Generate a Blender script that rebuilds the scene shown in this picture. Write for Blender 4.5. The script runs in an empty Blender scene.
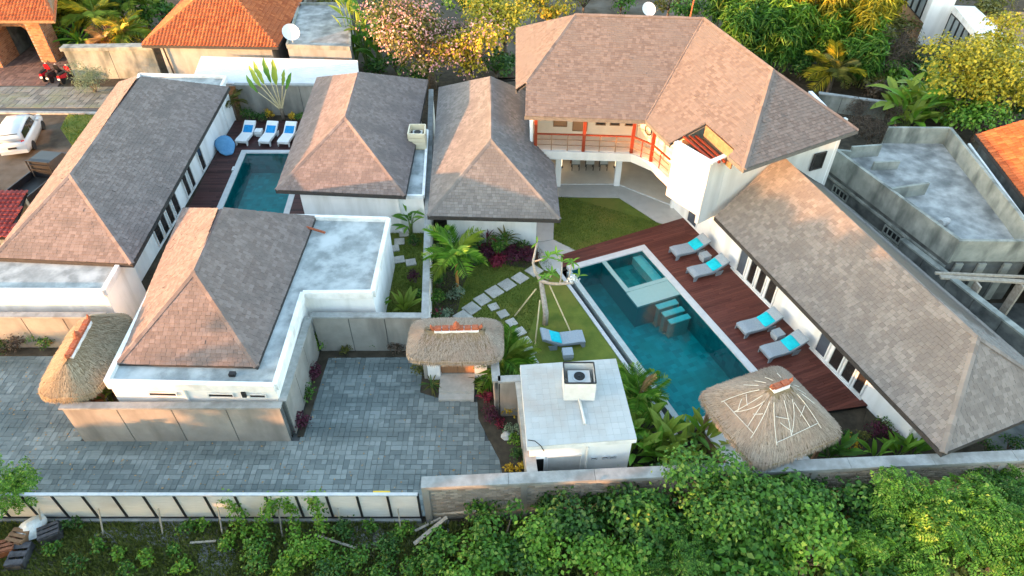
import bpy, math, random
import numpy as np
from mathutils import Vector, Matrix
random.seed(7); rng = np.random.default_rng(11)
R = math.radians
S = bpy.context.scene
col = S.collection

# ---------------------------------------------------------------- camera, sky, sun, exposure
CAM_H = 23.0; CAM_F = 683.0; CAM_T = math.atan(683 / 762.0)
cd = bpy.data.cameras.new('camera'); cd.sensor_width = 36; cd.lens = 36 * CAM_F / 1024
cd.clip_end = 2000; cd.clip_start = .1
cam = bpy.data.objects.new('camera', cd); col.objects.link(cam)
cam.location = (0, 0, CAM_H); cam.rotation_euler = (math.pi / 2 - CAM_T, 0, 0); S.camera = cam
SUN_DIR = Vector((-.90, -.436, 0)); SUN_EL = R(6.5)
w = bpy.data.worlds.new('World'); S.world = w; w.use_nodes = True
nt = w.node_tree; bg = nt.nodes['Background']
sky = nt.nodes.new('ShaderNodeTexSky'); sky.sky_type = 'NISHITA'; sky.sun_disc = False
sky.sun_elevation = SUN_EL; sky.sun_rotation = math.atan2(SUN_DIR.x, SUN_DIR.y); sky.dust_density = 1.0; sky.ozone_density = .6
nt.links.new(sky.outputs[0], bg.inputs[0]); bg.inputs[1].default_value = .15
sl = bpy.data.lights.new('sun', 'SUN'); sl.energy = 2.0; sl.angle = R(.6); sl.color = (.88, .39, .15)
so = bpy.data.objects.new('sun', sl); col.objects.link(so); so.location = (-60, -45, 30)
sv = SUN_DIR * math.cos(SUN_EL) + Vector((0, 0, math.sin(SUN_EL)))
so.rotation_euler = sv.to_track_quat('Z', 'Y').to_euler()
S.view_settings.view_transform = 'Standard'; S.view_settings.look = 'None'
S.view_settings.gamma = 1; S.view_settings.use_curve_mapping = False
S.view_settings.exposure = 3.25
S.render.resolution_x = 1024; S.render.resolution_y = 576
S.cycles.max_bounces = 6; S.cycles.transparent_max_bounces = 6

# survey helper: where the sight line through a point of the photo meets the level z
def ray(x, y):
    u = (x - 512) / CAM_F; v = (y - 288) / CAM_F
    c, s = math.cos(CAM_T), math.sin(CAM_T)
    return Vector((u, c - v * s, -s - v * c))
def G(x, y, z=0.):
    d = ray(x, y); t = (CAM_H - z) / -d.z
    return Vector((d.x * t, d.y * t, z))
def RP(x, y, a, b, c):            # the same against the plane through a, b, c
    n = (b - a).cross(c - a); d = ray(x, y); o = Vector((0, 0, CAM_H))
    return o + d * (n.dot(a - o) / n.dot(d))
def V(*a): return Vector(a)

# ---------------------------------------------------------------- materials
M = {}
def newmat(name):
    m = bpy.data.materials.new(name); m.use_nodes = True; n = m.node_tree.nodes; n.clear()
    M[name] = m; return m, n, m.node_tree.links
def lin(c):
    return tuple(c) + (1,)
def mat(name, c1, c2=None, scale=3., rough=.8, detail=4., bump=0., bscale=None, island=False, metal=0., spec=.3, stretch=None, c3=None, s3=.4, leaf=0., coat=0., dist=.02, streak=None, tipc=None):
    """two-tone noise in world space, or per-piece colours; optional third blotch colour, bump, leaf translucency"""
    m, n, L = newmat(name)
    out = n.new('ShaderNodeOutputMaterial'); p = n.new('ShaderNodeBsdfPrincipled')
    p.inputs['Roughness'].default_value = rough; p.inputs['Metallic'].default_value = metal
    p.inputs['Specular IOR Level'].default_value = spec; p.inputs['Coat Weight'].default_value = coat
    geo = n.new('ShaderNodeNewGeometry'); pos = geo.outputs['Position']
    if stretch:
        mp = n.new('ShaderNodeMapping'); mp.inputs['Scale'].default_value = stretch; L.new(pos, mp.inputs[0]); pos = mp.outputs[0]
    c2 = c2 or c1
    nz = n.new('ShaderNodeTexNoise'); nz.inputs['Scale'].default_value = scale; nz.inputs['Detail'].default_value = detail
    nz.inputs['Roughness'].default_value = .62
    L.new(pos, nz.inputs['Vector'])
    fac = nz.outputs['Fac']
    rp = n.new('ShaderNodeValToRGB'); rp.color_ramp.elements[0].color = lin(c1); rp.color_ramp.elements[1].color = lin(c2)
    if island:
        ad = n.new('ShaderNodeMath'); ad.operation = 'MULTIPLY_ADD'; L.new(fac, ad.inputs[0]); ad.inputs[1].default_value = .55
        L.new(geo.outputs['Random Per Island'], ad.inputs[2])
        sb = n.new('ShaderNodeMath'); sb.operation = 'SUBTRACT'; L.new(ad.outputs[0], sb.inputs[0]); sb.inputs[1].default_value = .27
        L.new(sb.outputs[0], rp.inputs[0])
        rp.color_ramp.elements[0].position = .05; rp.color_ramp.elements[1].position = .95
    else:
        rp.color_ramp.elements[0].position = .33; rp.color_ramp.elements[1].position = .67
        L.new(fac, rp.inputs[0])
    if tipc:
        rp.color_ramp.elements[1].position = .82; el = rp.color_ramp.elements.new(.985); el.color = lin(tipc)
    c = rp.outputs[0]
    if c3:
        n3 = n.new('ShaderNodeTexNoise'); n3.inputs['Scale'].default_value = s3; n3.inputs['Detail'].default_value = 5
        p3 = geo.outputs['Position']
        if streak:
            m3 = n.new('ShaderNodeMapping'); m3.inputs['Scale'].default_value = streak; L.new(p3, m3.inputs[0]); p3 = m3.outputs[0]
        L.new(p3, n3.inputs['Vector'])
        r3 = n.new('ShaderNodeValToRGB'); r3.color_ramp.elements[0].position = .47; r3.color_ramp.elements[1].position = .68
        L.new(n3.outputs['Fac'], r3.inputs[0])
        mx = n.new('ShaderNodeMix'); mx.data_type = 'RGBA'; L.new(r3.outputs[0], mx.inputs[0]); L.new(c, mx.inputs[6]); mx.inputs[7].default_value = lin(c3)
        c = mx.outputs[2]
    L.new(c, p.inputs['Base Color'])
    if bump:
        bn = n.new('ShaderNodeTexNoise'); bn.inputs['Scale'].default_value = bscale or scale * 4; bn.inputs['Detail'].default_value = 3
        L.new(pos, bn.inputs['Vector'])
        b = n.new('ShaderNodeBump'); b.inputs['Strength'].default_value = bump; b.inputs['Distance'].default_value = dist
        L.new(bn.outputs['Fac'], b.inputs['Height']); L.new(b.outputs[0], p.inputs['Normal'])
    sh = p.outputs[0]
    if leaf:
        t = n.new('ShaderNodeBsdfTranslucent'); L.new(c, t.inputs[0])
        mx = n.new('ShaderNodeMixShader'); mx.inputs[0].default_value = leaf; L.new(sh, mx.inputs[1]); L.new(t.outputs[0], mx.inputs[2]); sh = mx.outputs[0]
    L.new(sh, out.inputs[0]); return m
def emis(name, c, e):
    m, n, L = newmat(name); o = n.new('ShaderNodeOutputMaterial'); x = n.new('ShaderNodeEmission'); x.inputs[0].default_value = lin(c); x.inputs[1].default_value = e
    L.new(x.outputs[0], o.inputs[0])
def watermat(name, tint):
    m, n, L = newmat(name); out = n.new('ShaderNodeOutputMaterial')
    tr = n.new('ShaderNodeBsdfTransparent'); tr.inputs[0].default_value = lin(tint)
    gl = n.new('ShaderNodeBsdfGlossy'); gl.inputs['Roughness'].default_value = .03; gl.inputs[0].default_value = (.9, .95, 1, 1)
    fr = n.new('ShaderNodeFresnel'); fr.inputs[0].default_value = 1.2
    nz = n.new('ShaderNodeTexNoise'); nz.inputs['Scale'].default_value = 2.2; nz.inputs['Detail'].default_value = 3
    g = n.new('ShaderNodeNewGeometry'); L.new(g.outputs['Position'], nz.inputs['Vector'])
    b = n.new('ShaderNodeBump'); b.inputs['Strength'].default_value = .3; b.inputs['Distance'].default_value = .06; L.new(nz.outputs['Fac'], b.inputs['Height'])
    L.new(b.outputs[0], gl.inputs['Normal']); L.new(b.outputs[0], fr.inputs['Normal'])
    mx = n.new('ShaderNodeMixShader'); L.new(fr.outputs[0], mx.inputs[0]); L.new(tr.outputs[0], mx.inputs[1]); L.new(gl.outputs[0], mx.inputs[2]); L.new(mx.outputs[0], out.inputs[0])

mat('shingle', (.148, .115, .105), (.212, .170, .157), 9, .9, island=True, c3=(.138, .112, .104), s3=.8)
mat('shingle_pale', (.132, .120, .114), (.19, .175, .166), 9, .9, island=True, c3=(.13, .118, .112), s3=.8)
mat('shingle_rose', (.118, .094, .085), (.172, .142, .130), 9, .9, island=True, c3=(.14, .12, .112), s3=.6)
mat('ridge', (.26, .21, .19), (.36, .30, .27), 6, .85)
mat('fascia', (.03, .028, .027), (.05, .045, .043), 6, .6)
mat('fascia_pale', (.09, .088, .085), (.13, .125, .12), 6, .6)
mat('white_wall', (.80, .805, .80), (.86, .86, .85), 1.2, .85, c3=(.70, .70, .68), s3=1.6, streak=(1, 1, .14), bump=.08, bscale=40)
mat('warm_wall', (.56, .545, .52), (.62, .605, .58), 1.2, .85, c3=(.50, .485, .46), s3=1.6, streak=(1, 1, .14), bump=.08, bscale=40)
mat('white_trim', (.70, .705, .70), (.80, .80, .79), 3, .7, c3=(.60, .60, .58), s3=1.8, bump=.05, bscale=30)
mat('cream_wall', (.66, .55, .44), (.72, .61, .5), 2, .85)
mat('concrete_wall', (.27, .255, .228), (.335, .318, .285), 1.5, .9, c3=(.20, .19, .17), s3=1.3, streak=(1, 1, .2), bump=.15, bscale=25)
mat('concrete_cap', (.24, .25, .245), (.33, .34, .33), 4, .9, c3=(.20, .20, .19), s3=1.6, bump=.15, bscale=25)
mat('flat_roof', (.20, .222, .222), (.35, .38, .378), 1.6, .9, detail=9, c3=(.46, .49, .488), s3=.8, bump=.2, bscale=20)
mat('old_concrete', (.19, .205, .185), (.33, .34, .305), 1.1, .93, detail=9, c3=(.10, .11, .10), s3=1.2, streak=(1, 1, .35), bump=.2, bscale=14)
mat('grey_wall', (.25, .26, .26), (.31, .32, .315), 1.5, .9, c3=(.20, .21, .20), s3=1.4, streak=(1, 1, .2))
mat('old_slab', (.19, .195, .19), (.40, .405, .39), 1.3, .93, detail=10, c3=(.13, .135, .13), s3=.9, bump=.2, bscale=14)
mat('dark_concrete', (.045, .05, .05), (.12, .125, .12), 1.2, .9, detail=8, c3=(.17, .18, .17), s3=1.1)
mat('paver', (.122, .148, .147), (.225, .260, .253), 5, .85, island=True, c3=(.098, .124, .124), s3=1.1, streak=(.16, 1, 1))
mat('paver_bed', (.06, .065, .065), (.09, .095, .095), 5, .95)
mat('road_paver', (.11, .115, .105), (.21, .215, .195), 4, .9, island=True, c3=(.16, .18, .12), s3=.7)
mat('brick_paver', (.10, .062, .052), (.18, .115, .095), 4, .9, island=True)
mat('soil', (.032, .027, .018), (.075, .06, .042), 2.5, .97, detail=8, bump=.4, bscale=12)
mat('dirt', (.035, .027, .018), (.085, .066, .046), .9, .97, detail=9, c3=(.12, .11, .095), s3=.28, bump=.35, bscale=9)
mat('wild_ground', (.065, .075, .03), (.15, .155, .07), 1.6, .97, detail=9, c3=(.17, .15, .11), s3=.5, bump=.5, bscale=8)
mat('lawn', (.072, .112, .015), (.15, .18, .028), 1.1, .95, detail=10, c3=(.17, .16, .03), s3=.45, bump=.6, bscale=30, dist=.04)
mat('grass', (.07, .12, .015), (.175, .21, .032), 1.0, .9, island=True, leaf=.25)
mat('wild_grass', (.085, .115, .022), (.22, .25, .06), 1.0, .9, island=True, leaf=.25)
mat('terrace', (.40, .39, .365), (.47, .46, .43), 2, .8, c3=(.46, .44, .405), s3=.8)
mat('floor_tile', (.58, .53, .45), (.64, .59, .50), 2, .45)
mat('stone_slab', (.40, .385, .35), (.52, .50, .46), 3, .9, c3=(.34, .33, .30), s3=1.2, bump=.15, bscale=25)
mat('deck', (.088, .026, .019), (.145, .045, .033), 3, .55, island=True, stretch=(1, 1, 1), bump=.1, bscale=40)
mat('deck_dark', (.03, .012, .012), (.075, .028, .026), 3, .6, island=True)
mat('coping', (.50, .505, .50), (.58, .585, .58), 3, .75, c3=(.55, .545, .53), s3=1.5)
mat('wet_coping', (.34, .40, .39), (.44, .50, .49), 3, .4)
mat('pool_tile', (.004, .20, .195), (.012, .31, .285), 3, .6, island=True, c3=(.008, .19, .155), s3=.4)
mat('pool_tile_dimmed', (.004, .15, .15), (.010, .22, .21), 6, .6, island=True)  # upright pool faces: dimming of light under water put into the tile colour
mat('pool_tile_pale', (.22, .36, .335), (.29, .43, .40), 6, .6, island=True)
mat('pool_step', (.22, .50, .45), (.30, .58, .52), 6, .6)
mat('spa_tile', (.03, .17, .155), (.085, .30, .265), 6, .6, island=True)
watermat('water', (.38, .86, .90)); watermat('spa_water', (.70, .92, .92))
mat('glass', (.015, .014, .013), (.03, .028, .026), 1, .08, spec=.6)
mat('glass_blue', (.06, .075, .10), (.09, .11, .14), 1, .08, spec=.8)
mat('glass_pale', (.20, .24, .25), (.28, .32, .33), 1, .12, spec=.8)
mat('black', (.012, .012, .012), (.02, .02, .02), 4, .5)
mat('black_metal', (.02, .02, .022), (.035, .035, .037), 5, .4, metal=.3)
mat('wood_red', (.17, .024, .008), (.24, .038, .013), 8, .55, stretch=(1, 1, .2))
mat('wood_door', (.24, .12, .06), (.38, .21, .11), 6, .65, stretch=(6, 6, .5), island=True)
mat('wood_brown', (.18, .10, .055), (.27, .16, .09), 6, .7)
mat('wood_grey', (.30, .26, .21), (.45, .40, .33), 7, .85)
mat('bamboo_pole', (.45, .36, .20), (.60, .50, .30), 6, .6)
mat('thatch', (.21, .165, .105), (.43, .35, .235), 12, .95, island=True, c3=(.30, .23, .15), s3=1.1)
mat('thatch_base', (.16, .115, .065), (.26, .19, .115), 14, .95, bump=.5, bscale=40)
mat('thatch_pink', (.23, .175, .13), (.42, .335, .26), 12, .95, island=True, c3=(.33, .24, .18), s3=1.1)
mat('terracotta', (.30, .07, .02), (.48, .14, .045), 5, .75, island=True, c3=(.36, .10, .035), s3=.7)
mat('terracotta_dark', (.18, .022, .018), (.28, .05, .04), 5, .6, island=True)
mat('ornament', (.24, .06, .028), (.38, .12, .06), 14, .85, bump=.3)
mat('brick_red', (.26, .10, .045), (.42, .19, .09), 6, .9, island=True)
mat('brick_grey', (.26, .215, .17), (.46, .39, .32), 5, .95, island=True, c3=(.30, .26, .22), s3=1.2)
mat('mortar', (.25, .23, .20), (.34, .31, .275), 6, .95)
mat('fence_panel', (.74, .73, .70), (.82, .81, .78), 2.5, .7, stretch=(1, 1, 5), c3=(.66, .64, .60), s3=.8)
mat('corrugated', (.50, .53, .55), (.58, .61, .63), 1.5, .5, c3=(.58, .60, .60), s3=.7)
mat('rope', (.54, .51, .45), (.62, .59, .53), 9, .9)
mat('wicker', (.25, .29, .325), (.34, .385, .42), 25, .75, stretch=(1, 1, 1), bump=.3, bscale=60)
mat('wicker_dark', (.17, .195, .22), (.24, .27, .295), 25, .8, bump=.3, bscale=60)
mat('turquoise', (.005, .42, .50), (.01, .52, .60), 6, .85, bump=.15)
mat('towel_blue', (.01, .21, .50), (.02, .30, .62), 6, .85, bump=.15)
mat('white_canvas', (.72, .72, .71), (.80, .80, .79), 8, .85)
mat('beanbag', (.09, .25, .45), (.13, .32, .53), 4, .8, bump=.1)
mat('car_white', (.45, .48, .50), (.50, .53, .55), 1, .25, coat=.6)
mat('car_dark', (.010, .011, .014), (.018, .02, .026), 1, .4, coat=.15)
mat('tyre', (.014, .014, .014), (.024, .024, .024), 9, .9)
mat('rim', (.35, .36, .37), (.5, .5, .5), 9, .35, metal=.8)
mat('lamp_red', (.45, .01, .01), (.55, .02, .02), 9, .25)
mat('lamp_clear', (.6, .6, .6), (.7, .7, .7), 9, .2)
mat('scooter_red', (.50, .012, .02), (.60, .02, .03), 3, .25, coat=.5)
mat('ac_white', (.50, .50, .48), (.57, .57, .55), 4, .5)
mat('ac_cream', (.64, .56, .40), (.70, .62, .46), 4, .6)
mat('pipe_grey', (.42, .44, .45), (.52, .54, .55), 7, .5)
mat('bark', (.10, .075, .055), (.20, .16, .12), 10, .95, bump=.4)
mat('bark_pale', (.30, .25, .20), (.46, .40, .33), 9, .9, bump=.3)
mat('stem_orange', (.42, .16, .03), (.55, .25, .07), 9, .6)
mat('stem_green', (.10, .16, .04), (.18, .25, .07), 9, .7)
LF = dict(rough=.55, island=True, leaf=.30, spec=.35)
mat('leaf_mid', (.026, .092, .009), (.095, .235, .022), 1.3, tipc=(.22, .30, .05), **LF)
mat('leaf_bright', (.055, .155, .011), (.165, .34, .028), 1.3, tipc=(.30, .38, .06), **LF)
mat('leaf_deep', (.014, .055, .008), (.055, .15, .018), 1.3, tipc=(.14, .20, .04), **LF)
mat('leaf_lime', (.12, .20, .018), (.28, .36, .05), 1.3, **LF)
mat('leaf_gold', (.14, .17, .012), (.56, .43, .03), 1.3, **LF)
mat('leaf_olive', (.06, .07, .012), (.17, .165, .03), 1.3, **LF)
mat('leaf_grey', (.10, .16, .09), (.26, .34, .22), 1.3, **LF)
mat('leaf_purple', (.035, .006, .016), (.12, .018, .045), 1.3, **LF)
mat('leaf_red', (.10, .008, .02), (.33, .03, .065), 1.3, **LF)
mat('leaf_yellow', (.45, .27, .012), (.70, .47, .04), 1.3, **LF)
mat('leaf_brown', (.07, .05, .035), (.17, .125, .09), 1.3, **LF)
mat('leaf_dry', (.30, .17, .06), (.5, .32, .13), 1.3, **LF)
mat('blossom_pink', (.50, .22, .24), (.72, .45, .42), 1.3, rough=.8, island=True, leaf=.3)
mat('stone_grey', (.30, .30, .29), (.48, .48, .46), 4, .95, bump=.4)
mat('rubbish_pale', (.55, .58, .58), (.75, .77, .77), 6, .8)
mat('rubbish_dark', (.03, .03, .035), (.09, .09, .10), 6, .6)
mat('rubbish_rust', (.16, .06, .03), (.28, .11, .06), 6, .8)
mat('rubble', (.12, .115, .10), (.26, .25, .23), 5, .95, detail=9, c3=(.09, .085, .06), s3=1.5, bump=.5, bscale=18)
mat('gravel', (.22, .215, .20), (.42, .41, .39), 8, .95, island=True)
m_, n_, L_ = newmat('lamp_glow'); o_ = n_.new('ShaderNodeOutputMaterial'); e_ = n_.new('ShaderNodeEmission'); e_.inputs[0].default_value = (1, .72, .42, 1); e_.inputs[1].default_value = .9; L_.new(e_.outputs[0], o_.inputs[0])
mat('sat_dish', (.62, .63, .63), (.70, .70, .70), 5, .5)
mat('yellow_paint', (.6, .42, .03), (.68, .5, .05), 5, .7)

# ---------------------------------------------------------------- mesh helpers
def np_mesh(name, v, f):
    me = bpy.data.meshes.new(name); v = np.asarray(v, dtype=np.float32); f = np.asarray(f, dtype=np.int32)
    k = f.shape[1]; me.vertices.add(len(v)); me.vertices.foreach_set('co', v.ravel())
    me.loops.add(f.size); me.loops.foreach_set('vertex_index', f.ravel())
    me.polygons.add(len(f)); me.polygons.foreach_set('loop_start', np.arange(0, f.size, k, dtype=np.int32))
    me.update(calc_edges=True); me.validate(); return me
def link(name, me, m=None, parent=None, kind=None, loc=None):
    if m is not None and not me.materials: me.materials.append(M[m])
    o = bpy.data.objects.new(name, me); col.objects.link(o)
    if parent is not None:
        o.parent = parent; o.matrix_parent_inverse = parent_inv(parent)
    if loc is not None: o.location = loc
    if kind: o['kind'] = kind
    return o
def wm(o):
    m = Matrix.LocRotScale(o.location, o.rotation_euler, o.scale)
    return wm(o.parent) @ o.matrix_parent_inverse @ m if o.parent else m
def parent_inv(p): return wm(p).inverted()
def thing(name, label, cat, loc=(0, 0, 0), group=None, rz=0):
    o = bpy.data.objects.new(name, None); col.objects.link(o); o.location = loc; o.rotation_euler = (0, 0, rz)
    o.empty_display_size = .2; return tag(o, label, cat, group)
def tag(o, label, cat, group=None):
    o['label'] = label; o['category'] = cat
    if group: o['group'] = group
    return o
def sub(name, me, m, parent, loc=(0, 0, 0), rot=(0, 0, 0), sc=(1, 1, 1)):   # part placed in its parent's own frame
    if m is not None and not me.materials: me.materials.append(M[m])
    o = bpy.data.objects.new(name, me); col.objects.link(o); o.parent = parent
    o.location = loc; o.rotation_euler = rot; o.scale = sc; return o
def copy_tree(o, parent=None):
    c = o.copy(); col.objects.link(c); c.parent = parent
    for ch in o.children: copy_tree(ch, c)
    return c

class MB:
    def __init__(s): s.v = []; s.f = []
    def add(s, vs, fs):
        b = len(s.v); s.v += [tuple(x) for x in vs]; s.f += [tuple(i + b for i in f) for f in fs]; return s
    def box(s, x0, x1, y0, y1, z0, z1):
        return s.prism([(x0, y0), (x1, y0), (x1, y1), (x0, y1)], z0, z1)
    def prism(s, poly, z0, z1):
        n = len(poly)
        a = sum(poly[i][0] * poly[(i + 1) % n][1] - poly[(i + 1) % n][0] * poly[i][1] for i in range(n))
        if a < 0: poly = poly[::-1]
        vs = [(p[0], p[1], z0) for p in poly] + [(p[0], p[1], z1) for p in poly]
        fs = [tuple(range(n))[::-1], tuple(range(n, 2 * n))] + [(i, (i + 1) % n, n + (i + 1) % n, n + i) for i in range(n)]
        return s.add(vs, fs)
    def beam(s, a, b, wd, ht, zc=None, ext=0., side=0.):        # box along a->b: width wd, height ht, centred on the line (side shifts it)
        a = Vector(a); b = Vector(b); d = (b - a).normalized(); a = a - d * ext; b = b + d * ext
        up = Vector((0, 0, 1)) if abs(d.z) < .98 else Vector((0, 1, 0))
        r = d.cross(up).normalized(); u = r.cross(d).normalized()
        vs = []
        for p in (a, b):
            for (i, j) in ((-1, -1), (1, -1), (1, 1), (-1, 1)): vs.append(p + r * (i * wd / 2 + side) + u * j * ht / 2)
        return s.add(vs, [(0, 1, 2, 3)[::-1], (4, 5, 6, 7), (0, 1, 5, 4), (1, 2, 6, 5), (2, 3, 7, 6), (3, 0, 4, 7)])
    def tube(s, pts, rad, n=8, caps=True):
        pts = [Vector(p) for p in pts]; rs = rad if isinstance(rad, (list, tuple)) else [rad] * len(pts)
        vs = []; ref = Vector((.31, .17, .93))
        for i, p in enumerate(pts):
            d = (pts[min(i + 1, len(pts) - 1)] - pts[max(i - 1, 0)]).normalized()
            r = d.cross(ref).normalized()
            if r.length < .1: r = Vector((1, 0, 0))
            u = d.cross(r)
            for k in range(n):
                a = 2 * math.pi * k / n; vs.append(p + (r * math.cos(a) + u * math.sin(a)) * rs[i])
        fs = []
        for i in range(len(pts) - 1):
            for k in range(n): fs.append((i * n + k, i * n + (k + 1) % n, (i + 1) * n + (k + 1) % n, (i + 1) * n + k))
        if caps: fs += [tuple(range(n))[::-1], tuple(range((len(pts) - 1) * n, len(pts) * n))]
        return s.add(vs, fs)
    def lathe(s, prof, c=(0, 0, 0), n=16, axis='z'):
        vs = []
        for (r, z) in prof:
            for k in range(n):
                a = 2 * math.pi * k / n; p = (r * math.cos(a), r * math.sin(a), z)
                if axis == 'x': p = (p[2], p[0], p[1])
                if axis == 'y': p = (p[0], p[2], p[1])
                vs.append((p[0] + c[0], p[1] + c[1], p[2] + c[2]))
        fs = [(i * n + k, i * n + (k + 1) % n, (i + 1) * n + (k + 1) % n, (i + 1) * n + k) for i in range(len(prof) - 1) for k in range(n)]
        fs += [tuple(range(n))[::-1], tuple(range((len(prof) - 1) * n, len(prof) * n))]
        return s.add(vs, fs)
    def poly(s, pts): return s.add(pts, [tuple(range(len(pts)))])
    def loft(s, rings, caps=True):
        n = len(rings[0]); vs = [p for r in rings for p in r]
        fs = [(i * n + k, i * n + (k + 1) % n, (i + 1) * n + (k + 1) % n, (i + 1) * n + k) for i in range(len(rings) - 1) for k in range(n)]
        if caps: fs += [tuple(range(n))[::-1], tuple(range((len(rings) - 1) * n, len(rings) * n))]
        return s.add(vs, fs)
    def mesh(s, name='m', smooth=False):
        me = bpy.data.meshes.new(name); me.from_pydata(s.v, [], s.f); me.update()
        if smooth: me.polygons.foreach_set('use_smooth', [True] * len(me.polygons))
        return me
    def build(s, name, m, parent=None, kind=None, smooth=False, loc=None):
        return link(name, s.mesh(name, smooth), m, parent, kind, loc)
def struct(name, mb, m): return mb.build(name, m, None, 'structure')
def xy(p): return (p[0], p[1])

def clip(poly, half):       # keep the side of each half plane (px, py, nx, ny) where n.(p-P) >= 0
    for (px, py, nx, ny) in half:
        out = []; n = len(poly)
        for i in range(n):
            a = poly[i]; b = poly[(i + 1) % n]
            da = (a[0] - px) * nx + (a[1] - py) * ny; db = (b[0] - px) * nx + (b[1] - py) * ny
            if da >= 0: out.append(a)
            if (da >= 0) != (db >= 0):
                t = da / (da - db); out.append((a[0] + t * (b[0] - a[0]), a[1] + t * (b[1] - a[1])))
        poly = out
        if len(poly) < 3: return []
    return poly
def halves(poly):
    n = len(poly); A = sum(poly[i][0] * poly[(i + 1) % n][1] - poly[(i + 1) % n][0] * poly[i][1] for i in range(n))
    if A < 0: poly = poly[::-1]
    hs = []
    for i in range(n):
        a = poly[i]; b = poly[(i + 1) % n]; hs.append((a[0], a[1], -(b[1] - a[1]), b[0] - a[0]))
    return hs
def area2(p): return abs(sum(p[i][0] * p[(i + 1) % len(p)][1] - p[(i + 1) % len(p)][0] * p[i][1] for i in range(len(p)))) / 2

def shingle_slope(mb, pieces, e0, e1, up, wd=.21, ex=.165, th=.016, lift=.02, jit=.03):
    """lay courses of shingles on the plane through e0, e1 (along the eave) and up; pieces are convex polygons on that plane"""
    e0 = Vector(e0); u = (Vector(e1) - e0).normalized(); n = u.cross(Vector(up) - e0).normalized()
    if n.z < 0: n = -n
    v = n.cross(u)
    if v.z < 0: v = -v
    for pc in pieces:
        q = [((Vector(p) - e0).dot(u), (Vector(p) - e0).dot(v)) for p in pc]; hs = halves(q)
        x0 = min(a[0] for a in q); x1 = max(a[0] for a in q); y0 = min(a[1] for a in q); y1 = max(a[1] for a in q)
        r = math.floor(y0 / ex)
        while r * ex < y1:
            off = (r * .37 % 1) * wd + random.uniform(-.04, .04); x = math.floor((x0 - off) / wd) * wd + off
            while x < x1:
                ww = wd * random.uniform(.8, 1.15); yb = r * ex + random.uniform(-jit, jit) * .5
                c = clip([(x, yb), (x + ww - .007, yb), (x + ww - .007, yb + ex * 1.12), (x, yb + ex * 1.12)], hs)
                if c and area2(c) > .004:
                    l2 = lift + random.uniform(-.003, .006) + (.02 if random.random() < .004 else 0); vs = []
                    for (a, b) in c:
                        h = l2 + th * (1 - (b - yb) / (ex * 1.12)); vs.append(e0 + u * a + v * b + n * h)
                    k = len(vs); ymin = min(b for a, b in c)
                    low = [i for i in range(k) if c[i][1] < ymin + .02]
                    fs = [tuple(range(k))]
                    if len(low) >= 2:
                        i, j = low[0], low[-1]
                        vs += [vs[i] - n * (l2 + th), vs[j] - n * (l2 + th)]; fs.append((i, k, k + 1, j))
                    mb.add(vs, fs)
                x += ww
            r += 1
def tile_slope(mb, pieces, e0, e1, up, wd=.26, ex=.30):
    """curved clay pantiles in courses"""
    e0 = Vector(e0); u = (Vector(e1) - e0).normalized(); n = u.cross(Vector(up) - e0).normalized()
    if n.z < 0: n = -n
    v = n.cross(u)
    if v.z < 0: v = -v
    prof = ((0, .015), (.25, .0), (.6, .075), (.85, .06), (1, .015))
    for pc in pieces:
        q = [((Vector(p) - e0).dot(u), (Vector(p) - e0).dot(v)) for p in pc]; hs = halves(q)
        x0 = min(a[0] for a in q); x1 = max(a[0] for a in q); y0 = min(a[1] for a in q); y1 = max(a[1] for a in q)
        r = 0
        while y0 + r * ex < y1:
            i = 0
            while x0 + i * wd < x1:
                x = x0 + i * wd; y = y0 + r * ex; i += 1
                cx, cy = x + wd / 2, y + ex / 2
                if any((cx - h[0]) * h[2] + (cy - h[1]) * h[3] < 0 for h in hs): continue
                vs = []; dz = random.uniform(0, .012)
                for (yy, hh) in ((y - .02, .05), (y + ex + .01, .005)):
                    for (t, h) in prof: vs.append(e0 + u * (x + t * wd) + v * yy + n * (h + hh + dz))
                fs = [(k, k + 1, k + 6, k + 5) for k in range(4)]
                vs += [vs[k] - n * .05 for k in range(5)]; fs += [(10 + k, 11 + k, k + 1, k) for k in range(4)]
                mb.add(vs, fs)
            r += 1

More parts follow.
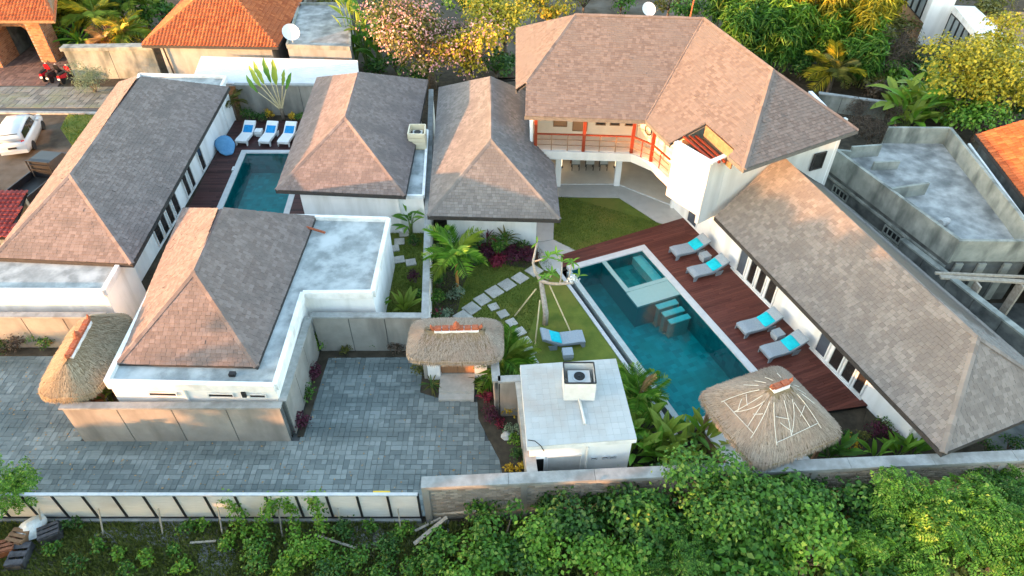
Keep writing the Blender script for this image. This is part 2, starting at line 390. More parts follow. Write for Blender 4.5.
def roof(parent, slopes, fascia, m='shingle', caps=(), fm='fascia', kind='shingle', drop=.16, **kw):
    """slopes: list of (pieces, e0, e1, up). The deck, the courses laid on it, ridge caps and fascia boards"""
    dk = MB()
    for pieces, e0, e1, up in slopes:
        for pc in pieces:
            pc = [Vector(p) for p in pc]; k = len(pc); low = [p - Vector((0, 0, drop)) for p in pc]
            nn = (pc[1] - pc[0]).cross(pc[2] - pc[0])
            if nn.z < 0: pc = pc[::-1]; low = low[::-1]
            dk.add(pc + low, [tuple(range(k)), tuple(range(k, 2 * k))[::-1]])
    d = dk.build('roof', fm, parent)
    sh = MB()
    for pieces, e0, e1, up in slopes: (shingle_slope if kind == 'shingle' else tile_slope)(sh, pieces, e0, e1, up, **kw)
    s = sh.build('roof_shingles' if kind == 'shingle' else 'roof_tiles', m, d, 'stuff')
    if caps:
        c = MB()
        for a, b in caps:
            a = Vector(a); b = Vector(b); n = max(1, int((b - a).length / .34))
            for i in range(n):
                p = a + (b - a) * (i / n); q = a + (b - a) * ((i + 1.08) / n)
                dd = (q - p).normalized(); r = dd.cross(Vector((0, 0, 1))).normalized() * .13; z = Vector((0, 0, .075 + random.uniform(0, .012))); lo = Vector((0, 0, .005))
                c.add([p - r + lo, p + z, p + r + lo, q - r + lo, q + z, q + r + lo], [(0, 3, 4, 1), (1, 4, 5, 2), (0, 1, 2), (3, 5, 4)])
        c.build('ridge_cap', m, d, 'stuff')
    for a, b in fascia:
        a = Vector(a); b = Vector(b)
        MB().beam(a - Vector((0, 0, .10)), b - Vector((0, 0, .10)), .06, .2, ext=.03).build('fascia', fm, d)
    return d

def hip_slopes(fl, fr, br, bl, r0, r1):
    """front-left, front-right, back-right, back-left eave corners; r0 front and r1 back ridge ends"""
    return [([[fl, fr, r0]], fl, fr, r0), ([[fr, br, r1, r0]], fr, br, r0), ([[br, bl, r1]], br, bl, r1), ([[bl, fl, r0, r1]], bl, fl, r0)]

def window(parent, a, b, z0, z1, n, frame='white_trim', pane='glass', fw=.07, mull=0, rails=0, proud=.05, name='window', split=True):
    """frame standing proud of a wall between plan points a and b (n = outward normal), a pane set back in it"""
    a = Vector((a[0], a[1], 0)); b = Vector((b[0], b[1], 0)); n = Vector((n[0], n[1], 0)).normalized(); d = (b - a).normalized()
    f = MB(); o = n * (proud / 2)
    def bm(p, q, w1, h1): f.beam(p, q, w1, h1)
    za, zb = Vector((0, 0, z0)), Vector((0, 0, z1))
    L = (b - a).length
    def slab(s0, s1, h0, h1, t):
        p = a + d * s0 + n * .002; q = a + d * s1 + n * .002
        poly = [xy(p), xy(q), xy(q + n * t), xy(p + n * t)]; return poly, h0, h1
    parts = [slab(0, fw, z0, z1, proud), slab(L - fw, L, z0, z1, proud), slab(fw, L - fw, z0, z0 + fw, proud), slab(fw, L - fw, z1 - fw, z1, proud)]
    for i in range(mull):
        c = L * (i + 1) / (mull + 1); parts.append(slab(c - fw * .4, c + fw * .4, z0 + fw, z1 - fw, proud * .9))
    for i in range(rails):
        h = z0 + (z1 - z0) * (i + 1) / (rails + 1)
        parts.append(slab(fw, L - fw, h - fw * .3, h + fw * .3, proud * .8))
    for p, h0, h1 in parts: f.prism(p, h0, h1)
    fo = f.build(name, frame, parent)
    g = MB(); p, h0, h1 = slab(fw * .8, L - fw * .8, z0 + fw * .8, z1 - fw * .8, proud * .35); g.prism(p, h0, h1); g.build('pane', pane, fo)
    return fo
# ---------------------------------------------------------------- foliage and furniture kits
LEAF_V = np.array([(0, 0, 0), (.34, .42, .10), (0, 1, -.06), (-.34, .42, .10)], dtype=np.float32)
LEAF_F = np.array([(0, 1, 2), (0, 2, 3)])
LONG_V = np.array([(0, 0, 0), (.075, .35, .05), (0, 1, -.25), (-.075, .35, .05)], dtype=np.float32)
def pinnate():
    v = []; f = []
    for i in range(5):
        y = .18 + i * .19
        for s in (-1, 1):
            b = len(v); L = .34 * (1 - .12 * abs(i - 1.6))
            v += [(0, y, -.05 * y), (s * L * .5, y + .13, .03), (s * L, y + .10, -.07), (s * L * .5, y - .02, .03)]; f += [(b, b + 1, b + 2), (b, b + 2, b + 3)]
    b = len(v); v += [(0, .95, -.05), (.1, 1.1, -.02), (0, 1.3, -.12), (-.1, 1.1, -.02)]; f += [(b, b + 1, b + 2), (b, b + 2, b + 3)]
    return np.array(v, dtype=np.float32), np.array(f)
PIN_V, PIN_F = pinnate()
def scatter(pv, pf, pos, nrm, size, tilt=.5, g=None):
    """copies of a little leaf at pos, faces turned to nrm with some disorder, tips drooping"""
    g = g or rng; m = len(pos)
    n = nrm + g.normal(0, tilt, (m, 3)); n /= np.linalg.norm(n, axis=1, keepdims=True) + 1e-9
    a = g.normal(0, 1, (m, 3)); a[:, 2] -= .5; y = a - n * (a * n).sum(1, keepdims=True); y /= np.linalg.norm(y, axis=1, keepdims=True) + 1e-9
    x = np.cross(y, n); s = (size * g.uniform(.65, 1.25, m))[:, None, None]
    v = (pv[None, :, 0, None] * x[:, None] + pv[None, :, 1, None] * y[:, None] + pv[None, :, 2, None] * n[:, None]) * s + pos[:, None]
    f = pf[None] + (np.arange(m) * len(pv))[:, None, None]
    return v.reshape(-1, 3), f.reshape(-1, pf.shape[1])
def crown_points(lumps, per, shell=.55, g=None):
    g = g or rng; P = []; N = []
    for (c, r) in lumps:
        r = np.array(r if hasattr(r, '__len__') else (r, r, r * .8)); k = int(per * (r[0] * r[1] + r[0] * r[2]) / 2) + 6
        d = g.normal(0, 1, (k, 3)); d /= np.linalg.norm(d, axis=1, keepdims=True); d[:, 2] = np.where(d[:, 2] < -.35, -d[:, 2], d[:, 2])
        q = g.uniform(shell, 1.05, (k, 1)); q = np.where(g.uniform(0, 1, (k, 1)) < .10, q * g.uniform(1.05, 1.4, (k, 1)), q); bump = 1 + .18 * np.sin(d[:, :1] * 7 + c[0]) * np.cos(d[:, 1:2] * 6 + c[1])
        P.append(np.array(c) + d * r * q * bump); N.append(d + np.array((0, 0, .55)))
    return np.vstack(P), np.vstack(N)
def foliage(name, lumps, per, size, m, parent, proto='leaf', tilt=.5, shell=.55, kind=None):
    pv, pf = {'leaf': (LEAF_V, LEAF_F), 'long': (LONG_V, LEAF_F), 'pin': (PIN_V, PIN_F)}[proto]
    P, N = crown_points(lumps, per, shell); v, f = scatter(pv, pf, P, N, size, tilt)
    return link(name, np_mesh(name, v, f), m, parent, kind)
def lumps_of(c, r, n, h=None, g=None):
    """n overlapping lumps that make up an uneven crown of radius r about c"""
    g = g or rng; out = []; h = h or r * .75
    for i in range(n):
        a = g.uniform(0, 2 * math.pi); q = r * .72 * math.sqrt(g.uniform(0, 1)); zz = g.uniform(-.55, .6) * h * (1 - q / r * .5)
        out.append(((c[0] + q * math.cos(a), c[1] + q * math.sin(a), c[2] + zz), g.uniform(.24, .5) * r))
    return out
def tree(name, label, cat, base, r, h, m, n=9, per=260, size=.26, proto='leaf', bark='bark', group=None, crown_h=None, trunk=None, tilt=.5, extra=None, shell=.55):
    base = Vector(base); t = thing(name, label, cat, base, group)
    ch = crown_h or r * .75; cc = (base.x, base.y, base.z + h - ch * .8); lm = lumps_of(cc, r, n, ch)
    tr = MB(); tk = trunk or max(.05, r * .07); fork = base + Vector((random.uniform(-.1, .1), random.uniform(-.1, .1), max(.3, h - ch * 1.5)))
    tr.tube([base - V(0, 0, .1), base.lerp(fork, .5) + V(.04, .03, 0), fork], [tk * 1.25, tk, tk * .85], 7)
    for (c, rr) in lm[:7]:
        e = Vector(c); mid = fork.lerp(e, .5) + V(0, 0, .1); tr.tube([fork, mid, e], [tk * .6, tk * .38, tk * .12], 5)
    tr.build('trunk', bark, t, smooth=True)
    foliage('crown', lm, per, size, m, t, proto, tilt, shell)
    if extra:
        em, ep, es = extra; foliage('blossom', lm, ep, es, em, t, 'leaf', .8, .85)
    return t
def shrub(name, label, base, r, h, m, n=6, per=420, size=.12, proto='leaf', cat='shrub', group=None, tilt=.55):
    base = Vector(base); t = thing(name, label, cat, base, group)
    lm = []
    for i in range(n):
        a = random.uniform(0, 6.283); q = r * .6 * math.sqrt(random.random()); rr = r * random.uniform(.4, .6)
        lm.append(((base.x + q * math.cos(a), base.y + q * math.sin(a), base.z + max(.1, h * random.uniform(.35, .8))), (rr, rr, min(rr, h * .55))))
    st = MB()
    for (c, rr) in lm: st.tube([base - V(0, 0, .05), base.lerp(Vector(c), .5) + V(0, 0, .05), c], [.03, .022, .01], 5)
    st.build('stem', 'bark', t); foliage('foliage', lm, per, size, m, t, proto, tilt)
    return t

# large single leaves, shared between plants of a kind
def blade(L, wd, droop, fold=.25, n=6, tatter=0.):
    b = MB(); vs = []
    for i in range(n + 1):
        t = i / n; a = droop * t; y = L * (math.sin(a) / droop if droop > .01 else t); z = L * ((math.cos(a) - 1) / droop if droop > .01 else 0)
        hw = wd * .5 * math.sin(math.pi * min(1, t * .94 + .04)) ** .75
        jag = 1 - tatter * random.random()
        vs += [(-hw * jag, y, z + fold * hw), (0, y, z), (hw * (1 - tatter * random.random()), y, z + fold * hw)]
    fs = [(i * 3 + k, i * 3 + k + 1, i * 3 + k + 4, i * 3 + k + 3) for i in range(n) for k in range(2)]
    b.add(vs, fs); return b
def frond(L, n=22, droop=1.1, lw=.07, ll=.45, hang=.5):
    b = MB(); pts = []
    for i in range(n + 1):
        t = i / n; a = droop * t; pts.append(Vector((0, L * math.sin(a) / droop, L * (math.cos(a) - 1) / droop)))
    b.tube(pts[::3] + ([pts[-1]] if n % 3 else []), [.022 * (1 - .8 * k / (n // 3 + 1)) for k in range(len(pts[::3]) + (1 if n % 3 else 0))], 4)
    for i in range(3, n + 1):
        t = i / n; l2 = ll * (.45 + .9 * math.sin(math.pi * (t * .85 + .12))) * random.uniform(.85, 1.1)
        for s in (-1, 1):
            p = pts[i]; q = p + Vector((s * l2 * .8, l2 * .55, -l2 * hang * random.uniform(.5, 1.1))); mid = p.lerp(q, .45) + Vector((0, 0, l2 * .13)); wv = Vector((0, lw, 0))
            b.add([p, mid + wv * .6, q, mid - wv * .5], [(0, 1, 2), (0, 2, 3)])
    return b
LM = {}
def leafmesh(key, fn, m):
    k = (key, m)
    if k not in LM:
        LM[k] = []
        for i in range(3):
            me = fn().mesh(key); me.materials.append(M[m]); LM[k].append(me)
    return LM[k]
LEAFKIT = {'banana': lambda: blade(1.0, .34, .75, .3, 7, .12), 'spear': lambda: blade(1.0, .25, .5, .45, 5), 'sword': lambda: blade(1.0, .11, 1.0, .4, 5),
           'round': lambda: blade(1.0, .5, .6, .3, 5), 'frond': lambda: frond(1.0, 22, 1.25, .05, .30, .55), 'stiff_frond': lambda: frond(1.0, 20, .7, .05, .30, .3), 'fan_leaf': lambda: blade(1.0, .30, .35, .2, 8, .45)}
def leafy(name, label, base, kit, m, n, size, rise=(20, 75), stems=None, cat='plant', group=None, spread=.12, part='leaf', stemmat='stem_green', stem_r=.03, az=None, tip=None):
    """a plant of n big leaves (each a part); stems: heights at which leaves leave a bunch of stems; tip: second leaf material"""
    base = Vector(base); t = thing(name, label, cat, base, group); sb = MB(); ms = leafmesh(kit, LEAFKIT[kit], m)
    hs = stems or (0.05, .2)
    for i in range(n):
        a = (az[0] + (az[1] - az[0]) * random.random()) if az else (i * 2.399963 + random.uniform(-.35, .35))
        el = R(random.uniform(*rise)); z = random.uniform(*hs); off = spread * random.uniform(.2, 1)
        p = V(off * math.cos(a), off * math.sin(a), z)
        s = size * random.uniform(.75, 1.15)
        me = random.choice(ms)
        if tip and random.random() < tip[1]: me = random.choice(leafmesh(kit, LEAFKIT[kit], tip[0]))
        o = sub(part, me, None, t, p, (el, random.uniform(-.35, .35), a - math.pi / 2), (s, s, s))
        if i % 2 == 0: sb.tube([V(p.x * .3, p.y * .3, -.05), V(p.x * .5, p.y * .5, z * .5), p], [stem_r, stem_r * .8, stem_r * .6], 5)
    sub('stem', sb.mesh('stem'), stemmat, t)
    return t
def palm(name, label, base, h, n, L, m, kit='frond', rise=(-5, 70), trunk_r=.07, trunk_m='bark_pale', cat='palm', group=None, lean=(0, 0), tip=None, shaft=None):
    base = Vector(base); t = thing(name, label, cat, base, group); top = V(lean[0], lean[1], h)
    MB().tube([V(0, 0, -.1), top * .5 + V(lean[0] * -.1, 0, 0), top], [trunk_r * 1.3, trunk_r, trunk_r * .9], 8)
    tb = MB(); pts = [V(0, 0, -.1)] + [V(lean[0] * (k / 6) ** 1.5, lean[1] * (k / 6) ** 1.5, h * k / 6) for k in range(1, 7)]
    tb.tube(pts, [trunk_r * (1.3 - .07 * k) for k in range(7)], 8); sub('trunk', tb.mesh('trunk', True), trunk_m, t)
    if shaft: sub('crownshaft', MB().tube([top - V(0, 0, .05), top + V(0, 0, .55)], [trunk_r * 1.2, trunk_r * .7], 8).mesh('crownshaft', True), shaft, t)
    ms = leafmesh(kit, LEAFKIT[kit], m)
    for i in range(n):
        a = i * 2.399963 + random.uniform(-.2, .2); el = R(rise[0] + (rise[1] - rise[0]) * ((i + .5) / n) + random.uniform(-6, 6)); s = L * random.uniform(.85, 1.12)
        me = random.choice(ms)
        if tip and random.random() < tip[1]: me = random.choice(leafmesh(kit, LEAFKIT[kit], tip[0]))
        sub('frond', me, None, t, top + V(0, 0, .5 * (1 if shaft else .1)), (el, random.uniform(-.25, .25), a), (s, s, s))
    return t
def grass_patch(name, poly, n, h, m, label=None, parent=None, hz=0.):
    """short blades over a plan polygon (list of convex pieces)"""
    P = []
    for pc in poly:
        hs = halves([xy(p) for p in pc]); xs = [p[0] for p in pc]; ys = [p[1] for p in pc]; k = int(n * area2([xy(p) for p in pc]))
        q = np.column_stack([rng.uniform(min(xs), max(xs), k * 2), rng.uniform(min(ys), max(ys), k * 2)])
        ok = np.ones(len(q), bool)
        for hh in hs: ok &= ((q[:, 0] - hh[0]) * hh[2] + (q[:, 1] - hh[1]) * hh[3]) > 0
        P.append(q[ok])
    P = np.vstack(P); k = len(P); a = rng.uniform(0, 6.283, k); hh = h * rng.uniform(.5, 1.3, k); ln = rng.uniform(-.5, .5, (k, 2)) * hh[:, None]
    wv = np.column_stack([np.cos(a), np.sin(a)]) * (h * .22)
    v = np.zeros((k, 3, 3), np.float32); v[:, 0, :2] = P - wv; v[:, 1, :2] = P + wv; v[:, 2, :2] = P + ln; v[:, :2, 2] = hz; v[:, 2, 2] = hz + hh
    o = link(name, np_mesh(name, v.reshape(-1, 3), np.arange(k * 3).reshape(-1, 3)), m, parent, 'stuff')
    if label: tag(o, label, 'grass')
    return o

# ---- thatch: a rounded hipped mound with combed straw
def thatch_roof(parent, c, ax, hx, hy, z_e, z_r, rl, m, n_straw=5200, rnd=.55, fringe=.19):
    """c plan centre, ax angle of the ridge, hx/hy half sizes at the eave, rl half ridge length"""
    ca, sa = math.cos(ax), math.sin(ax)
    def out(u):      # rounded rectangle
        a = 2 * math.pi * u; cx, sx = math.cos(a), math.sin(a); p = 2 / rnd
        q = (abs(cx) ** p + abs(sx) ** p) ** (-1 / p); return hx * cx * q, hy * sx * q
    def pt(u, v, off=0):
        ox, oy = out(u); rx = max(-rl, min(rl, ox * rl / hx * 1.15)); f = v
        x = rx + (ox - rx) * f; y = oy * f; z = z_r + (z_e - z_r) * (v ** 1.12)
        x += 0; return V(c[0] + ca * x - sa * y, c[1] + sa * x + ca * y, z + off)
    NU, NV = 56, 8; b = MB(); vs = []
    for j in range(NV + 1):
        for i in range(NU): vs.append(pt(i / NU, max(.02, j / NV)) + V(0, 0, .02 * math.sin(i * 1.7 + j)))
    for i in range(NU): p = pt(i / NU, .985); vs.append(p - V(0, 0, fringe))
    for i in range(NU): p = pt(i / NU, .75); vs.append(V(p.x, p.y, z_e - fringe * .7))
    for i in range(NU): p = pt(i / NU, .1); vs.append(V(p.x, p.y, z_r - .35))
    fs = [(j * NU + i, j * NU + (i + 1) % NU, (j + 1) * NU + (i + 1) % NU, (j + 1) * NU + i) for j in range(NV + 3) for i in range(NU)]
    b.add(vs, fs); o = b.build('thatch_roof', 'thatch_base', parent, smooth=True)
    q = []; 
    for k in range(n_straw):
        u = random.random(); v = math.sqrt(random.uniform(.01, 1)); L = random.uniform(.16, .34)
        cs = .03 * (v * 6.5 % 1); a = pt(u, v, .01 + cs + random.uniform(0, .02)); e = pt(u + random.uniform(-.006, .006), min(1.03, v + L / 2.2), .03 + cs + random.uniform(-.01, .028))
        if v > .9: e = pt(u, 1.0 + random.uniform(0, .03)) - V(0, 0, random.uniform(.05, fringe * (1.45 if random.random() < .25 else 1.05))); a = pt(u, .97, .05)
        d = e - a; s = d.cross(V(0, 0, 1)); s = s.normalized() * random.uniform(.005, .011) if s.length > 1e-5 else V(.01, 0, 0)
        b0 = len(q); q += [a - s, a + s, e + s * .6, e - s * .6]
    v = np.array([tuple(p) for p in q]); f = np.arange(len(v)).reshape(-1, 4)
    link('straw', np_mesh('straw', v, f), m, o, 'stuff')
    return o, pt
def ridge_ornament(parent, a, b, name='ridge_ornament', finial=True):
    a = Vector(a); b = Vector(b); d = (b - a).normalized(); o = MB().beam(a, b, .26, .16)
    ob = o.build('ridge_base', 'white_trim', parent)
    m = MB(); L = (b - a).length; n = max(2, int(L / .3))
    for i in range(n):
        p = a + d * (L * (i + .06) / n); q = a + d * (L * (i + .94) / n); m.beam(p + V(0, 0, .13), q + V(0, 0, .13), .20, .13 + .03 * (i % 2))
    for e, s in ((a, -1), (b, 1)): m.tube([e + V(0, 0, .1), e + d * s * .12 + V(0, 0, .2), e + d * s * .13 + V(0, 0, .34)], [.09, .07, .02], 6)
    if finial: m.lathe([(.14, 0), (.17, .08), (.09, .14), (.13, .2), (.05, .28), (.02, .36)], (a + b) / 2 + V(0, 0, .16), 8)
    m.build('ridge_ornament', 'ornament', ob); return ob

# ---- sun lounger, built once per style then copied
def lounger_proto(name, label, group, fm, top):
    t = thing(name, label, 'lounger', (0, 0, 0), group)
    prof = [(0, .30), (.25, .335), (.75, .30), (1.12, .30), (1.3, .36), (1.62, .56), (1.9, .72), (2.0, .74)]
    W = .36; fr = MB()
    lowz = [(0.01, .20), (.25, .225), (.75, .19), (1.12, .19), (1.33, .25), (1.65, .45), (1.92, .62), (2.0, .66)]
    rings = []
    for (y, z), (yl, zl) in zip(prof, lowz): rings.append([(-W, yl, zl), (W, yl, zl), (W, y, z), (-W, y, z)])
    fr.loft(rings); sub('frame', fr.mesh('frame'), fm[1], t)
    mt = MB(); rings = []
    for k, (y, z) in enumerate(prof[:5]): rings.append([(-W - .02, y, z + .003), (W + .02, y, z + .003), (W + .02, y, z + .065), (-W - .02, y, z + .065)])
    mt.loft(rings); sub('seat', mt.mesh('seat'), fm[0], t)
    bk = MB(); rings = []
    for k, (y, z) in enumerate(prof[4:]): rings.append([(-W - .02, y + .005, z + .003), (W + .02, y + .005, z + .003), (W + .02, y - .03, z + .06), (-W - .02, y - .03, z + .06)])
    bk.loft(rings); sub('backrest', bk.mesh('backrest'), fm[0], t)
    for s in (-1, 1):
        for y0, y1, zz in ((.0, .14, .22), (1.3, 1.62, .27)): sub('leg', MB().add([(s * W - .02, y0, 0), (s * W + .02, y0, 0), (s * W + .02, y1, 0), (s * W - .02, y1, 0), (s * W - .02, y0, zz), (s * W + .02, y0, zz), (s * W + .02, y1 + .1, zz), (s * W - .02, y1 + .1, zz)], [(0, 3, 2, 1), (4, 5, 6, 7), (0, 1, 5, 4), (1, 2, 6, 5), (2, 3, 7, 6), (3, 0, 4, 7)]).mesh('leg'), fm[1], t)
        arm = MB(); arm.beam(V(s * (W + .015), .05, .27), V(s * (W + .015), 1.2, .25), .02, .07); sub('side_rail', arm.mesh('side_rail'), fm[1], t)
    return t
def pillow_mesh(w_, l_, h_):
    b = MB(); N = 8; vs = []
    for s in (1, -1):
        for j in range(N + 1):
            for i in range(N + 1):
                x = (i / N - .5) * w_; y = (j / N - .5) * l_; e = (1 - abs(2 * i / N - 1) ** 3) * (1 - abs(2 * j / N - 1) ** 3)
                vs.append((x, y, s * h_ * .5 * (e ** .5)))
    n2 = (N + 1) ** 2; fs = []
    for j in range(N):
        for i in range(N):
            a = j * (N + 1) + i; fs.append((a, a + 1, a + N + 2, a + N + 1)); fs.append((n2 + a, n2 + a + N + 1, n2 + a + N + 2, n2 + a + 1))
    b.add(vs, fs); return b.mesh('cushion', True)
# ---------------------------------------------------------------- the ground and what is laid on it
import bmesh
P0 = V(2.85, 27.31, 0); E1 = V(.383, -.924, 0); E2 = V(.924, .383, 0)      # main pool: far-left corner, long and short way
def PL(s, t, z=0.): return P0 + E1 * s + E2 * t + V(0, 0, z)
PLEN, PWID = 11.3, 4.67
Q0 = V(-17.55, 39.0, 0); D1 = V(.07, -.9975, 0); D2 = V(1, 0, 0)            # the neighbour's small pool
def QL(s, t, z=0.): return Q0 + D1 * s + D2 * t + V(0, 0, z)
QLEN, QWID = 9.3, 4.3
bm = bmesh.new(); edges = []
for loop in ([V(-260, -160, 0), V(260, -160, 0), V(260, 420, 0), V(-260, 420, 0)],
             [PL(.1, -.5), PL(.1, PWID - .1), PL(PLEN - .1, PWID - .1), PL(PLEN - .1, -.5)], [QL(.1, .1), QL(.1, QWID - .1), QL(QLEN - .1, QWID - .1), QL(QLEN - .1, .1)]):
    vs = [bm.verts.new((p.x, p.y, -.12)) for p in loop]; edges += [bm.edges.new((vs[i], vs[(i + 1) % 4])) for i in range(4)]
bmesh.ops.triangle_fill(bm, use_beauty=True, edges=edges)
for f in bm.faces:
    if f.normal.z < 0: f.normal_flip()
me = bpy.data.meshes.new('ground'); bm.to_mesh(me); bm.free(); link('ground', me, 'soil', None, 'structure')

struct('wild_plot', MB().prism([(-70, -60), (70, -60), (70, 14.2), (18, 13.85), (-3.3, 12.85), (-70, 12.85)], -.3, -.07), 'wild_ground')
struct('dirt_lot', MB().prism([(-60, 22), (-24.6, 22), (-26.2, 44.4), (-60, 44.9)], -.3, -.06), 'dirt')
LOT = struct('lot_grass', MB().prism([xy(G(75, 150)), xy(G(60, 128)), xy(G(68, 113)), xy(G(100, 112)), xy(G(112, 112)), (-25.5, 38)], -.3, -.04), 'lawn')

def lay_pavers(name, parent, rects, m, a=.24, gap=.012, top=.02, rot=0.):
    vs = []; fs = []
    mb = MB()
    for (x0, x1, y0, y1) in rects:
        nx = round((x1 - x0) / a); ny = round((y1 - y0) / a); used = np.zeros((nx + 2, ny + 2), bool)
        for i in range(nx):
            for j in range(ny):
                if used[i, j]: continue
                r = random.random(); w_, h_ = (1, 1) if r < .6 else ((1, 2) if r < .8 else (2, 1))
                if (w_ == 2 and (i + 1 >= nx or used[i + 1, j])) or (h_ == 2 and j + 1 >= ny): w_ = h_ = 1
                used[i:i + w_, j:j + h_] = True
                X0 = x0 + i * a; Y0 = y0 + j * a; zt = top + random.uniform(-.006, .006); t1, t2 = random.uniform(-.004, .004), random.uniform(-.004, .004)
                p = [(X0, Y0), (X0 + w_ * a - gap, Y0), (X0 + w_ * a - gap, Y0 + h_ * a - gap), (X0, Y0 + h_ * a - gap)]
                v4 = [(p[0][0], p[0][1], zt + t1), (p[1][0], p[1][1], zt + t2), (p[2][0], p[2][1], zt - t1), (p[3][0], p[3][1], zt - t2)]
                mb.add(v4 + [(q[0], q[1], -.03) for q in p], [(0, 1, 2, 3), (4, 5, 1, 0), (5, 6, 2, 1), (6, 7, 3, 2), (7, 4, 0, 3)])
    return mb.build(name, m, parent, 'stuff')
ct = struct('courtyard', MB().prism([(-40, 13.0), (.3, 13.2), (-1.2, 19.2), (-3.9, 21.4), (-8.9, 21.4), (-8.9, 16.4), (-17.2, 16.4), (-17.4, 21.5), (-40, 21.9)], -.3, -.02), 'paver_bed')
lay_pavers('paver', ct, [(-27.06, -.22, 13.1, 16.4), (-8.58, -1.76, 16.4, 21.02), (-1.76, -1.1, 16.4, 18.38), (-27.06, -17.38, 16.4, 21.46)], 'paver', a=.22)
rd = struct('road', MB().prism([(-60, 44.95), (-27.6, 44.3), (-28.5, 46.6), (-60, 49.2)], -.3, -.05), 'paver_bed')
lay_pavers('paver', rd, [(-45, -29.5, 45.0, 48.2)], 'road_paver', a=.42, gap=.03, top=.0)
struct('road_kerb', MB().prism([(-60, 44.6), (-27.5, 43.95), (-27.5, 44.25), (-60, 44.9)], -.3, .06), 'concrete_cap')
fc = struct('forecourt', MB().prism([(-52, 49.2), (-34.2, 48.3), (-36.5, 58), (-52, 58)], -.3, -.04), 'paver_bed')
lay_pavers('paver', fc, [(-46, -35.3, 48.6, 56)], 'brick_paver', a=.3, gap=.02, top=.0)

# lawns and soil beds
L1 = [(-3.85, 20.25), xy(PL(7.4, -.64)), xy(PL(-.3, -.64)), (2.6, 29.0), (-4.4, 29.2)]
L1b = [(-.6, 18.2), xy(PL(9.55, -.64)), xy(PL(7.4, -.64)), (-.6, 20.25)]; L1c = [(4.5, 13.9), xy(PL(11.6, -.64)), xy(PL(9.55, -.64)), (4.5, 18.15)]
lawn = struct('lawn', MB().prism(L1, -.3, .02).prism(L1b, -.3, .02).prism(L1c, -.3, .02), 'lawn')
L2 = [xy(G(555, 197.5)), xy(G(619, 198.5)), xy(G(657, 223)), xy(G(664, 225)), xy(G(574, 251.5)), xy(G(553.5, 240))]
lawn2 = struct('back_lawn', MB().prism(L2, -.3, .025), 'lawn')
L3 = [(-6.5, 21.4), (-3.9, 21.4), (-4.5, 30.2), (-7.2, 30.2)]
lawn3 = struct('side_lawn', MB().prism(L3, -.3, .02), 'lawn')
grass_patch('grass', [L1, L1b, L1c], 330, .075, 'grass', 'short green grass of the garden lawn beside the stepping stones', hz=.02)
grass_patch('grass', [L2], 330, .075, 'grass', 'short yellowing grass of the lawn in front of the terrace', hz=.025)
grass_patch('grass', [L3], 330, .075, 'grass', 'shaded grass strip between the white walls', hz=.02)
BEDS = [[G(430, 345), G(452, 335), G(458, 310), G(463, 285), G(474, 266), G(492, 262), G(515, 267), G(537, 270), G(541, 246), G(440, 240)],
        [(-2.0, 21.3, 0), (-.1, 21.6, 0), (.2, 18.3, 0), (-.6, 18.2, 0)], [(4.5, 18.2, 0), xy(PL(9.2, -.75)), xy(PL(11.8, -.75)), (9, 14.0, 0), (4.6, 13.6, 0)],
        [G(822, 446), G(862, 426), (14.9, 17.9, 0), (17.5, 14.2, 0), (9.5, 13.8, 0)]]
for k, b in enumerate(BEDS): struct('garden_bed', MB().prism([xy(p) for p in b], -.3, .035 + k * .004), 'soil')
struct('garden_bed', MB().prism([(-1.6, 19.9), (-.65, 19.9), (-.55, 17.0), (.35, 16.7), (.55, 13.4), (-.1, 13.35), (-.5, 15.5), (-1.4, 17.5)], -.3, .05), 'soil')
struct('garden_bed', MB().prism([(-8.7, 16.6), (-8.45, 16.6), (-8.3, 20.9), (-4.0, 20.95), (-3.9, 21.3), (-8.75, 21.3)], -.3, .05), 'soil')
struct('garden_bed', MB().prism([(-4.0, 21.3), (-3.95, 18.9), (-3.15, 18.6), (-3.15, 20.2), (-3.6, 20.2), (-3.6, 21.3)], -.3, .047), 'soil')
struct('garden_bed', MB().prism([(-40, 21.0), (-18.3, 21.0), (-18.3, 21.5), (-40, 21.5)], -.3, .05), 'soil')

# terrace paving around the two-storey house
tp = MB()
tp.prism([(1.35, 29.4), xy(G(553.3, 240)), xy(G(554.7, 197)), (1.35, 36)], -.3, .045)
struct('garden_path', tp, 'terrace')
struct('terrace', MB().prism([xy(G(554.9, 197)), xy(G(619, 198)), xy(G(657, 222.6)), xy(G(664, 224.6)), xy(G(683, 218.6)), (9.6, 32.6), (6.4, 35.0), (2.3, 35.0)], -.3, .05), 'terrace')
arc = [G(566, 264), G(560, 270), G(551, 272.5), G(543, 270), G(539, 263), G(537, 246)]
struct('path_landing', MB().prism([xy(p) for p in [V(1.36, 29.3, 0), G(553.5, 240.2), G(576, 251), G(571, 259)] + arc], -.3, .04), 'terrace')
struct('living_floor', MB().prism([(1.4, 35.05), (6.4, 35.05), (9.6, 32.65), (13, 36), (12, 42), (1.4, 42)], -.3, .07), 'floor_tile')

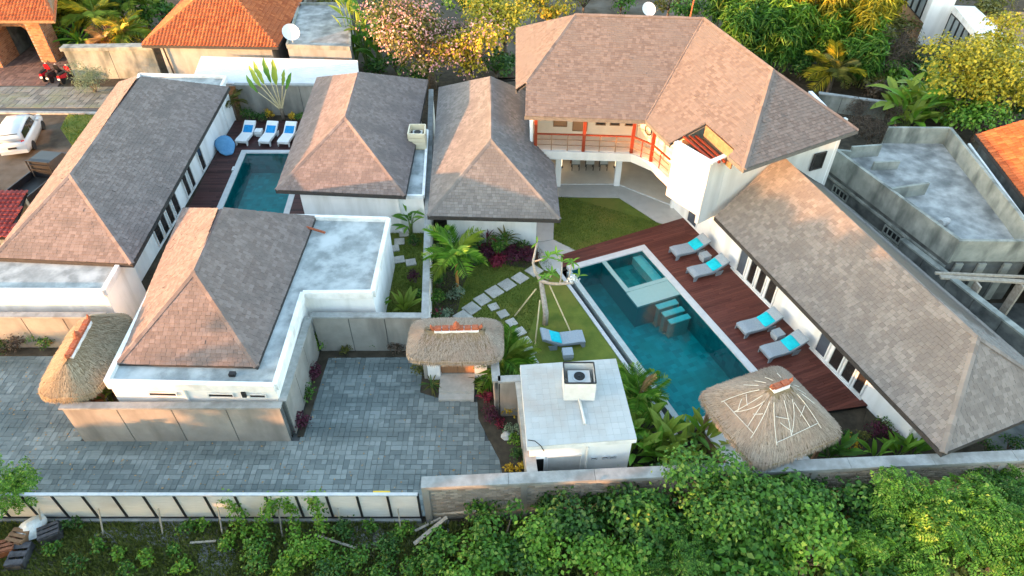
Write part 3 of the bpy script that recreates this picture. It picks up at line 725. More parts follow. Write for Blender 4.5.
# decks: boards run across the short way of the pool
def deck(name, pieces, o, dl, dw, m, wd=.14, top=.06, base='black'):
    d = MB()
    for pc in pieces: d.prism([xy(p) for p in pc], -.1, top - .035)
    st = struct(name, d, base); mb = MB()
    for pc in pieces:
        q = [((Vector((p[0], p[1], 0)) - o).dot(dl), (Vector((p[0], p[1], 0)) - o).dot(dw)) for p in pc]; hs = halves(q)
        x0 = min(a[0] for a in q); x1 = max(a[0] for a in q); y0 = min(a[1] for a in q); y1 = max(a[1] for a in q)
        r = math.floor(y0 / wd)
        while r * wd < y1:
            x = x0 - random.uniform(0, 2)
            while x < x1:
                L = random.uniform(1.6, 3.2); c = clip([(x, r * wd), (x + L - .008, r * wd), (x + L - .008, r * wd + wd - .01), (x, r * wd + wd - .01)], hs)
                if c:
                    zt = top + random.uniform(-.003, .003); n = len(c)
                    mb.add([o + dl * a + dw * b + V(0, 0, zt) for a, b in c] + [o + dl * a + dw * b + V(0, 0, top - .03) for a, b in c], [tuple(range(n))] + [(n + i, n + (i + 1) % n, (i + 1) % n, i) for i in range(n)])
                x += L
            r += 1
    mb.build('deck_board', m, st, 'stuff'); return st
WA, WB = G(683, 218.6), G(881, 420)                 # foot of the long wing's wall
wd_ = (WB - WA).normalized()
def WL(s, z=0.): return WA + wd_ * s + V(0, 0, z)
dtop = G(561, 255.5)
deck('pool_deck', [[dtop, G(683, 218.6), PL(-.0, PWID + 2.6), PL(0, 0), PL(.0, -.3)], [PL(.0, PWID), PL(0, PWID + 2.6), WL(2), WL(14.4), PL(12.4, PWID + .0)], [PL(0, PWID + 2.6), WA, WL(2)]],
     P0, E2, -E1, 'deck')
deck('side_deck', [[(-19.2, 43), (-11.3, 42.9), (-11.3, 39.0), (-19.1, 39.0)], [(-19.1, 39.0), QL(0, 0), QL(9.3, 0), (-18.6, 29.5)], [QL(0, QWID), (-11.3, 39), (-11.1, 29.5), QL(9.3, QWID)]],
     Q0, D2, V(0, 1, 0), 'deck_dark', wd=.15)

# ---------------------------------------------------------------- pools
def tiles_quad(mb, a, b, c, d, n, k):
    a, b, c, d = map(Vector, (a, b, c, d))
    for i in range(n):
        for j in range(k):
            def q(u, v): return a.lerp(b, u).lerp(d.lerp(c, u), v)
            mb.add([q(i / n, j / k), q((i + 1) / n, j / k), q((i + 1) / n, (j + 1) / k), q(i / n, (j + 1) / k)], [(0, 1, 2, 3)])
def basin(parent, F, s0, s1, t0, t1, zt, zb, m, a=.25):
    mb = MB(); n = int((s1 - s0) / a); k = int((t1 - t0) / a); h = max(1, int((zt - zb) / a))
    tiles_quad(mb, F(s0, t0, zb), F(s1, t0, zb), F(s1, t1, zb), F(s0, t1, zb), n, k)
    mb.build('basin_floor', m, parent); mb = MB(); m = 'pool_tile_dimmed'
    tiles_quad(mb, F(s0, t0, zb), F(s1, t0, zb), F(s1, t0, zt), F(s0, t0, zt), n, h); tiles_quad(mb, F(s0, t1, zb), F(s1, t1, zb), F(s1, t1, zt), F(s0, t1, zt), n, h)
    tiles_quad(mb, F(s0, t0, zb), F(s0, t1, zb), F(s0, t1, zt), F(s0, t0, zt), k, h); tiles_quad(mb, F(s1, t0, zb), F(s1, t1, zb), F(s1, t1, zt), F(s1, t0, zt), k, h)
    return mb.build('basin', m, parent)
def slab(F, s0, s1, t0, t1, z0, z1): return MB().prism([xy(F(s0, t0)), xy(F(s1, t0)), xy(F(s1, t1)), xy(F(s0, t1))], z0, z1)
pool = thing('swimming_pool', 'long teal swimming pool with white coping, raised corner spa and submerged steps', 'pool', PL(PLEN / 2, PWID / 2))
basin(pool, PL, .362, PLEN - .362, .112, PWID - .342, .0, -1.45, 'pool_tile')
wt = MB().poly([PL(.3, .08, -.03), PL(PLEN - .35, .08, -.03), PL(PLEN - .35, PWID - .32, -.03), PL(.3, PWID - .32, -.03)]); WZ = (PL(1, 0) - PL(0, 0)).cross(PL(0, 1) - PL(0, 0)).z; wt.f = wt.f if WZ > 0 else [f[::-1] for f in wt.f]; wt.build('water', 'water', pool)
slab(PL, 0, .36, 0, PWID, -.12, .085).build('coping', 'coping', pool)
slab(PL, .363, PLEN, PWID - .34, PWID, -.12, .083).build('coping', 'coping', pool)
slab(PL, PLEN - .36, PLEN - .003, .12, PWID - .343, -.12, .081).build('coping', 'coping', pool)
slab(PL, .363, PLEN, -.16, .11, -.42, -.005).build('overflow_edge', 'wet_coping', pool)
slab(PL, .1, PLEN, -.43, -.163, -.45, -.40).build('overflow_channel', 'black', pool)
slab(PL, .1, PLEN, -.445, -.43, -.45, .03).build('channel_wall', 'black', pool)
slab(PL, -.02, PLEN, -.63, -.45, -.4, .05).build('channel_kerb', 'pipe_grey', pool)
# the spa in the far corner, its bench, and the shelf and steps beside it
ww = PWID - .34
slab(PL, .363, 2.9, 1.92, 2.12, -1.44, -.061).build('spa_base', 'pool_tile_dimmed', pool); slab(PL, .363, 2.9, 1.90, 2.14, -.06, .0).build('spa_wall', 'pool_tile_pale', pool)
slab(PL, 2.7, 2.9, 2.123, ww - .003, -1.44, -.061).build('spa_base', 'pool_tile_dimmed', pool); slab(PL, 2.68, 2.92, 2.143, ww - .003, -.06, .0).build('spa_wall', 'pool_tile_pale', pool)
sb_ = MB(); tiles_quad(sb_, PL(.37, 2.12, -.75), PL(2.7, 2.12, -.75), PL(2.7, ww, -.75), PL(.37, ww, -.75), 7, 7); sb_.build('spa_floor', 'spa_tile', pool)
slab(PL, .37, 2.695, ww - .55, ww - .004, -.74, -.25).build('spa_bench', 'pool_step', pool)
slab(PL, 2.905, 4.05, 1.92, ww - .004, -1.44, -.131).build('shelf_base', 'pool_tile_dimmed', pool); slab(PL, 2.925, 4.05, 1.9, ww - .004, -.13, -.022).build('sun_shelf', 'pool_tile_pale', pool)
for i in range(3): slab(PL, 4.16 + i * .46, 4.5 + i * .46, 2.85 + .08 * i, 4.0 + .08 * i, -.19 - .12 * i, -.13 - .12 * i).build('step', 'pool_step', pool); slab(PL, 4.2 + i * .46, 4.46 + i * .46, 2.9 + .08 * i, 3.95 + .08 * i, -1.44, -.191 - .12 * i).build('step_base', 'pool_tile', pool)
p2_ = thing('swimming_pool', 'small dark teal pool with pale rim between the two shingled villas', 'pool', QL(4, 2))
basin(p2_, QL, .342, QLEN - .342, .342, QWID - .342, .0, -1.45, 'pool_tile')
MB().poly([QL(.3, QWID - .3, -.03), QL(.3, .3, -.03), QL(QLEN - .3, .3, -.03), QL(QLEN - .3, QWID - .3, -.03)]).build('water', 'water', p2_)
slab(QL, 0, .34, 0, QWID, -.12, .08).build('coping', 'coping', p2_); slab(QL, .343, QLEN, 0, .34, -.12, .078).build('coping', 'coping', p2_)
slab(QL, .343, QLEN, QWID - .34, QWID, -.12, .078).build('coping', 'coping', p2_); slab(QL, QLEN - .34, QLEN - .003, .343, QWID - .343, -.12, .076).build('coping', 'coping', p2_)
slab(QL, 2.2, 2.6, -.02, .1, .08, .2).build('skimmer', 'white_trim', p2_)

# ---------------------------------------------------------------- free-standing walls
def wall(name, label, a, b, h, th, m='concrete_wall', capm='concrete_cap', panel=1.5, capw=.12, z0=-.1, cap=.09, cat='wall', group=None):
    a = Vector((a[0], a[1], 0)); b = Vector((b[0], b[1], 0)); L = (b - a).length; d = (b - a) / L; nrm = V(-d.y, d.x, 0)
    t = thing(name, label, cat, (a + b) / 2, group); n = max(1, round(L / panel))
    core = MB().prism([xy(a + nrm * (th / 2 - .035)), xy(b + nrm * (th / 2 - .035)), xy(b - nrm * (th / 2 - .035)), xy(a - nrm * (th / 2 - .035))], z0, h - .03); core.build('wall_core', 'dark_concrete', t)
    for i in range(n):
        p = a + d * (L * i / n + .02); q = a + d * (L * (i + 1) / n - .02)
        MB().prism([xy(p + nrm * th / 2), xy(q + nrm * th / 2), xy(q - nrm * th / 2), xy(p - nrm * th / 2)], z0, h - .002).build('wall_panel', m, t)
    MB().prism([xy(a - d * .06 + nrm * (th + capw) / 2), xy(b + d * .06 + nrm * (th + capw) / 2), xy(b + d * .06 - nrm * (th + capw) / 2), xy(a - d * .06 - nrm * (th + capw) / 2)], h, h + cap).build('wall_cap', capm, t)
    return t
wall('boundary_wall', 'grey compound wall facing the paved court below the hipped roof with white parapet', (-17.25, 16.47), (-8.9, 16.5), 2.12, .2, panel=1.9)
wall('boundary_wall', 'grey side wall of the court beside the blue-white gable wall', (-8.88, 16.75), (-8.88, 21.25), 2.12, .2)
wall('boundary_wall', 'grey wall closing the back of the paved court, left of the thatched door gate', (-8.75, 21.45), (-4.0, 21.42), 2.12, .2)
wall('boundary_wall', 'long thin wall dividing the side strip from the palm garden', (-3.78, 21.2), (-5.45, 43.2), 2.15, .2, 'white_wall', 'concrete_cap', panel=3.)
wall('boundary_wall', 'short grey return wall behind the left thatched gate', (-17.25, 16.7), (-17.25, 18.0), 2.1, .2)
wall('boundary_wall', 'grey wall at the left edge below the white annex', (-40, 21.75), (-18.0, 21.62), 1.95, .2, panel=1.9)
wall('boundary_wall', 'low grey wall right of the thatched door gate', (-.75, 19.2), (-.62, 17.75), 2.1, .18, capw=.16)
wall('boundary_wall', 'grey wall piece joining the low planter wall to the flat-roofed pavilion', (-.5, 17.8), (.3, 17.85), 2.1, .18, capw=.16)
wall('boundary_wall', 'grey wall running along the left side of the flat-roofed pavilion', (.32, 17.6), (.72, 13.5), 2.1, .2, capw=.18, panel=2)
wall('boundary_wall', 'mottled grey wall behind the scooters and the pale bush', G(76, 77.5), G(163, 76), 2.2, .25, 'old_concrete', 'old_concrete', panel=4, capw=.5, cap=.25)
wall('boundary_wall', 'grey garden wall behind the white loungers under the corrugated sheet roof', (-19.0, 44.2), (-10.2, 44.0), 2.1, .2, panel=4)

# front wall of bricks with piers and a cap
fw = thing('brick_wall', 'pale brick boundary wall with concrete piers and cap above the green trees', 'wall', (7.5, 13.5, 0))
FA, FB = V(-3.15, 13.1, 0), V(24, 14.5, 0); fd = (FB - FA).normalized(); fn = V(fd.y, -fd.x, 0)
def FW(s, o=0., z=0.): return FA + fd * s + fn * o + V(0, 0, z)
FL = (FB - FA).length
MB().prism([xy(FW(.1, .085)), xy(FW(FL, .085)), xy(FW(FL, -.10)), xy(FW(.1, -.10))], -.2, 2.05).build('wall_core', 'mortar', fw)
MB().prism([xy(FW(.1, -.103)), xy(FW(FL, -.103)), xy(FW(FL, -.12)), xy(FW(.1, -.12))], -.2, 2.05).build('inner_render', 'concrete_wall', fw)
bk = MB(); row = 0; z = .0
while z < 1.98:
    s = .3 + (row % 2) * .13
    while s < FL - .3:
        L = .25; o = .112 + random.uniform(-.008, .01)
        if (s / 3.45) % 1 > .06: bk.add([FW(s, o, z), FW(s + L, o, z), FW(s + L, o, z + .095), FW(s, o, z + .095), FW(s, .08, z), FW(s + L, .08, z), FW(s + L, .08, z + .095), FW(s, .08, z + .095)],
               [(0, 1, 2, 3), (3, 2, 6, 7), (1, 5, 6, 2), (0, 3, 7, 4), (0, 4, 5, 1)])
        s += L + .022
    z += .117; row += 1
bk.build('brick', 'brick_grey', fw, 'stuff')
for i in range(8): MB().prism([xy(FW(i * 3.45, .15)), xy(FW(i * 3.45 + .24, .15)), xy(FW(i * 3.45 + .24, -.13)), xy(FW(i * 3.45, -.13))], -.2, 2.1).build('pier', 'concrete_wall', fw)
MB().prism([xy(FW(.0, .17)), xy(FW(FL, .17)), xy(FW(FL, .145)), xy(FW(.0, .145))], 1.96, 2.1).build('bond_beam', 'concrete_wall', fw)
for i in range(9): MB().prism([xy(FW(i * 3.03 + .004, .2)), xy(FW(i * 3.03 + 3.02, .2)), xy(FW(i * 3.03 + 3.02, -.25)), xy(FW(i * 3.03 + .004, -.25))], 2.102, 2.2).build('wall_cap', 'concrete_cap', fw)

# white panel fence along the court
fe = thing('panel_fence', 'low white panel fence with dark posts and silver rail along the paved court', 'fence', (-14, 13.0, 0))
FX0, FX1, FN = -24.8, -3.32, 20; pw = (FX1 - FX0) / FN
for i in range(FN):
    MB().box(FX0 + i * pw + .045, FX0 + (i + 1) * pw - .045, 13.02, 13.06, .1, 1.52).build('panel', 'fence_panel', fe)
for i in range(FN + 1): MB().box(FX0 + i * pw - .035, FX0 + i * pw + .035, 12.985, 13.08, -.1, 1.55).build('post', 'black_metal', fe)
MB().box(FX0, FX1, 12.97, 13.09, 1.552, 1.61).build('top_rail', 'pipe_grey', fe)
MB().box(FX0, FX1, 12.99, 13.075, .03, .098).build('bottom_rail', 'black_metal', fe)
MB().box(FX0, FX1, 12.88, 13.14, -.2, .028).build('footing', 'concrete_cap', fe)
for i in range(1, FN, 2):
    MB().tube([V(FX0 + i * pw + .3, 12.96, .75), V(FX0 + i * pw + .42, 12.35, -.1)], .03, 6).build('brace', 'wood_grey', fe)
MB().box(-4.9, -4.3, 13.1, 13.16, 1.5, 1.6).build('yellow_marker', 'yellow_paint', fe)

# stepping stones
def stones(pts, sz, label, group, rz=.4):
    for i, (x, y) in enumerate(pts):
        p = G(x, y); a = rz + random.uniform(-.06, .06); h = sz / 2 * random.uniform(.95, 1.05); ca, sa = math.cos(a), math.sin(a)
        q = [(p.x + ca * u * h - sa * v * h, p.y + sa * u * h + ca * v * h) for u, v in ((-1, -1), (1, -1), (1, 1), (-1, 1))]
        o = MB().prism(q, -.05, .075).build('stepping_stone', 'stone_slab'); tag(o, label[i], 'stepping stone', group)
N7 = ['first', 'second', 'third', 'fourth', 'fifth', 'sixth', 'seventh', 'eighth']
stones([(534, 271.5), (520, 278.8), (507, 285.5), (494.5, 292.5), (482.5, 300.5), (471.5, 309.3), (463, 317.5)], .70,
       [f'large square stepping stone on the lawn, {k} from the house path' for k in N7[:7]], 'large stepping stones', .72)
stones([(493.7, 307.6), (503, 314.7), (511.5, 323.2), (520, 332.3), (525.7, 341.7), (530, 352), (532, 362)], .47,
       [f'small square stepping stone in the curved row, {k} from the large stones' for k in N7[:7]], 'small stepping stones', .5)
stones([(404, 234.5), (399.5, 242.3), (394.3, 249.2), (389, 256.5), (399.3, 260.3), (411, 263)], .52,
       [f'grey stepping stone in the shaded side strip, {k} from the white wall' for k in N7[:6]], 'side strip stepping stones', .2)
# ---------------------------------------------------------------- buildings
def box_walls(parent, poly, z0, z1, m='white_wall', name='wall'):
    n = len(poly)
    A = sum(poly[i][0] * poly[(i + 1) % n][1] - poly[(i + 1) % n][0] * poly[i][1] for i in range(n))
    if A < 0: poly = poly[::-1]
    b = MB(); vs = [(p[0], p[1], z0) for p in poly] + [(p[0], p[1], z1) for p in poly]
    b.add(vs, [(i, (i + 1) % n, n + (i + 1) % n, n + i) for i in range(n)] + [tuple(range(n, 2 * n))]); return b.build(name, m, parent)
def parapet(parent, poly, z0, z1, th=.16, m='white_trim', open_edges=()):
    n = len(poly)
    for i in range(n):
        if i in open_edges: continue
        a = V(*poly[i], 0); b = V(*poly[(i + 1) % n], 0); d = (b - a).normalized()
        MB().beam(a + d * th / 2 + V(0, 0, (z0 + z1) / 2), b - d * th / 2 + V(0, 0, (z0 + z1) / 2 + .002 * (i % 3)), th, z1 - z0, ext=th * .5 - .002).build('parapet', m, parent)

# --- villa A, far left
vA = thing('villa', 'long villa at left with grey hipped shingle roof and white annex', 'house', (-21.8, 32, 0))
a_fl, a_fr, a_br, a_bl = G(-7, 257.5, 2.9), G(132, 264, 2.9), G(229, 87, 2.9), G(119, 82, 2.9)
a_r0, a_r1 = G(70, 175, 5.1), G(141, 78, 5.1)
roof(vA, hip_slopes(a_fl, a_fr, a_br, a_bl, a_r0, a_r1), [(a_fl, a_fr), (a_fr, a_br), (a_bl, a_fl)], 'shingle', [(a_r0, a_r1), (a_fl, a_r0), (a_fr, a_r0)])
box_walls(vA, [(-24.2, 25.0), (-18.95, 25.0), (-19.3, 41.8), (-25.2, 42)], -.1, 2.74)
annex = [(-27, 22.42), (-18.05, 22.38), (-18.22, 25.2), (-27, 25.4)]
box_walls(vA, annex, -.1, 2.66, name='annex_wall')
MB().prism(annex, 2.663, 2.7).build('annex_roof', 'flat_roof', vA); parapet(vA, annex, 2.5, 2.84, .2, open_edges=(2,))
can = [xy(G(139.5, 74, 2.75)), xy(G(226, 76.5, 2.75)), xy(G(219, 90, 2.75)), xy(G(133, 88, 2.75))]
MB().prism(can, 2.55, 2.62).build('canopy_roof', 'flat_roof', vA); parapet(vA, can, 2.5, 2.8, .16, 'white_trim', (2,))
box_walls(vA, [(-25, 42.0), (-19.2, 41.8), (-19.2, 43.2), (-25, 43.4)], -.1, 2.54, name='rear_wall')
def awall(y): return (-19.13 - (y - 33) * .021 + .03, y)
for y0, y1 in ((28.9, 29.65), (29.8, 30.5), (30.7, 31.4), (31.6, 32.35), (33.5, 34.15), (34.4, 35.0), (36.3, 37.0)):
    window(vA, awall(y0), awall(y1), .06, 2.25, (1, .02), 'white_trim', 'glass', fw=.06, proud=.06, name='door')

# --- villa B, front left
vB = thing('villa', 'front villa with sunlit hipped shingle roof, flat roof terrace and white parapet', 'house', (-12, 22, 0))
b_fl, b_fr, b_br, b_bl = G(117, 364, 3.0), G(257, 367, 3.0), V(-9.75, 27.6, 3.0), G(183, 208, 3.0)
b_r0, b_r1 = G(194, 272, 5.2), G(221.4, 210.3, 5.2)
roof(vB, hip_slopes(b_fl, b_fr, b_br, b_bl, b_r0, b_r1), [(b_fr, b_br), (b_bl, b_fl)], 'shingle', [(b_r0, b_r1), (b_fl, b_r0), (b_fr, b_r0), (b_br, b_r1)], drop=.1)
bp = [(-15.42, 16.95), (-8.98, 16.78), (-9.10, 21.98), (-6.07, 22.02), (-6.10, 27.4), (-16.1, 27.9)]
box_walls(vB, [(p[0] + (.02 if p[0] < -12 else -.02), p[1] + (.02 if p[1] < 23 else -.02)) for p in bp], -.1, 2.78)
MB().prism(bp, 2.783, 2.88).build('flat_roof', 'flat_roof', vB); parapet(vB, bp, 2.72, 3.08, .2)
for x0, x1 in ((-14.0, -12.9), (-11.7, -10.7), (-10.1, -9.45)): window(vB, (x0, 16.94 - (x0 + 15.4) * .026), (x1, 16.94 - (x1 + 15.4) * .026), 2.28, 2.5, (0, -1), 'white_trim', 'glass', .03, name='vent_window')
MB().tube([V(-12.55, 16.84, 2.7), V(-12.55, 16.84, -.05)], .05, 8).build('downpipe', 'white_trim', vB)
MB().box(-10.35, -10.2, 16.72, 16.8, 2.35, 2.65).build('wall_lamp', 'black_metal', vB)
MB().tube([V(-9.95, 26.6, 3.12), V(-9.0, 26.25, 3.05)], .06, 6).build('roof_pipe', 'ornament', vB)
MB().box(-10.9, -10.66, 17.3, 17.48, 2.885, 3.03).build('roof_outlet', 'black_metal', vB)

# --- villa C, behind the small pool
vC = thing('villa', 'middle left villa with hipped shingle roof beside the small pool', 'house', (-9, 36, 0))
c_fl, c_fr, c_br, c_bl = G(276, 190, 2.9), G(405, 196, 2.9), G(428, 80, 2.9), G(317, 77.5, 2.9)
c_r0, c_r1 = G(345, 117.5, 5.1), G(358, 73.5, 5.1)
roof(vC, hip_slopes(c_fl, c_fr, c_br, c_bl, c_r0, c_r1), [(c_fl, c_fr), (c_fr, c_br), (c_bl, c_fl)], 'shingle', [(c_r0, c_r1), (c_fl, c_r0), (c_fr, c_r0)])
box_walls(vC, [(-11.35, 30.55), (-6.2, 30.3), (-6.2, 42.4), (-12.2, 42.8)], -.1, 2.74)
box_walls(vC, [(-6.22, 30.28), (-4.72, 30.22), (-5.1, 37), (-6.22, 37)], -.1, 2.45, name='annex_wall')
MB().prism([(-6.25, 30.15), (-4.68, 30.1), (-5.1, 37.05), (-6.25, 37.05)], 2.453, 2.52).build('annex_roof', 'flat_roof', vC)
parapet(vC, [(-6.25, 30.12), (-4.68, 30.08), (-5.1, 37.05), (-6.25, 37.05)], 2.4, 2.62, .14, open_edges=(3,))
MB().tube([V(-6.05, 30.2, 2.4), V(-6.05, 30.2, 0)], .045, 8).build('downpipe', 'white_trim', vC)
acb = thing('air_conditioner_box', 'cream louvred box holding an air conditioner on the roof of the middle left villa', 'air conditioner', (-5.5, 35.4, 2.5))
for a, b in (((-5.95, 34.9), (-4.98, 34.85)), ((-4.98, 34.85), (-5.05, 36.0)), ((-5.95, 36.0), (-5.05, 36.0)), ((-5.95, 34.9), (-5.95, 36.0))):
    MB().beam(V(*a, 3.05), V(*b, 3.05), .07, 1.0).build('side_panel', 'ac_cream', acb)
for k in range(4): MB().box(-5.93, -5.0, 34.78, 34.81, 2.62 + k * .24, 2.8 + k * .24).build('louvre', 'ac_cream', acb)
MB().box(-5.75, -5.2, 35.3, 35.75, 2.56, 3.3).build('condenser', 'ac_white', acb); MB().lathe([(.2, 0), (.2, .03)], (-5.48, 35.52, 3.301), 14).build('fan_grille', 'black_metal', acb)

# --- villa D, centre
vD = thing('villa', 'central single-storey villa with hipped shingle roof and dark eaves', 'house', (-1, 34, 0))
d_fl, d_fr, d_bl = G(428, 216, 2.9), G(560, 219.5, 2.9), G(439, 87.5, 2.9); d_r0, d_r1 = G(491, 140, 5.1), G(491, 77.5, 5.1)
d_e = G(554, 164, 2.9); d_k = RP(532, 141, d_fr, d_e, d_r0); d_m = RP(527, 92, d_fr, d_e, d_r0); d_br = V(d_m.x, 41.8, d_m.z)
roof(vD, [([[d_fl, d_fr, d_r0]], d_fl, d_fr, d_r0), ([[d_fr, d_e, d_r0], [d_e, d_k, d_r0], [d_k, d_m, d_r1, d_r0]], d_fr, d_e, d_r0), ([[d_bl, d_fl, d_r0, d_r1]], d_bl, d_fl, d_r0), ([[d_br, d_bl, d_r1]], d_br, d_bl, d_r1)],
     [(d_fl, d_fr), (d_fr, d_e), (d_bl, d_fl)], 'shingle_pale', [(d_r0, d_r1), (d_fl, d_r0), (d_fr, d_r0)])
box_walls(vD, [(-3.45, 29.35), (1.3, 29.28), (1.3, 34.0), (.2, 35), (.2, 41), (-4.0, 41)], -.1, 2.74)

# --- the two-storey house
vM = thing('main_house', 'two-storey white house with large sunlit pink shingle roof and red balcony', 'house', (8, 36, 0))
R0_, R1_, R2_ = G(576, 14.5, 8.6), G(704, 18.5, 8.6), G(773, 70, 8.6); V1 = G(646, 120.5, 5.5)
fl_ = RP(525, 116, R0_, R1_, V1); hh_ = RP(526, 83, R0_, R1_, V1)
lp = (R0_, hh_, hh_ + V(-.01, 1, 0)); L0 = RP(516, 90, *lp); L1_ = RP(516, 28, *lp)
ap = (R1_, R2_, V1); E_ = RP(744, 169, *ap); N1 = RP(670, 143.7, *ap); c1 = RP(681, 137.5, *ap); c2 = RP(706, 124, *ap); c3 = RP(735, 149, *ap); c4 = RP(728.7, 156, *ap)
K_ = G(858, 130, E_.z); J_ = V(15.6, 42.0, 4.6); L2_ = V(L1_.x, L1_.y + .1, L1_.z)
eu = (R2_ - R1_).normalized()
md = roof(vM, [([[fl_, V1, R1_, R0_, hh_]], fl_, V1, R1_), ([[L1_, L0, hh_, R0_]], L1_, L0, R0_),
               ([[V1, N1, c1, c2, R1_], [c2, c3, R2_, R1_], [c3, E_, R2_], [c3, c4, E_]], V1, V1 + eu, R1_), ([[E_, K_, R2_]], E_, K_, R2_)],
          [(fl_, V1), (V1, N1), (c4, E_), (E_, K_), (L1_, L0)], 'shingle_rose', [(R0_, R1_), (R1_, R2_), (R0_, hh_), (R1_, V1), (R2_, E_), (R2_, K_)], fm='fascia_pale')
bk2 = MB()
for tri in ((R1_, K_, J_), (R1_, R2_, K_), (R0_, R1_, J_), (R0_, J_, L1_)): bk2.poly([p - V(0, 0, .01) for p in tri])
bk2.build('rear_slope', 'shingle', md)
# balcony slab, floor and rear wall
bal = [(1.15, 33.45), (6.62, 33.12), (7.62, 32.2), (8.28, 30.55), (9.6, 28.9), (13, 33), (12, 41), (1.15, 41)]
MB().prism(bal, 2.78, 3.28).build('balcony_slab', 'warm_wall', vM)
MB().prism([(1.25, 33.62), (6.62, 33.3), (7.7, 32.3), (8.3, 31.0), (10, 33), (9, 38), (1.25, 38)], 3.283, 3.3).build('balcony_floor', 'cream_wall', vM)
MB().prism([(1.2, 35.35), (7.1, 35.05), (7.1, 35.25), (1.2, 35.55)], 3.303, 6.0).build('upper_wall', 'cream_wall', vM)
MB().prism([(7.12, 35.15), (9.0, 31.3), (9.2, 31.45), (7.3, 35.3)], 3.303, 5.45).build('upper_wall', 'cream_wall', vM)
MB().prism([(1.0, 33.7), (1.15, 33.7), (1.15, 40.5), (1.0, 40.5)], 2.785, 5.35).build('side_wall', 'white_wall', vM)
for x0, x1, z0, z1 in ((2.35, 3.15, 3.8, 5.4), (3.45, 4.3, 3.55, 5.3)): window(vM, (x0, 35.41 - x0 * .051), (x1, 35.41 - x1 * .051), z0, z1, (0, -1), 'wood_brown', 'wood_door', .06, name='shutter')
for x0 in (4.75, 5.55, 6.4): window(vM, (x0, 35.41 - x0 * .051), (x0 + .58, 35.41 - (x0 + .58) * .051), 3.95, 5.2, (0, -1), 'wood_brown', 'glass', .05)
# railing
rl = [V(1.3, 33.55, 3.3), V(3.95, 33.4, 3.3), V(6.6, 33.22, 3.3), V(7.55, 32.35, 3.3), V(8.2, 30.85, 3.3)]
for p in rl[:4]: MB().beam(p, V(p.x, p.y, 5.45), .17, .17).build('balcony_post', 'wood_red', vM)
for a, b, nb in ((rl[0], rl[1], 3), (rl[1], rl[2], 3), (rl[2], rl[3], 2), (rl[3], rl[4], 2)):
    MB().beam(a + V(0, 0, 1.0), b + V(0, 0, 1.0), .09, .07).build('handrail', 'wood_red', vM)
    for z in (.34, .67): MB().beam(a + V(0, 0, z), b + V(0, 0, z), .035, .035).build('rail', 'wood_brown', vM)
    for k in range(1, nb): q = a.lerp(b, k / nb); MB().beam(q, q + V(0, 0, .97), .05, .05).build('baluster', 'wood_red' if nb == 2 else 'wood_brown', vM)
# ground floor: columns, back wall, ceiling stays the slab above
for x, y in ((6.32, 35.0), (2.75, 34.95), (9.35, 32.7)): MB().box(x - .17, x + .17, y - .17, y + .17, .05, 2.78).build('column', 'white_wall', vM)
MB().prism([(1.25, 40.3), (12.4, 40.3), (12.4, 40.5), (1.25, 40.5)], .07, 2.78).build('back_wall', 'cream_wall', vM)
MB().prism([(9.45, 32.6), (9.62, 32.6), (12.5, 40.2), (12.3, 40.2)], .07, 2.78).build('inner_wall', 'cream_wall', vM)
MB().prism([(1.18, 34.1), (1.36, 34.1), (1.36, 40.2), (1.18, 40.2)], .07, 2.78).build('inner_wall', 'white_wall', vM)
MB().beam(V(2.3, 34.98, .085), V(6.3, 35.0, .085), .09, .03).build('door_track', 'white_trim', vM)
MB().beam(V(6.4, 35.0, .085), V(9.3, 32.75, .085), .09, .03).build('door_track', 'white_trim', vM)
# upper block on the right with an open terrace cut into the roof
ztop = min(c1.z, c4.z) - .02; kk = [V(p.x, p.y, 0) for p in (G(675, 143, ztop), G(710.6, 164, ztop), G(728.7, 156, ztop))]; k0, k1 = kk[0], kk[1]; kl = (kk[2] - kk[1]).length; E2s = E2; E2f = (kk[2] - kk[1]).normalized(); k2 = k1 + E2 * 8.0; k3 = k2 + V(-.6, 3.5, 0); inn = V(.18, .02, 0)
def thin(a, b, th, z0, z1, name, m, side=1):
    d = (b - a).normalized(); n = V(-d.y, d.x, 0) * side; return MB().prism([xy(a), xy(b), xy(b + n * th), xy(a + n * th)], z0, z1).build(name, m, vM)
thin(k0, k1, .2, 2.77, ztop, 'upper_wall', 'warm_wall'); thin(k1 + E2f * .001, kk[2], .2, 2.3, ztop, 'upper_wall', 'warm_wall')
thin(kk[2] + E2f * .002, k2, .2, 2.3, E_.z + .15, 'upper_wall', 'warm_wall')
thin(k2 - E2 * .2, k3, .2, 2.77, E_.z - .05, 'upper_wall', 'white_wall'); 
MB().beam(V(k0.x, k0.y, ztop + .05), V(k1.x, k1.y, ztop + .05), .26, .09, side=-.05).build('wall_cap', 'white_trim', vM); MB().beam(V(k1.x, k1.y, ztop + .051), kk[2] + V(0, 0, ztop + .051), .26, .09, side=-.05).build('wall_cap', 'white_trim', vM)
window(vM, xy(k1 + E2 * 6.5 + E1 * .0), xy(k1 + E2 * 7.3), 3.9, 4.9, E1, 'fascia', 'glass', .06)
A1 = G(681.5, 138, ztop + .04); D1_ = G(710.6, 163, ztop + .04); ln_ = V(c2.x - c1.x, c2.y - c1.y, 0).length
thin(V(c2.x, c2.y, 0), V(c3.x, c3.y, 0), .08, ztop - .35, c3.z - .12, 'terrace_screen', 'wood_brown')
thin(V(c1.x, c1.y, 0) + E2 * .1, V(c2.x, c2.y, 0), .08, ztop - .35, c1.z - .14, 'terrace_screen', 'wood_brown', -1)
ins = (k0 + k1 + kk[2] + V(c2.x, c2.y, 0)) / 4
MB().prism([xy(p.lerp(ins, .12)) for p in (k0, k1, kk[2], V(c2.x, c2.y, 0))], ztop - .55, ztop - .5).build('terrace_floor', 'black', vM)
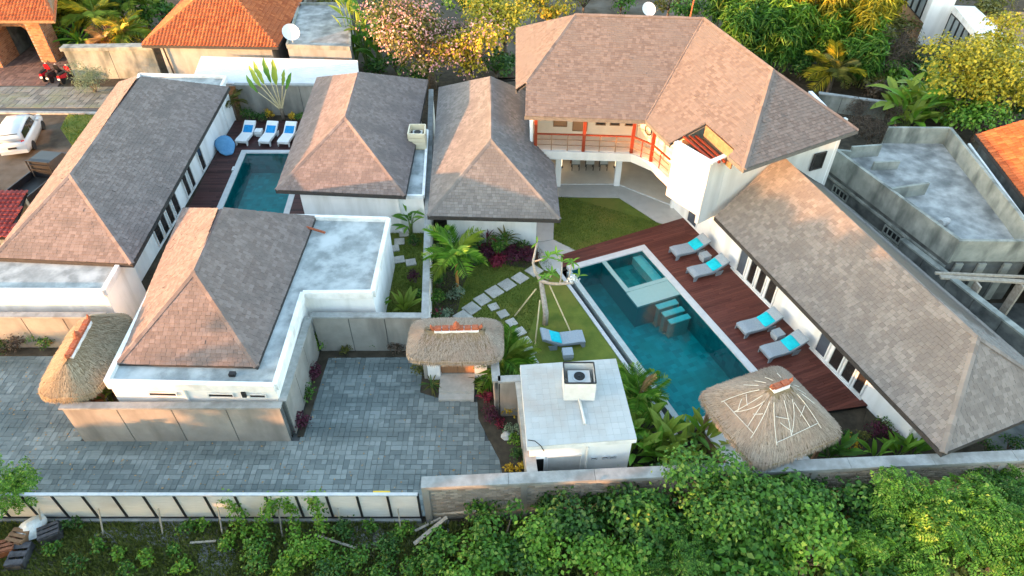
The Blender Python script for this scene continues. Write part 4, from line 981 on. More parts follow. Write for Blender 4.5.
ld = V(c2.x - c1.x, c2.y - c1.y, 0).normalized()
for f in (.16, .42, .68): MB().beam(A1 + ld * ln_ * f - (D1_ - A1).normalized() * .1, D1_ + ld * ln_ * f * .9, .11, .1).build('pergola_beam', 'wood_red', vM)
# wall lamp and ring on the angled balcony wall
MB().tube([V(7.55, 34.0, 4.25) + V(-.13 * math.cos(a), .26 * math.cos(a), .26 * math.sin(a)) for a in np.linspace(0, 6.283, 15)], .035, 6).build('round_ornament', 'black_metal', vM)

# --- long wing
vW = thing('wing_house', 'long low wing beside the deck with pale grey shingle roof and dark glass doors', 'house', WL(9) + E2 * 3)
wA, wB = G(715, 217, 2.7), G(943, 453, 2.7); W0, W1 = G(977, 337, 4.9), G(784, 160, 4.9)
we0, we1 = G(803, 168.5, 2.7), G(985, 325, 2.7); ed = (we1 - we0).normalized(); hd = (G(1024, 420, 2.7) - wB).normalized()
den = hd.x * ed.y - hd.y * ed.x; tt = ((we0 - wB).x * ed.y - (we0 - wB).y * ed.x) / den; wC = wB + hd * tt
wD = we0
roof(vW, [([[wA, wB, W0, W1]], wA, wB, W0), ([[wB, wC, W0]], wB, wC, W0), ([[wC, wD, W1, W0]], wC, wD, W0)], [(wA, wB), (wB, wC), (wC, wD)], 'shingle_pale', [(W0, W1), (wB, W0), (wC, W0)])
wl0, wl1 = WL(-1.2), WL(16.6)
wp = [xy(wl0), xy(wl1), xy(wl1 + E2 * 4.3), xy(WL(3) + E2 * 5.6), xy(wl0 + E2 * 5.4)]
box_walls(vW, wp, -.1, 2.53)
wn = V(wd_.y, -wd_.x, 0)
if wn.dot(E2) > 0: wn = -wn
def ws(x, y): return (G(x, y, .1) - WA).dot(wd_)
for (xa, ya), (xb, yb), pm in (((736.2, 270.2), (744.2, 278.4), 'glass_blue'), ((746.0, 280.3), (753, 287.5), 'glass'), ((754.5, 289.0), (762, 296.6), 'glass'), ((763.6, 298.4), (771.8, 307), 'glass'),
                           ((813.0, 350), (823.6, 361), 'glass_blue'), ((826, 363.8), (836.3, 374.6), 'glass'), ((838, 376.3), (848, 386.5), 'glass'), ((849.5, 388), (859, 397.6), 'glass')):
    window(vW, xy(WL(ws(xa, ya))), xy(WL(ws(xb, yb))), .14, 2.2, wn, 'white_trim', pm, fw=.07, proud=.07, name='glass_door')
for a, b in (((733, 266.5), (774, 309.5)), ((811, 347), (861, 399.5))):
    MB().prism([xy(WL(ws(*a)) + wn * .003), xy(WL(ws(*b)) + wn * .003), xy(WL(ws(*b)) + wn * .12), xy(WL(ws(*a)) + wn * .12)], .02, .12).build('sill', 'white_trim', vW)
    MB().prism([xy(WL(ws(*a)) + wn * .003), xy(WL(ws(*b)) + wn * .003), xy(WL(ws(*b)) + wn * .09), xy(WL(ws(*a)) + wn * .09)], 2.22, 2.34).build('lintel', 'white_trim', vW)
window(vW, xy(WL(.35)), xy(WL(1.3)), .15, 2.1, wn, 'white_trim', 'glass_blue', .06, rails=1)
MB().tube([WL(16.3) + wn * .55 + V(0, 0, 2.6), WL(16.45) + wn * .2 + V(0, 0, 2.3), WL(16.5) + wn * .12 + V(0, 0, 0)], .05, 8).build('downpipe', 'white_trim', vW)

# --- flat-roofed pavilion by the front wall
vP = thing('pavilion', 'small flat-roofed white pavilion with tiled roof near the front wall', 'pavilion', (2.4, 16, 0))
pr = [G(520, 365, 2.95), G(616, 358.5, 2.95), G(637, 439, 2.95), G(527, 447, 2.95)]
pc = sum(pr, V(0, 0, 0)) / 4
MB().prism([xy(p) for p in pr], 2.72, 2.925).build('roof_slab', 'white_trim', vP)
tm = MB(); n1, n2 = 15, 15
for i in range(n1):
    for j in range(n2):
        def q(u, v): return pr[0].lerp(pr[1], u).lerp(pr[3].lerp(pr[2], u), v)
        g = .0004; u0, u1, v0, v1 = i / n1 + g, (i + 1) / n1 - g, j / n2 + g, (j + 1) / n2 - g; z = random.uniform(-.002, .002)
        tm.prism([xy(q(u0, v0)), xy(q(u1, v0)), xy(q(u1, v1)), xy(q(u0, v1))], 2.926, 2.95 + z)
mat('roof_tile_white', (.37, .385, .38), (.41, .425, .42), 2, .8, island=True, c3=(.35, .335, .31), s3=.8); tm.build('roof_tile', 'roof_tile_white', vP, 'stuff')
pw_ = [p.lerp(pc, .06) for p in pr]; box_walls(vP, [xy(p) for p in pw_], -.1, 2.718)
fa, fb = pw_[3], pw_[2]; fdv = (fb - fa).normalized()
def pwp(s): return xy(fa + fdv * s)
window(vP, pwp(.12), pwp(.55), .1, 2.1, (0.1, -1), 'white_trim', 'black', .04, name='doorway')
window(vP, pwp(.62), pwp(1.9), .1, 2.15, (0.1, -1), 'white_trim', 'ac_white', .04, name='door')
for s in (2.25, 2.65, 2.95): window(vP, pwp(s), pwp(s + .22), 1.75, 1.9, (0.1, -1), 'pipe_grey', 'black', .03, name='switch_box')
MB().tube([V(*pwp(2.05), 2.6) + V(.02, -.08, 0), V(*pwp(2.05), 0) + V(.02, -.08, 0)], .035, 6).build('downpipe', 'white_trim', vP)
MB().prism([pwp(.2), pwp(1.7), (pwp(1.7)[0] + .05, 13.62), (pwp(.2)[0] + .05, 13.62)], -.1, .35).build('utility_slab', 'dark_concrete', vP)
# rooftop condenser in its louvred box
ab = thing('air_conditioner_box', 'open white louvred box with a round fan on the flat pavilion roof', 'air conditioner', (2.4, 16.4, 2.95))
x0, x1, y0, y1 = 1.92, 3.05, 16.15, 17.15
ab.location = ((x0 + x1) / 2, (y0 + y1) / 2, 2.95)
for a, b in (((x0, y0 + .035), (x1, y0 + .035)), ((x0, y1), (x1, y1))): MB().beam(V(*a, 3.42), V(*b, 3.42), .03, .9).build('side_panel', 'ac_white', ab)
for x in (x0, x1): MB().beam(V(x, y0 + .06, 3.42), V(x, y1 - .03, 3.42), .03, .9).build('side_panel', 'ac_white', ab)
for k in range(6): MB().add([(x0 - .01, y0 - .075, 2.99 + k * .145), (x1 + .01, y0 - .075, 2.99 + k * .145), (x1 + .01, y0 + .015, 3.125 + k * .145), (x0 - .01, y0 + .015, 3.125 + k * .145),
                             (x0 - .01, y0 + .0, 2.99 + k * .145), (x1 + .01, y0 + .0, 2.99 + k * .145)], [(0, 1, 2, 3), (0, 4, 5, 1)]).build('louvre', 'ac_white', ab)
for a, b in (((x0, y0), (x1, y0)), ((x0, y1), (x1, y1)), ((x0, y0), (x0, y1)), ((x1, y0), (x1, y1))): MB().beam(V(*a, 3.89), V(*b, 3.89), .05, .04).build('rim', 'black_metal', ab)
MB().box(2.08, 2.9, 16.4, 17.0, 2.952, 3.62).build('condenser', 'ac_white', ab)
MB().lathe([(.27, 0), (.27, .03), (.2, .035)], (2.5, 16.68, 3.622), 20).build('fan_ring', 'pipe_grey', ab)
MB().lathe([(.21, 0), (.21, .012)], (2.5, 16.68, 3.66), 20).build('fan_grille', 'black', ab); MB().lathe([(.05, 0), (.05, .03)], (2.5, 16.68, 3.673), 10).build('fan_hub', 'black_metal', ab)
rp_ = MB().tube([V(2.5, 16.1, 3.0), V(2.52, 15.95, 2.99), V(2.62, 15.15, 2.99), V(2.62, 15.02, 2.97)], .05, 8).build('drain_pipe', 'ac_white'); tag(rp_, 'white drain pipe lying on the flat pavilion roof', 'pipe')
cb = MB().tube([G(528, 440, 3.0), G(535, 441, 3.05), G(541, 446, 2.98), G(544, 451, 2.7)], .018, 5).build('cable', 'black'); tag(cb, 'black cable looping over the corner of the pavilion roof', 'cable')

# --- thatched gates and the poolside gazebo
g2 = thing('thatched_gate', 'thatched entrance gate with wooden double door and white posts', 'gate', (-2.35, 19.6, 0))
th, _ = thatch_roof(g2, (-2.32, 19.55), 0, 1.98, 1.28, 2.6, 3.2, 1.15, 'thatch_pink', 11000, rnd=.42, fringe=.16)
ridge_ornament(th, V(-3.15, 19.52, 3.17), V(-1.35, 19.57, 3.17))
for x in (-3.38, -1.35): MB().box(x - .27, x + .27, 19.6, 20.05, -.05, 2.7).build('gate_post', 'white_wall', g2)
for x in (-3.75, -1.0): MB().box(x - .08, x + .08, 19.65, 19.95, -.05, 2.4).build('side_pier', 'concrete_wall', g2)
for s in (0, 1):
    dl = MB().box(-3.1 + s * .74, -2.37 + s * .74, 19.78, 19.83, .3, 2.4).build('door_leaf', 'wood_brown', g2)
    for k in range(5): MB().box(-3.09 + s * .74 + k * .145, -2.955 + s * .74 + k * .145, 19.755, 19.779, .32, 2.38).build('plank', 'wood_door', dl)
MB().box(-3.12, -1.62, 18.75, 19.75, -.05, .28).build('landing', 'stone_slab', g2); MB().box(-3.12, -1.62, 18.42, 18.747, -.05, .14).build('step', 'stone_slab', g2)
g1 = thing('thatched_gate', 'long thatched gate roof at left beside the paved court, ridge pointing away', 'gate', (-17.15, 18.8, 0))
th, _ = thatch_roof(g1, (-17.2, 18.85), R(94), 2.32, 1.3, 2.5, 3.4, 1.2, 'thatch', 11000, rnd=.5)
ridge_ornament(th, V(-17.1, 17.85, 3.36), V(-17.25, 19.8, 3.36))
for y in (17.9, 19.8): MB().box(-17.5, -17.0, y - .25, y + .25, -.05, 2.7).build('gate_post', 'brick_red', g1)
MB().box(-17.4, -17.3, 18.15, 19.55, .1, 2.3).build('door_leaf', 'wood_door', g1)
gz = thing('gazebo', 'square thatched poolside gazebo with white rope pattern on its roof', 'gazebo', (9.6, 15.9, 0))
ga = math.atan2(E2.y, E2.x)
th, tpt = thatch_roof(gz, (9.6, 15.85), ga, 2.02, 1.9, 2.5, 4.0, .28, 'thatch_pink', 15000, rnd=.27)
gc = V(9.6, 15.85, 0)
ridge_ornament(th, gc - E2 * .33 + V(0, 0, 4.04), gc + E2 * .33 + V(0, 0, 4.04), finial=False)
for s in (-1, 1):
    for t in (-1, 1): p = gc + E2 * 1.55 * s + E1 * 1.4 * t; MB().beam(p + V(0, 0, -.1), p + V(0, 0, 2.5), .13, .13).build('post', 'wood_brown', gz)
MB().prism([xy(gc + E2 * a + E1 * b) for a, b in ((-1.7, -1.55), (1.7, -1.55), (1.7, 1.55), (-1.7, 1.55))], .0, .42).build('platform', 'wood_brown', gz)
MB().prism([xy(gc + E2 * a + E1 * b) for a, b in ((-1.5, -1.35), (1.5, -1.35), (1.5, 1.35), (-1.5, 1.35))], .423, .52).build('mattress', 'white_canvas', gz)
def rope(pts, r=.012): MB().tube([tpt(u % 1, v, .085) for u, v in pts], r, 5).build('rope', 'rope', th)
def rl_(u0, v0, u1, v1, n=6): rope([(u0 + (u1 - u0) * k / n, v0 + (v1 - v0) * k / n) for k in range(n + 1)])
for f0 in (.75, .5, .25, 0.):                       # ladder-like figures on the four faces; u: 0 right, .25 far, .5 left, .75 near
    full = f0 in (.75, .5); a = f0
    if full:
        rl_(a - .105, .2, a - .085, .78); rl_(a + .105, .2, a + .085, .78); rl_(a - .085, .74, a + .085, .70, 8)
        rl_(a - .02, .22, a - .03, .72); rl_(a + .05, .25, a - .03, .72, 5); rl_(a + .05, .3, a + .055, .70, 5)
        rl_(a - .07, .5, a - .02, .68, 4); rl_(a - .09, .4, a - .02, .5, 4); rl_(a + .09, .4, a + .04, .52, 4)
    else:
        for k in (-.1, -.04, .02, .08): rl_(a + k, .28, a + k, .52, 4)
# ---------------------------------------------------------------- neighbouring buildings
vN = thing('unfinished_house', 'unfinished grey concrete building with open roof slab and parapets at right', 'house', (21.5, 30, 0))
nb = [(17.75, 33.3), (20.69, 24.96), (24.35, 24.93), (24.6, 26.9), (25.3, 35.45), (21.85, 35.55)]
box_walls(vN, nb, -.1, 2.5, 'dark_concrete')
MB().prism(nb, 2.503, 2.6).build('roof_slab', 'old_slab', vN)
def npar(i, j, z0=2.45, z1=3.6, m='old_concrete', th=.18, nm='parapet'): return MB().beam(V(*i, (z0 + z1) / 2), V(*j, (z0 + z1) / 2), th, z1 - z0, ext=th / 2 - .003).build(nm, m, vN)
npar(nb[0], nb[1], 2.3, 3.62); npar(nb[1], nb[2], 2.4, 3.6); npar((24.4, 25.2), (24.58, 26.9)); npar((24.62, 27.05), nb[4], 2.45, 3.598); npar((25.15, 35.5), nb[5], 2.45, 3.604)
npar((17.95, 33.8), (18.9, 33.6), 2.45, 3.2); npar((21.7, 30.2), (19.6, 29.7), 2.6, 3.3, th=.15, nm='stub_wall'); npar((20.0, 32.6), (21.3, 32.7), 2.6, 3.1, th=.15, nm='stub_wall'); npar((19.2, 33.9), (20.8, 34.1), 2.6, 3.3, th=.15, nm='stub_wall')
nd = (V(*nb[1], 0) - V(*nb[0], 0)).normalized(); nno = V(nd.y, -nd.x, 0)
if nno.x > 0: nno = -nno
for z in (1.2, 2.0): MB().beam(V(*nb[0], z) + nno * .05, V(*nb[1], z) + nno * .05, .14, .12).build('string_course', 'old_concrete', vN)
for s in (1.0, 5.0):
    p = V(*nb[0], 0) + nd * s + nno * .02; window(vN, xy(p), xy(p + nd * 1.2), 1.35, 1.85, nno, 'old_concrete', 'black', .07, mull=3, proud=.09)
for x in (21.0, 22.1, 23.3): MB().box(x, x + .35, 24.78, 24.9, .0, 2.3).build('front_pier', 'old_concrete', vN)
drum = MB().lathe([(.0, -.28), (.18, -.25), (.2, 0), (.18, .25), (.0, .28)], (0, 0, 0), 12, 'x').build('paint_drum', 'stone_grey', loc=G(944, 222, 2.8)); tag(drum, 'grey drum lying on the unfinished concrete roof slab', 'drum'); drum.rotation_euler = (0, 0, .4)
for k, (z, y) in enumerate(((2.12, 23.9), (2.05, 23.55))):
    o = MB().beam(G(935 + 5 * k, 273 + 4 * k, z), V(26.5, y, z), .12 + .1 * k, .1).build('scaffold_plank', 'wood_grey'); tag(o, ['thin grey plank bridging the gap behind the long wing', 'wide grey plank beside the thin one behind the long wing'][k], 'plank', 'planks behind the wing')
for k, x in enumerate((21.6, 23.6)): MB().box(x, x + .1, 23.5, 23.95, -.1, 1.99).build('plank_trestle', 'wood_grey'); 
for k, o in enumerate([o for o in col.objects if o.name.startswith('plank_trestle')]): tag(o, ['upright timber carrying the planks nearer the wing', 'upright timber carrying the planks nearer the picture edge'][k], 'post', 'plank supports')
wall('boundary_wall', 'dark grey boundary wall hidden behind the long wing roof', (19.5, 27.0), (22.6, 18.5), 2.0, .2, 'dark_concrete', 'old_concrete')
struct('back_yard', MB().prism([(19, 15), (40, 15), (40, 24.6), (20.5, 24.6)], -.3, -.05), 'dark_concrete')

vT = thing('tile_roof_house', 'house with orange clay tile roof cut off by the right edge', 'house', (28, 31, 0))
t0, t1 = G(978, 137.5, 3.4), G(1030, 205, 3.4); td = (t1 - t0).normalized(); tr_ = V(-td.y, td.x, 0)
if tr_.x < 0: tr_ = -tr_
q0, q1 = t0 - td * .3, t0 + td * 13; q2, q3 = q1 + tr_ * 4 + V(0, 0, 2.0), q0 + tr_ * 4 + V(0, 0, 2.0)
roof(vT, [([[q0, q1, q2, q3]], q0, q1, q2)], [(q0, q1)], 'terracotta', [(q3, q2)], kind='tile')
MB().beam(t0 - tr_ * .3 + V(0, 0, -.45), t0 + td * 13 - tr_ * .3 + V(0, 0, -.45), .12, .1).build('gutter', 'white_trim', vT)
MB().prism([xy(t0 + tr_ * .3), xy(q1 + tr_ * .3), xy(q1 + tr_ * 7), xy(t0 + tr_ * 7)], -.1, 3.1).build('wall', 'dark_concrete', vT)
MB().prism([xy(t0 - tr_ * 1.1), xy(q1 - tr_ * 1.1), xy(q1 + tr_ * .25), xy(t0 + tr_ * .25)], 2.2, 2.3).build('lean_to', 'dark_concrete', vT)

vR = thing('modern_house', 'modern white house with tall glass panels among the trees at upper right', 'house', (38, 58, 0))
P1_, P2_ = G(915.8, 43), G(937.5, 44.5); d2_ = V(.107, .994, 0); rt_ = V(.994, -.107, 0)
def v2(*a): return [xy(p) for p in a]
box_walls(vR, v2(P1_, P2_, P2_ + d2_ * 12, P1_ + d2_ * 12), -.1, 5.0)
lf_ = V(-.994, .107, 0)
for k in range(6): window(vR, xy(P1_ + d2_ * (2.0 + k * 1.25)), xy(P1_ + d2_ * (.85 + k * 1.25)), 1.7, 4.6, lf_, 'black_metal', 'glass_pale', .07, proud=.1, name='glass_panel')
MB().prism(v2(P1_ + lf_ * .05, P1_ + lf_ * .003, P1_ + d2_ * 11 + lf_ * .003, P1_ + d2_ * 11 + lf_ * .05), -.05, 1.65).build('wood_cladding', 'wood_brown', vR)
q_ = P2_ - d2_ * 6.0; box_walls(vR, v2(q_ + rt_ * .02, q_ + rt_ * 9, P2_ + rt_ * 9 - d2_ * .02, P2_ + rt_ * .02 - d2_ * .02), -.1, 2.75)
for k in range(6): window(vR, xy(q_ + rt_ * .02 + d2_ * (.97 + k * .98)), xy(q_ + rt_ * .02 + d2_ * (.05 + k * .98)), .1, 2.65, lf_, 'black_metal', 'glass_pale', .06, proud=.08, name='glass_panel')
MB().prism(v2(q_ + lf_ * .5 - d2_ * .6, q_ + rt_ * 1.6 - d2_ * .6, P2_ + rt_ * 1.6, P2_ + lf_ * .5 * 0), 2.753, 3.2).build('roof_slab', 'white_trim', vR)
MB().prism(v2(q_ + rt_ * 1.62 - d2_ * .4, q_ + rt_ * 9, P2_ + rt_ * 9, P2_ + rt_ * 1.62), 2.753, 2.9).build('roof_terrace', 'wood_brown', vR)
MB().box(P1_.x + .9, P1_.x + 1.1, P1_.y - .14, P1_.y - .02, 1.0, 1.2).build('wall_lamp', 'black_metal', vR)
vR2 = thing('modern_house', 'bright cream house wall with dark mullion at the top right corner', 'house', (49, 58, 0))
box_walls(vR2, [(46, 59), (56, 55), (60, 64), (50, 68)], -.1, 6.0, 'white_wall'); window(vR2, (49.2, 57.7), (50.6, 57.15), .3, 5.2, (-.37, -.93), 'black_metal', 'glass_blue', .1, proud=.08)
MB().prism([(45.6, 58.7), (56.2, 54.5), (60.5, 64.3), (49.8, 68.5)], 6.003, 6.3).build('roof_slab', 'white_trim', vR2)

vO = thing('tile_roof_house', 'house with bright orange clay tile hipped roof and grey wall at upper left', 'house', (-22, 54, 0))
o_fl, o_fr = G(142, 45, 3.0), G(277.5, 47, 3.0); o_bl, o_br = o_fl + V(-.5, 14, 0), o_fr + V(-.6, 14, 0); o_r0 = V(-22.1, 54.0, 5.9); o_r1 = V(-22.5, 58, 5.9)
roof(vO, hip_slopes(o_fl, o_fr, o_br, o_bl, o_r0, o_r1), [(o_fl, o_fr), (o_fr, o_br), (o_bl, o_fl)], 'terracotta', [(o_r0, o_r1), (o_fl, o_r0), (o_fr, o_r0)], kind='tile')
box_walls(vO, [(-25.9, 49.2), (-17.6, 48.9), (-18.2, 62), (-26.4, 62)], -.1, 2.84, 'grey_wall')
MB().tube([V(-25.6, 49.05, 2.8), V(-25.4, 49.05, 0)], .06, 6).build('downpipe', 'black_metal', vO)
vF = thing('flat_roof_annex', 'stained flat concrete roof annex with two low windows beside the orange roof', 'house', (-14.5, 52, 0))
ff = [xy(G(287, 45.5, 3.0)), xy(G(350, 47.5, 3.0)), xy(G(349, 4, 3.0)), xy(G(299, 4, 3.0))]
box_walls(vF, ff, -.1, 2.85, 'grey_wall'); MB().prism(ff, 2.853, 2.92).build('roof_slab', 'old_slab', vF); parapet(vF, ff, 2.8, 3.1, .15, 'old_concrete')
for x0, x1 in (((-16.2), (-14.0)), ((-13.7), (-11.9))): window(vF, (x0, 48.37), (x1, 48.27), 1.2, 2.2, (0, -1), 'wood_brown', 'glass', .08)
cr = thing('corrugated_roof', 'white corrugated sheet roof behind the small pool garden', 'roof', (-16, 45, 2.4)); cmb = MB(); n = 150
A4 = [V(-22.6, 48.2, 2.4), V(-11.1, 47.5, 2.4), V(-10.4, 44.0, 2.12), V(-22.1, 44.4, 2.12)]
vs = []
for k in range(2):
    pass
rows = 60
for j in range(rows + 1):
    l = A4[0].lerp(A4[3], j / rows); r = A4[1].lerp(A4[2], j / rows); h = .02 if j % 4 in (0, 1) else -.02
    vs += [l + V(0, 0, h), r + V(0, 0, h)]
cmb.add(vs, [(2 * j, 2 * j + 2, 2 * j + 3, 2 * j + 1) for j in range(rows)]); cmb.build('roof_sheet', 'corrugated', cr)
for x in (-21.5, -17, -13, -10.8): MB().box(x, x + .1, 44.45, 44.55, -.1, 2.0).build('post', 'black_metal', cr)
MB().beam(A4[3] - V(0, 0, .09), A4[2] - V(0, 0, .09), .05, .12).build('edge_beam', 'pipe_grey', cr)

# brick portal at the far left
vG = thing('brick_portal', 'red brick gateway with arched opening under an orange tile roof', 'gate', (-39, 53.5, 0))
gp = [G(-30, 20.5, 3.9), G(50, 20.5, 3.9)]; gy = gp[0].y
g_fl, g_fr = V(gp[0].x, gy, 3.9), V(gp[1].x + .3, gy, 3.9); g_br, g_bl = g_fr + V(-4.2, 9, 0), g_fl + V(0, 9, 0); g_r0 = V((g_fl.x + g_fr.x) / 2 + .6, gy + 3.6, 6.0); g_r1 = g_r0 + V(0, 2, 0)
roof(vG, hip_slopes(g_fl, g_fr, g_br, g_bl, g_r0, g_r1), [(g_fl, g_fr), (g_fr, g_br)], 'terracotta', [(g_fl, g_r0), (g_fr, g_r0), (g_r0, g_r1)], kind='tile', fm='wood_brown')
def brick_block(name, x0, x1, y0, y1, z0, z1):
    c = MB().box(x0, x1, y0, y1, z0, z1).build(name, 'mortar', vG); b = MB(); z = z0; r = 0
    while z < z1 - .05:
        x = x0 + (r % 2) * .15
        while x < x1 - .05:
            e = min(x + .28, x1); o = random.uniform(.008, .02); b.box(x, e, y0 - o, y0 + .05, z, min(z + .11, z1)); x += .3
        y = y0 + (r % 2) * .15
        while y < y1 - .05:
            e = min(y + .28, y1); o = random.uniform(.008, .02)
            b.box(x1 - .05, x1 + o, y, e, z, min(z + .11, z1)); y += .3
        z += .13; r += 1
    b.build('brick', 'brick_red', c, 'stuff'); return c
px0 = G(13, 60).x; px1 = G(47, 58).x; py = G(47, 59).y
brick_block('pillar', px0 - 2.6, px0, py - 1.6, py + .8, -.1, 3.3); brick_block('pillar', px1, px1 + 1.15, py - .6, py + .8, -.1, 3.3)
brick_block('lintel', px0 + .01, px1 - .01, py - .3, py + .6, 2.75, 3.35)
ar = MB(); pr_ = [(px0 + .012, 2.2)] + [(px0 + .6, 2.75), (px1 - .6, 2.75), (px1 - .012, 2.2), (px1 - .012, 2.748), (px0 + .012, 2.748)]
ar.add([(px0 + .012, py - .28, 2.2), (px0 + .55, py - .28, 2.747), (px0 + .012, py - .28, 2.747), (px0 + .012, py + .55, 2.2), (px0 + .55, py + .55, 2.747), (px0 + .012, py + .55, 2.747)], [(0, 1, 2), (3, 5, 4), (0, 3, 4, 1)])
ar.add([(px1 - .012, py - .28, 2.2), (px1 - .012, py - .28, 2.747), (px1 - .55, py - .28, 2.747), (px1 - .012, py + .55, 2.2), (px1 - .012, py + .55, 2.747), (px1 - .55, py + .55, 2.747)], [(0, 1, 2), (3, 5, 4), (0, 2, 5, 3)])
ar.build('arch_haunch', 'brick_red', vG)
MB().box(px0 - 2.5, px1 + 1.1, py + 5, py + 5.2, 0, 3.3).build('back_wall', 'dark_concrete', vG)
for x in (px0 - .2, px1): MB().box(x, x + .2, py + .81, py + 5, 0, 3.3).build('side_wall', 'dark_concrete', vG)
pipe = MB().tube([G(47, 3, 3.2), G(58, 30, 1.2)], .06, 8).build('rail_pole', 'white_trim'); tag(pipe, 'white pole slanting down beside the brick gateway', 'pole')
vD2 = thing('red_roof_shed', 'dark red tiled lean-to roof at the left edge below the pickup', 'shed', (-28, 29.5, 0))
s0, s1, s2, s3 = V(-32, 27.0, 2.2), V(-24.9, 27.0, 2.2), V(-25.6, 30.2, 2.75), V(-32, 30.2, 2.75)
roof(vD2, [([[s0, s1, s2, s3]], s0, s1, s2)], [(s3, s2)], 'terracotta_dark', kind='tile'); MB().box(-31.8, -25.7, 29.9, 30.1, -.1, 2.5).build('wall', 'old_concrete', vD2); MB().box(-31.8, -25.4, 27.1, 27.25, -.1, 2.05).build('wall', 'old_concrete', vD2)

# satellite dishes and a mast
def dish(loc, r, label, az):
    t = thing('satellite_dish', label, 'satellite dish', loc); 
    d = MB(); N = 20; vs = [(0, 0, 0)]; fs = []
    for j in range(1, 5):
        rr = r * j / 4
        for k in range(N): a = 6.2832 * k / N; vs.append((rr * math.cos(a), rr * math.sin(a), .22 * rr * rr / r))
    for k in range(N): fs.append((0, 1 + k, 1 + (k + 1) % N))
    for j in range(3):
        for k in range(N): fs.append((1 + j * N + k, 1 + (j + 1) * N + k, 1 + (j + 1) * N + (k + 1) % N, 1 + j * N + (k + 1) % N))
    d.add(vs, fs); o = sub('dish', d.mesh('dish', True), 'sat_dish', t, (0, 0, .75), (R(48), 0, az))
    sub('mast', MB().tube([(0, 0, 0), (0, 0, .75)], .04, 8).mesh('mast'), 'pipe_grey', t); sub('feed_arm', MB().tube([(0, -r * .9, .1), (0, -.1, r * .75), (0, 0, r * .85)], .018, 5).mesh('arm'), 'pipe_grey', o)
    return t
dish(G(293, 43, 3.0), .62, 'white satellite dish on the roof corner beside the orange tiles', .5); dish(G(647, 20.5, 5.0), .5, 'white satellite dish peeking over the ridge of the two-storey roof', .3)
o = MB().tube([G(690, 18, 8.6), G(690, 18, 8.6) + V(.1, 0, 2.2)], .035, 6).build('antenna_mast', 'ornament'); tag(o, 'thin orange mast on the ridge of the two-storey roof', 'mast')

# ---------------------------------------------------------------- loungers, tables, cushions
def table_proto(m):
    b = MB(); b.loft([[(-.17, -.17, 0), (.17, -.17, 0), (.17, .17, 0), (-.17, .17, 0)], [(-.24, -.24, .24), (.24, -.24, .24), (.24, .24, .24), (-.24, .24, .24)], [(-.22, -.22, .40), (.22, -.22, .40), (.22, .22, .40), (-.22, .22, .40)]])
    return b.mesh('side_table'), MB().box(-.235, .235, -.235, .235, .401, .43).mesh('table_top')
LG = lounger_proto('sun_lounger', 'x', 'grey woven loungers', ('wicker', 'wicker_dark'), None)
PM = pillow_mesh(.70, .56, .16); PM.materials.append(M['turquoise']); TB, TT = table_proto('wicker'); first = True
def lounger(p, rz, label, clabel, z=.06):
    global first
    o = LG if first else copy_tree(LG); first = False
    o.location = (p.x, p.y, z); o.rotation_euler = (0, 0, rz); o['label'] = label
    c = link('cushion', PM); c.rotation_euler = (R(24), 0, rz); q = Matrix.Rotation(rz, 4, 'Z') @ V(0, 1.33, 0); c.location = (p.x + q.x, p.y + q.y, z + .50); tag(c, clabel, 'cushion', 'turquoise cushions')
def stable(p, rz, label, z=.06, m='wicker'):
    t = thing('side_table', label, 'side table', (p.x, p.y, z), 'side tables', rz)
    b = TB.copy() if not TB.materials or TB.materials[0].name != m else TB; b.materials.clear(); b.materials.append(M[m]); sub('table_body', b, None, t)
    tt = TT.copy(); tt.materials.clear(); tt.materials.append(M[m]); sub('table_top', tt, None, t)
lz = math.atan2(E2.y, E2.x) - math.pi / 2
for (fx, fy, dl), lab, cl in (((672.5, 254.5, 0), 'grey lounger on the deck nearest the terrace', 'turquoise cushion on the deck lounger nearest the terrace'), ((690, 275.5, 0), 'grey lounger on the deck, second from the terrace', 'turquoise cushion on the second deck lounger from the terrace'),
                    ((740, 331.5, .0), 'grey lounger on the deck, third from the terrace', 'turquoise cushion on the third deck lounger from the terrace'), ((763.5, 355.5, 0), 'grey lounger on the deck closest to the thatched gazebo', 'turquoise cushion on the deck lounger closest to the gazebo')):
    lounger(G(fx, fy, .2), lz - .04, lab, cl)
stable(G(704.5, 258.5, .2), ga, 'grey woven side table between the two loungers near the terrace'); stable(G(777, 336.5, .2), ga, 'grey woven side table between the two loungers near the gazebo')
lounger(G(583.5, 338.5, .2), R(98), 'grey lounger alone on the lawn by the tree props', 'turquoise cushion on the lawn lounger', .02)
stable(G(567.5, 355, .2), .1, 'pale side table standing on the lawn beside the lounger', .02)
LW = lounger_proto('sun_lounger', 'x', 'white loungers', ('white_canvas', 'white_trim'), None); BT = MB().box(-.3, .3, -.28, .28, -.015, .015).mesh('towel'); BT.materials.append(M['towel_blue'])
for i, (x, y, lab) in enumerate(((243, 143, 'white lounger with blue towel, left of three by the small pool'), (266, 143.5, 'white lounger with blue towel, middle of three by the small pool'), (285, 144, 'white lounger with blue towel, right of three by the small pool'))):
    o = LW if i == 0 else copy_tree(LW); p = G(x - 4, y + 1, .2); o.location = (p.x + .15, p.y, .06); o.rotation_euler = (0, 0, R(-6)); o['label'] = lab
    t = link('towel', BT); q = Matrix.Rotation(R(-6), 4, 'Z') @ V(0, 1.38, 0); t.location = (p.x + .15 + q.x, p.y + q.y, .06 + .50); t.rotation_euler = (R(30), 0, R(-6)); tag(t, 'blue towel on the ' + ('left', 'middle', 'right')[i] + ' white lounger', 'towel', 'blue towels')
stable(G(259, 132.5, .3), 0, 'white side table between the left and middle white loungers', .06, 'white_canvas')
bb = MB(); rings = []                                 # slumped wedge: high rounded back, long sagging front
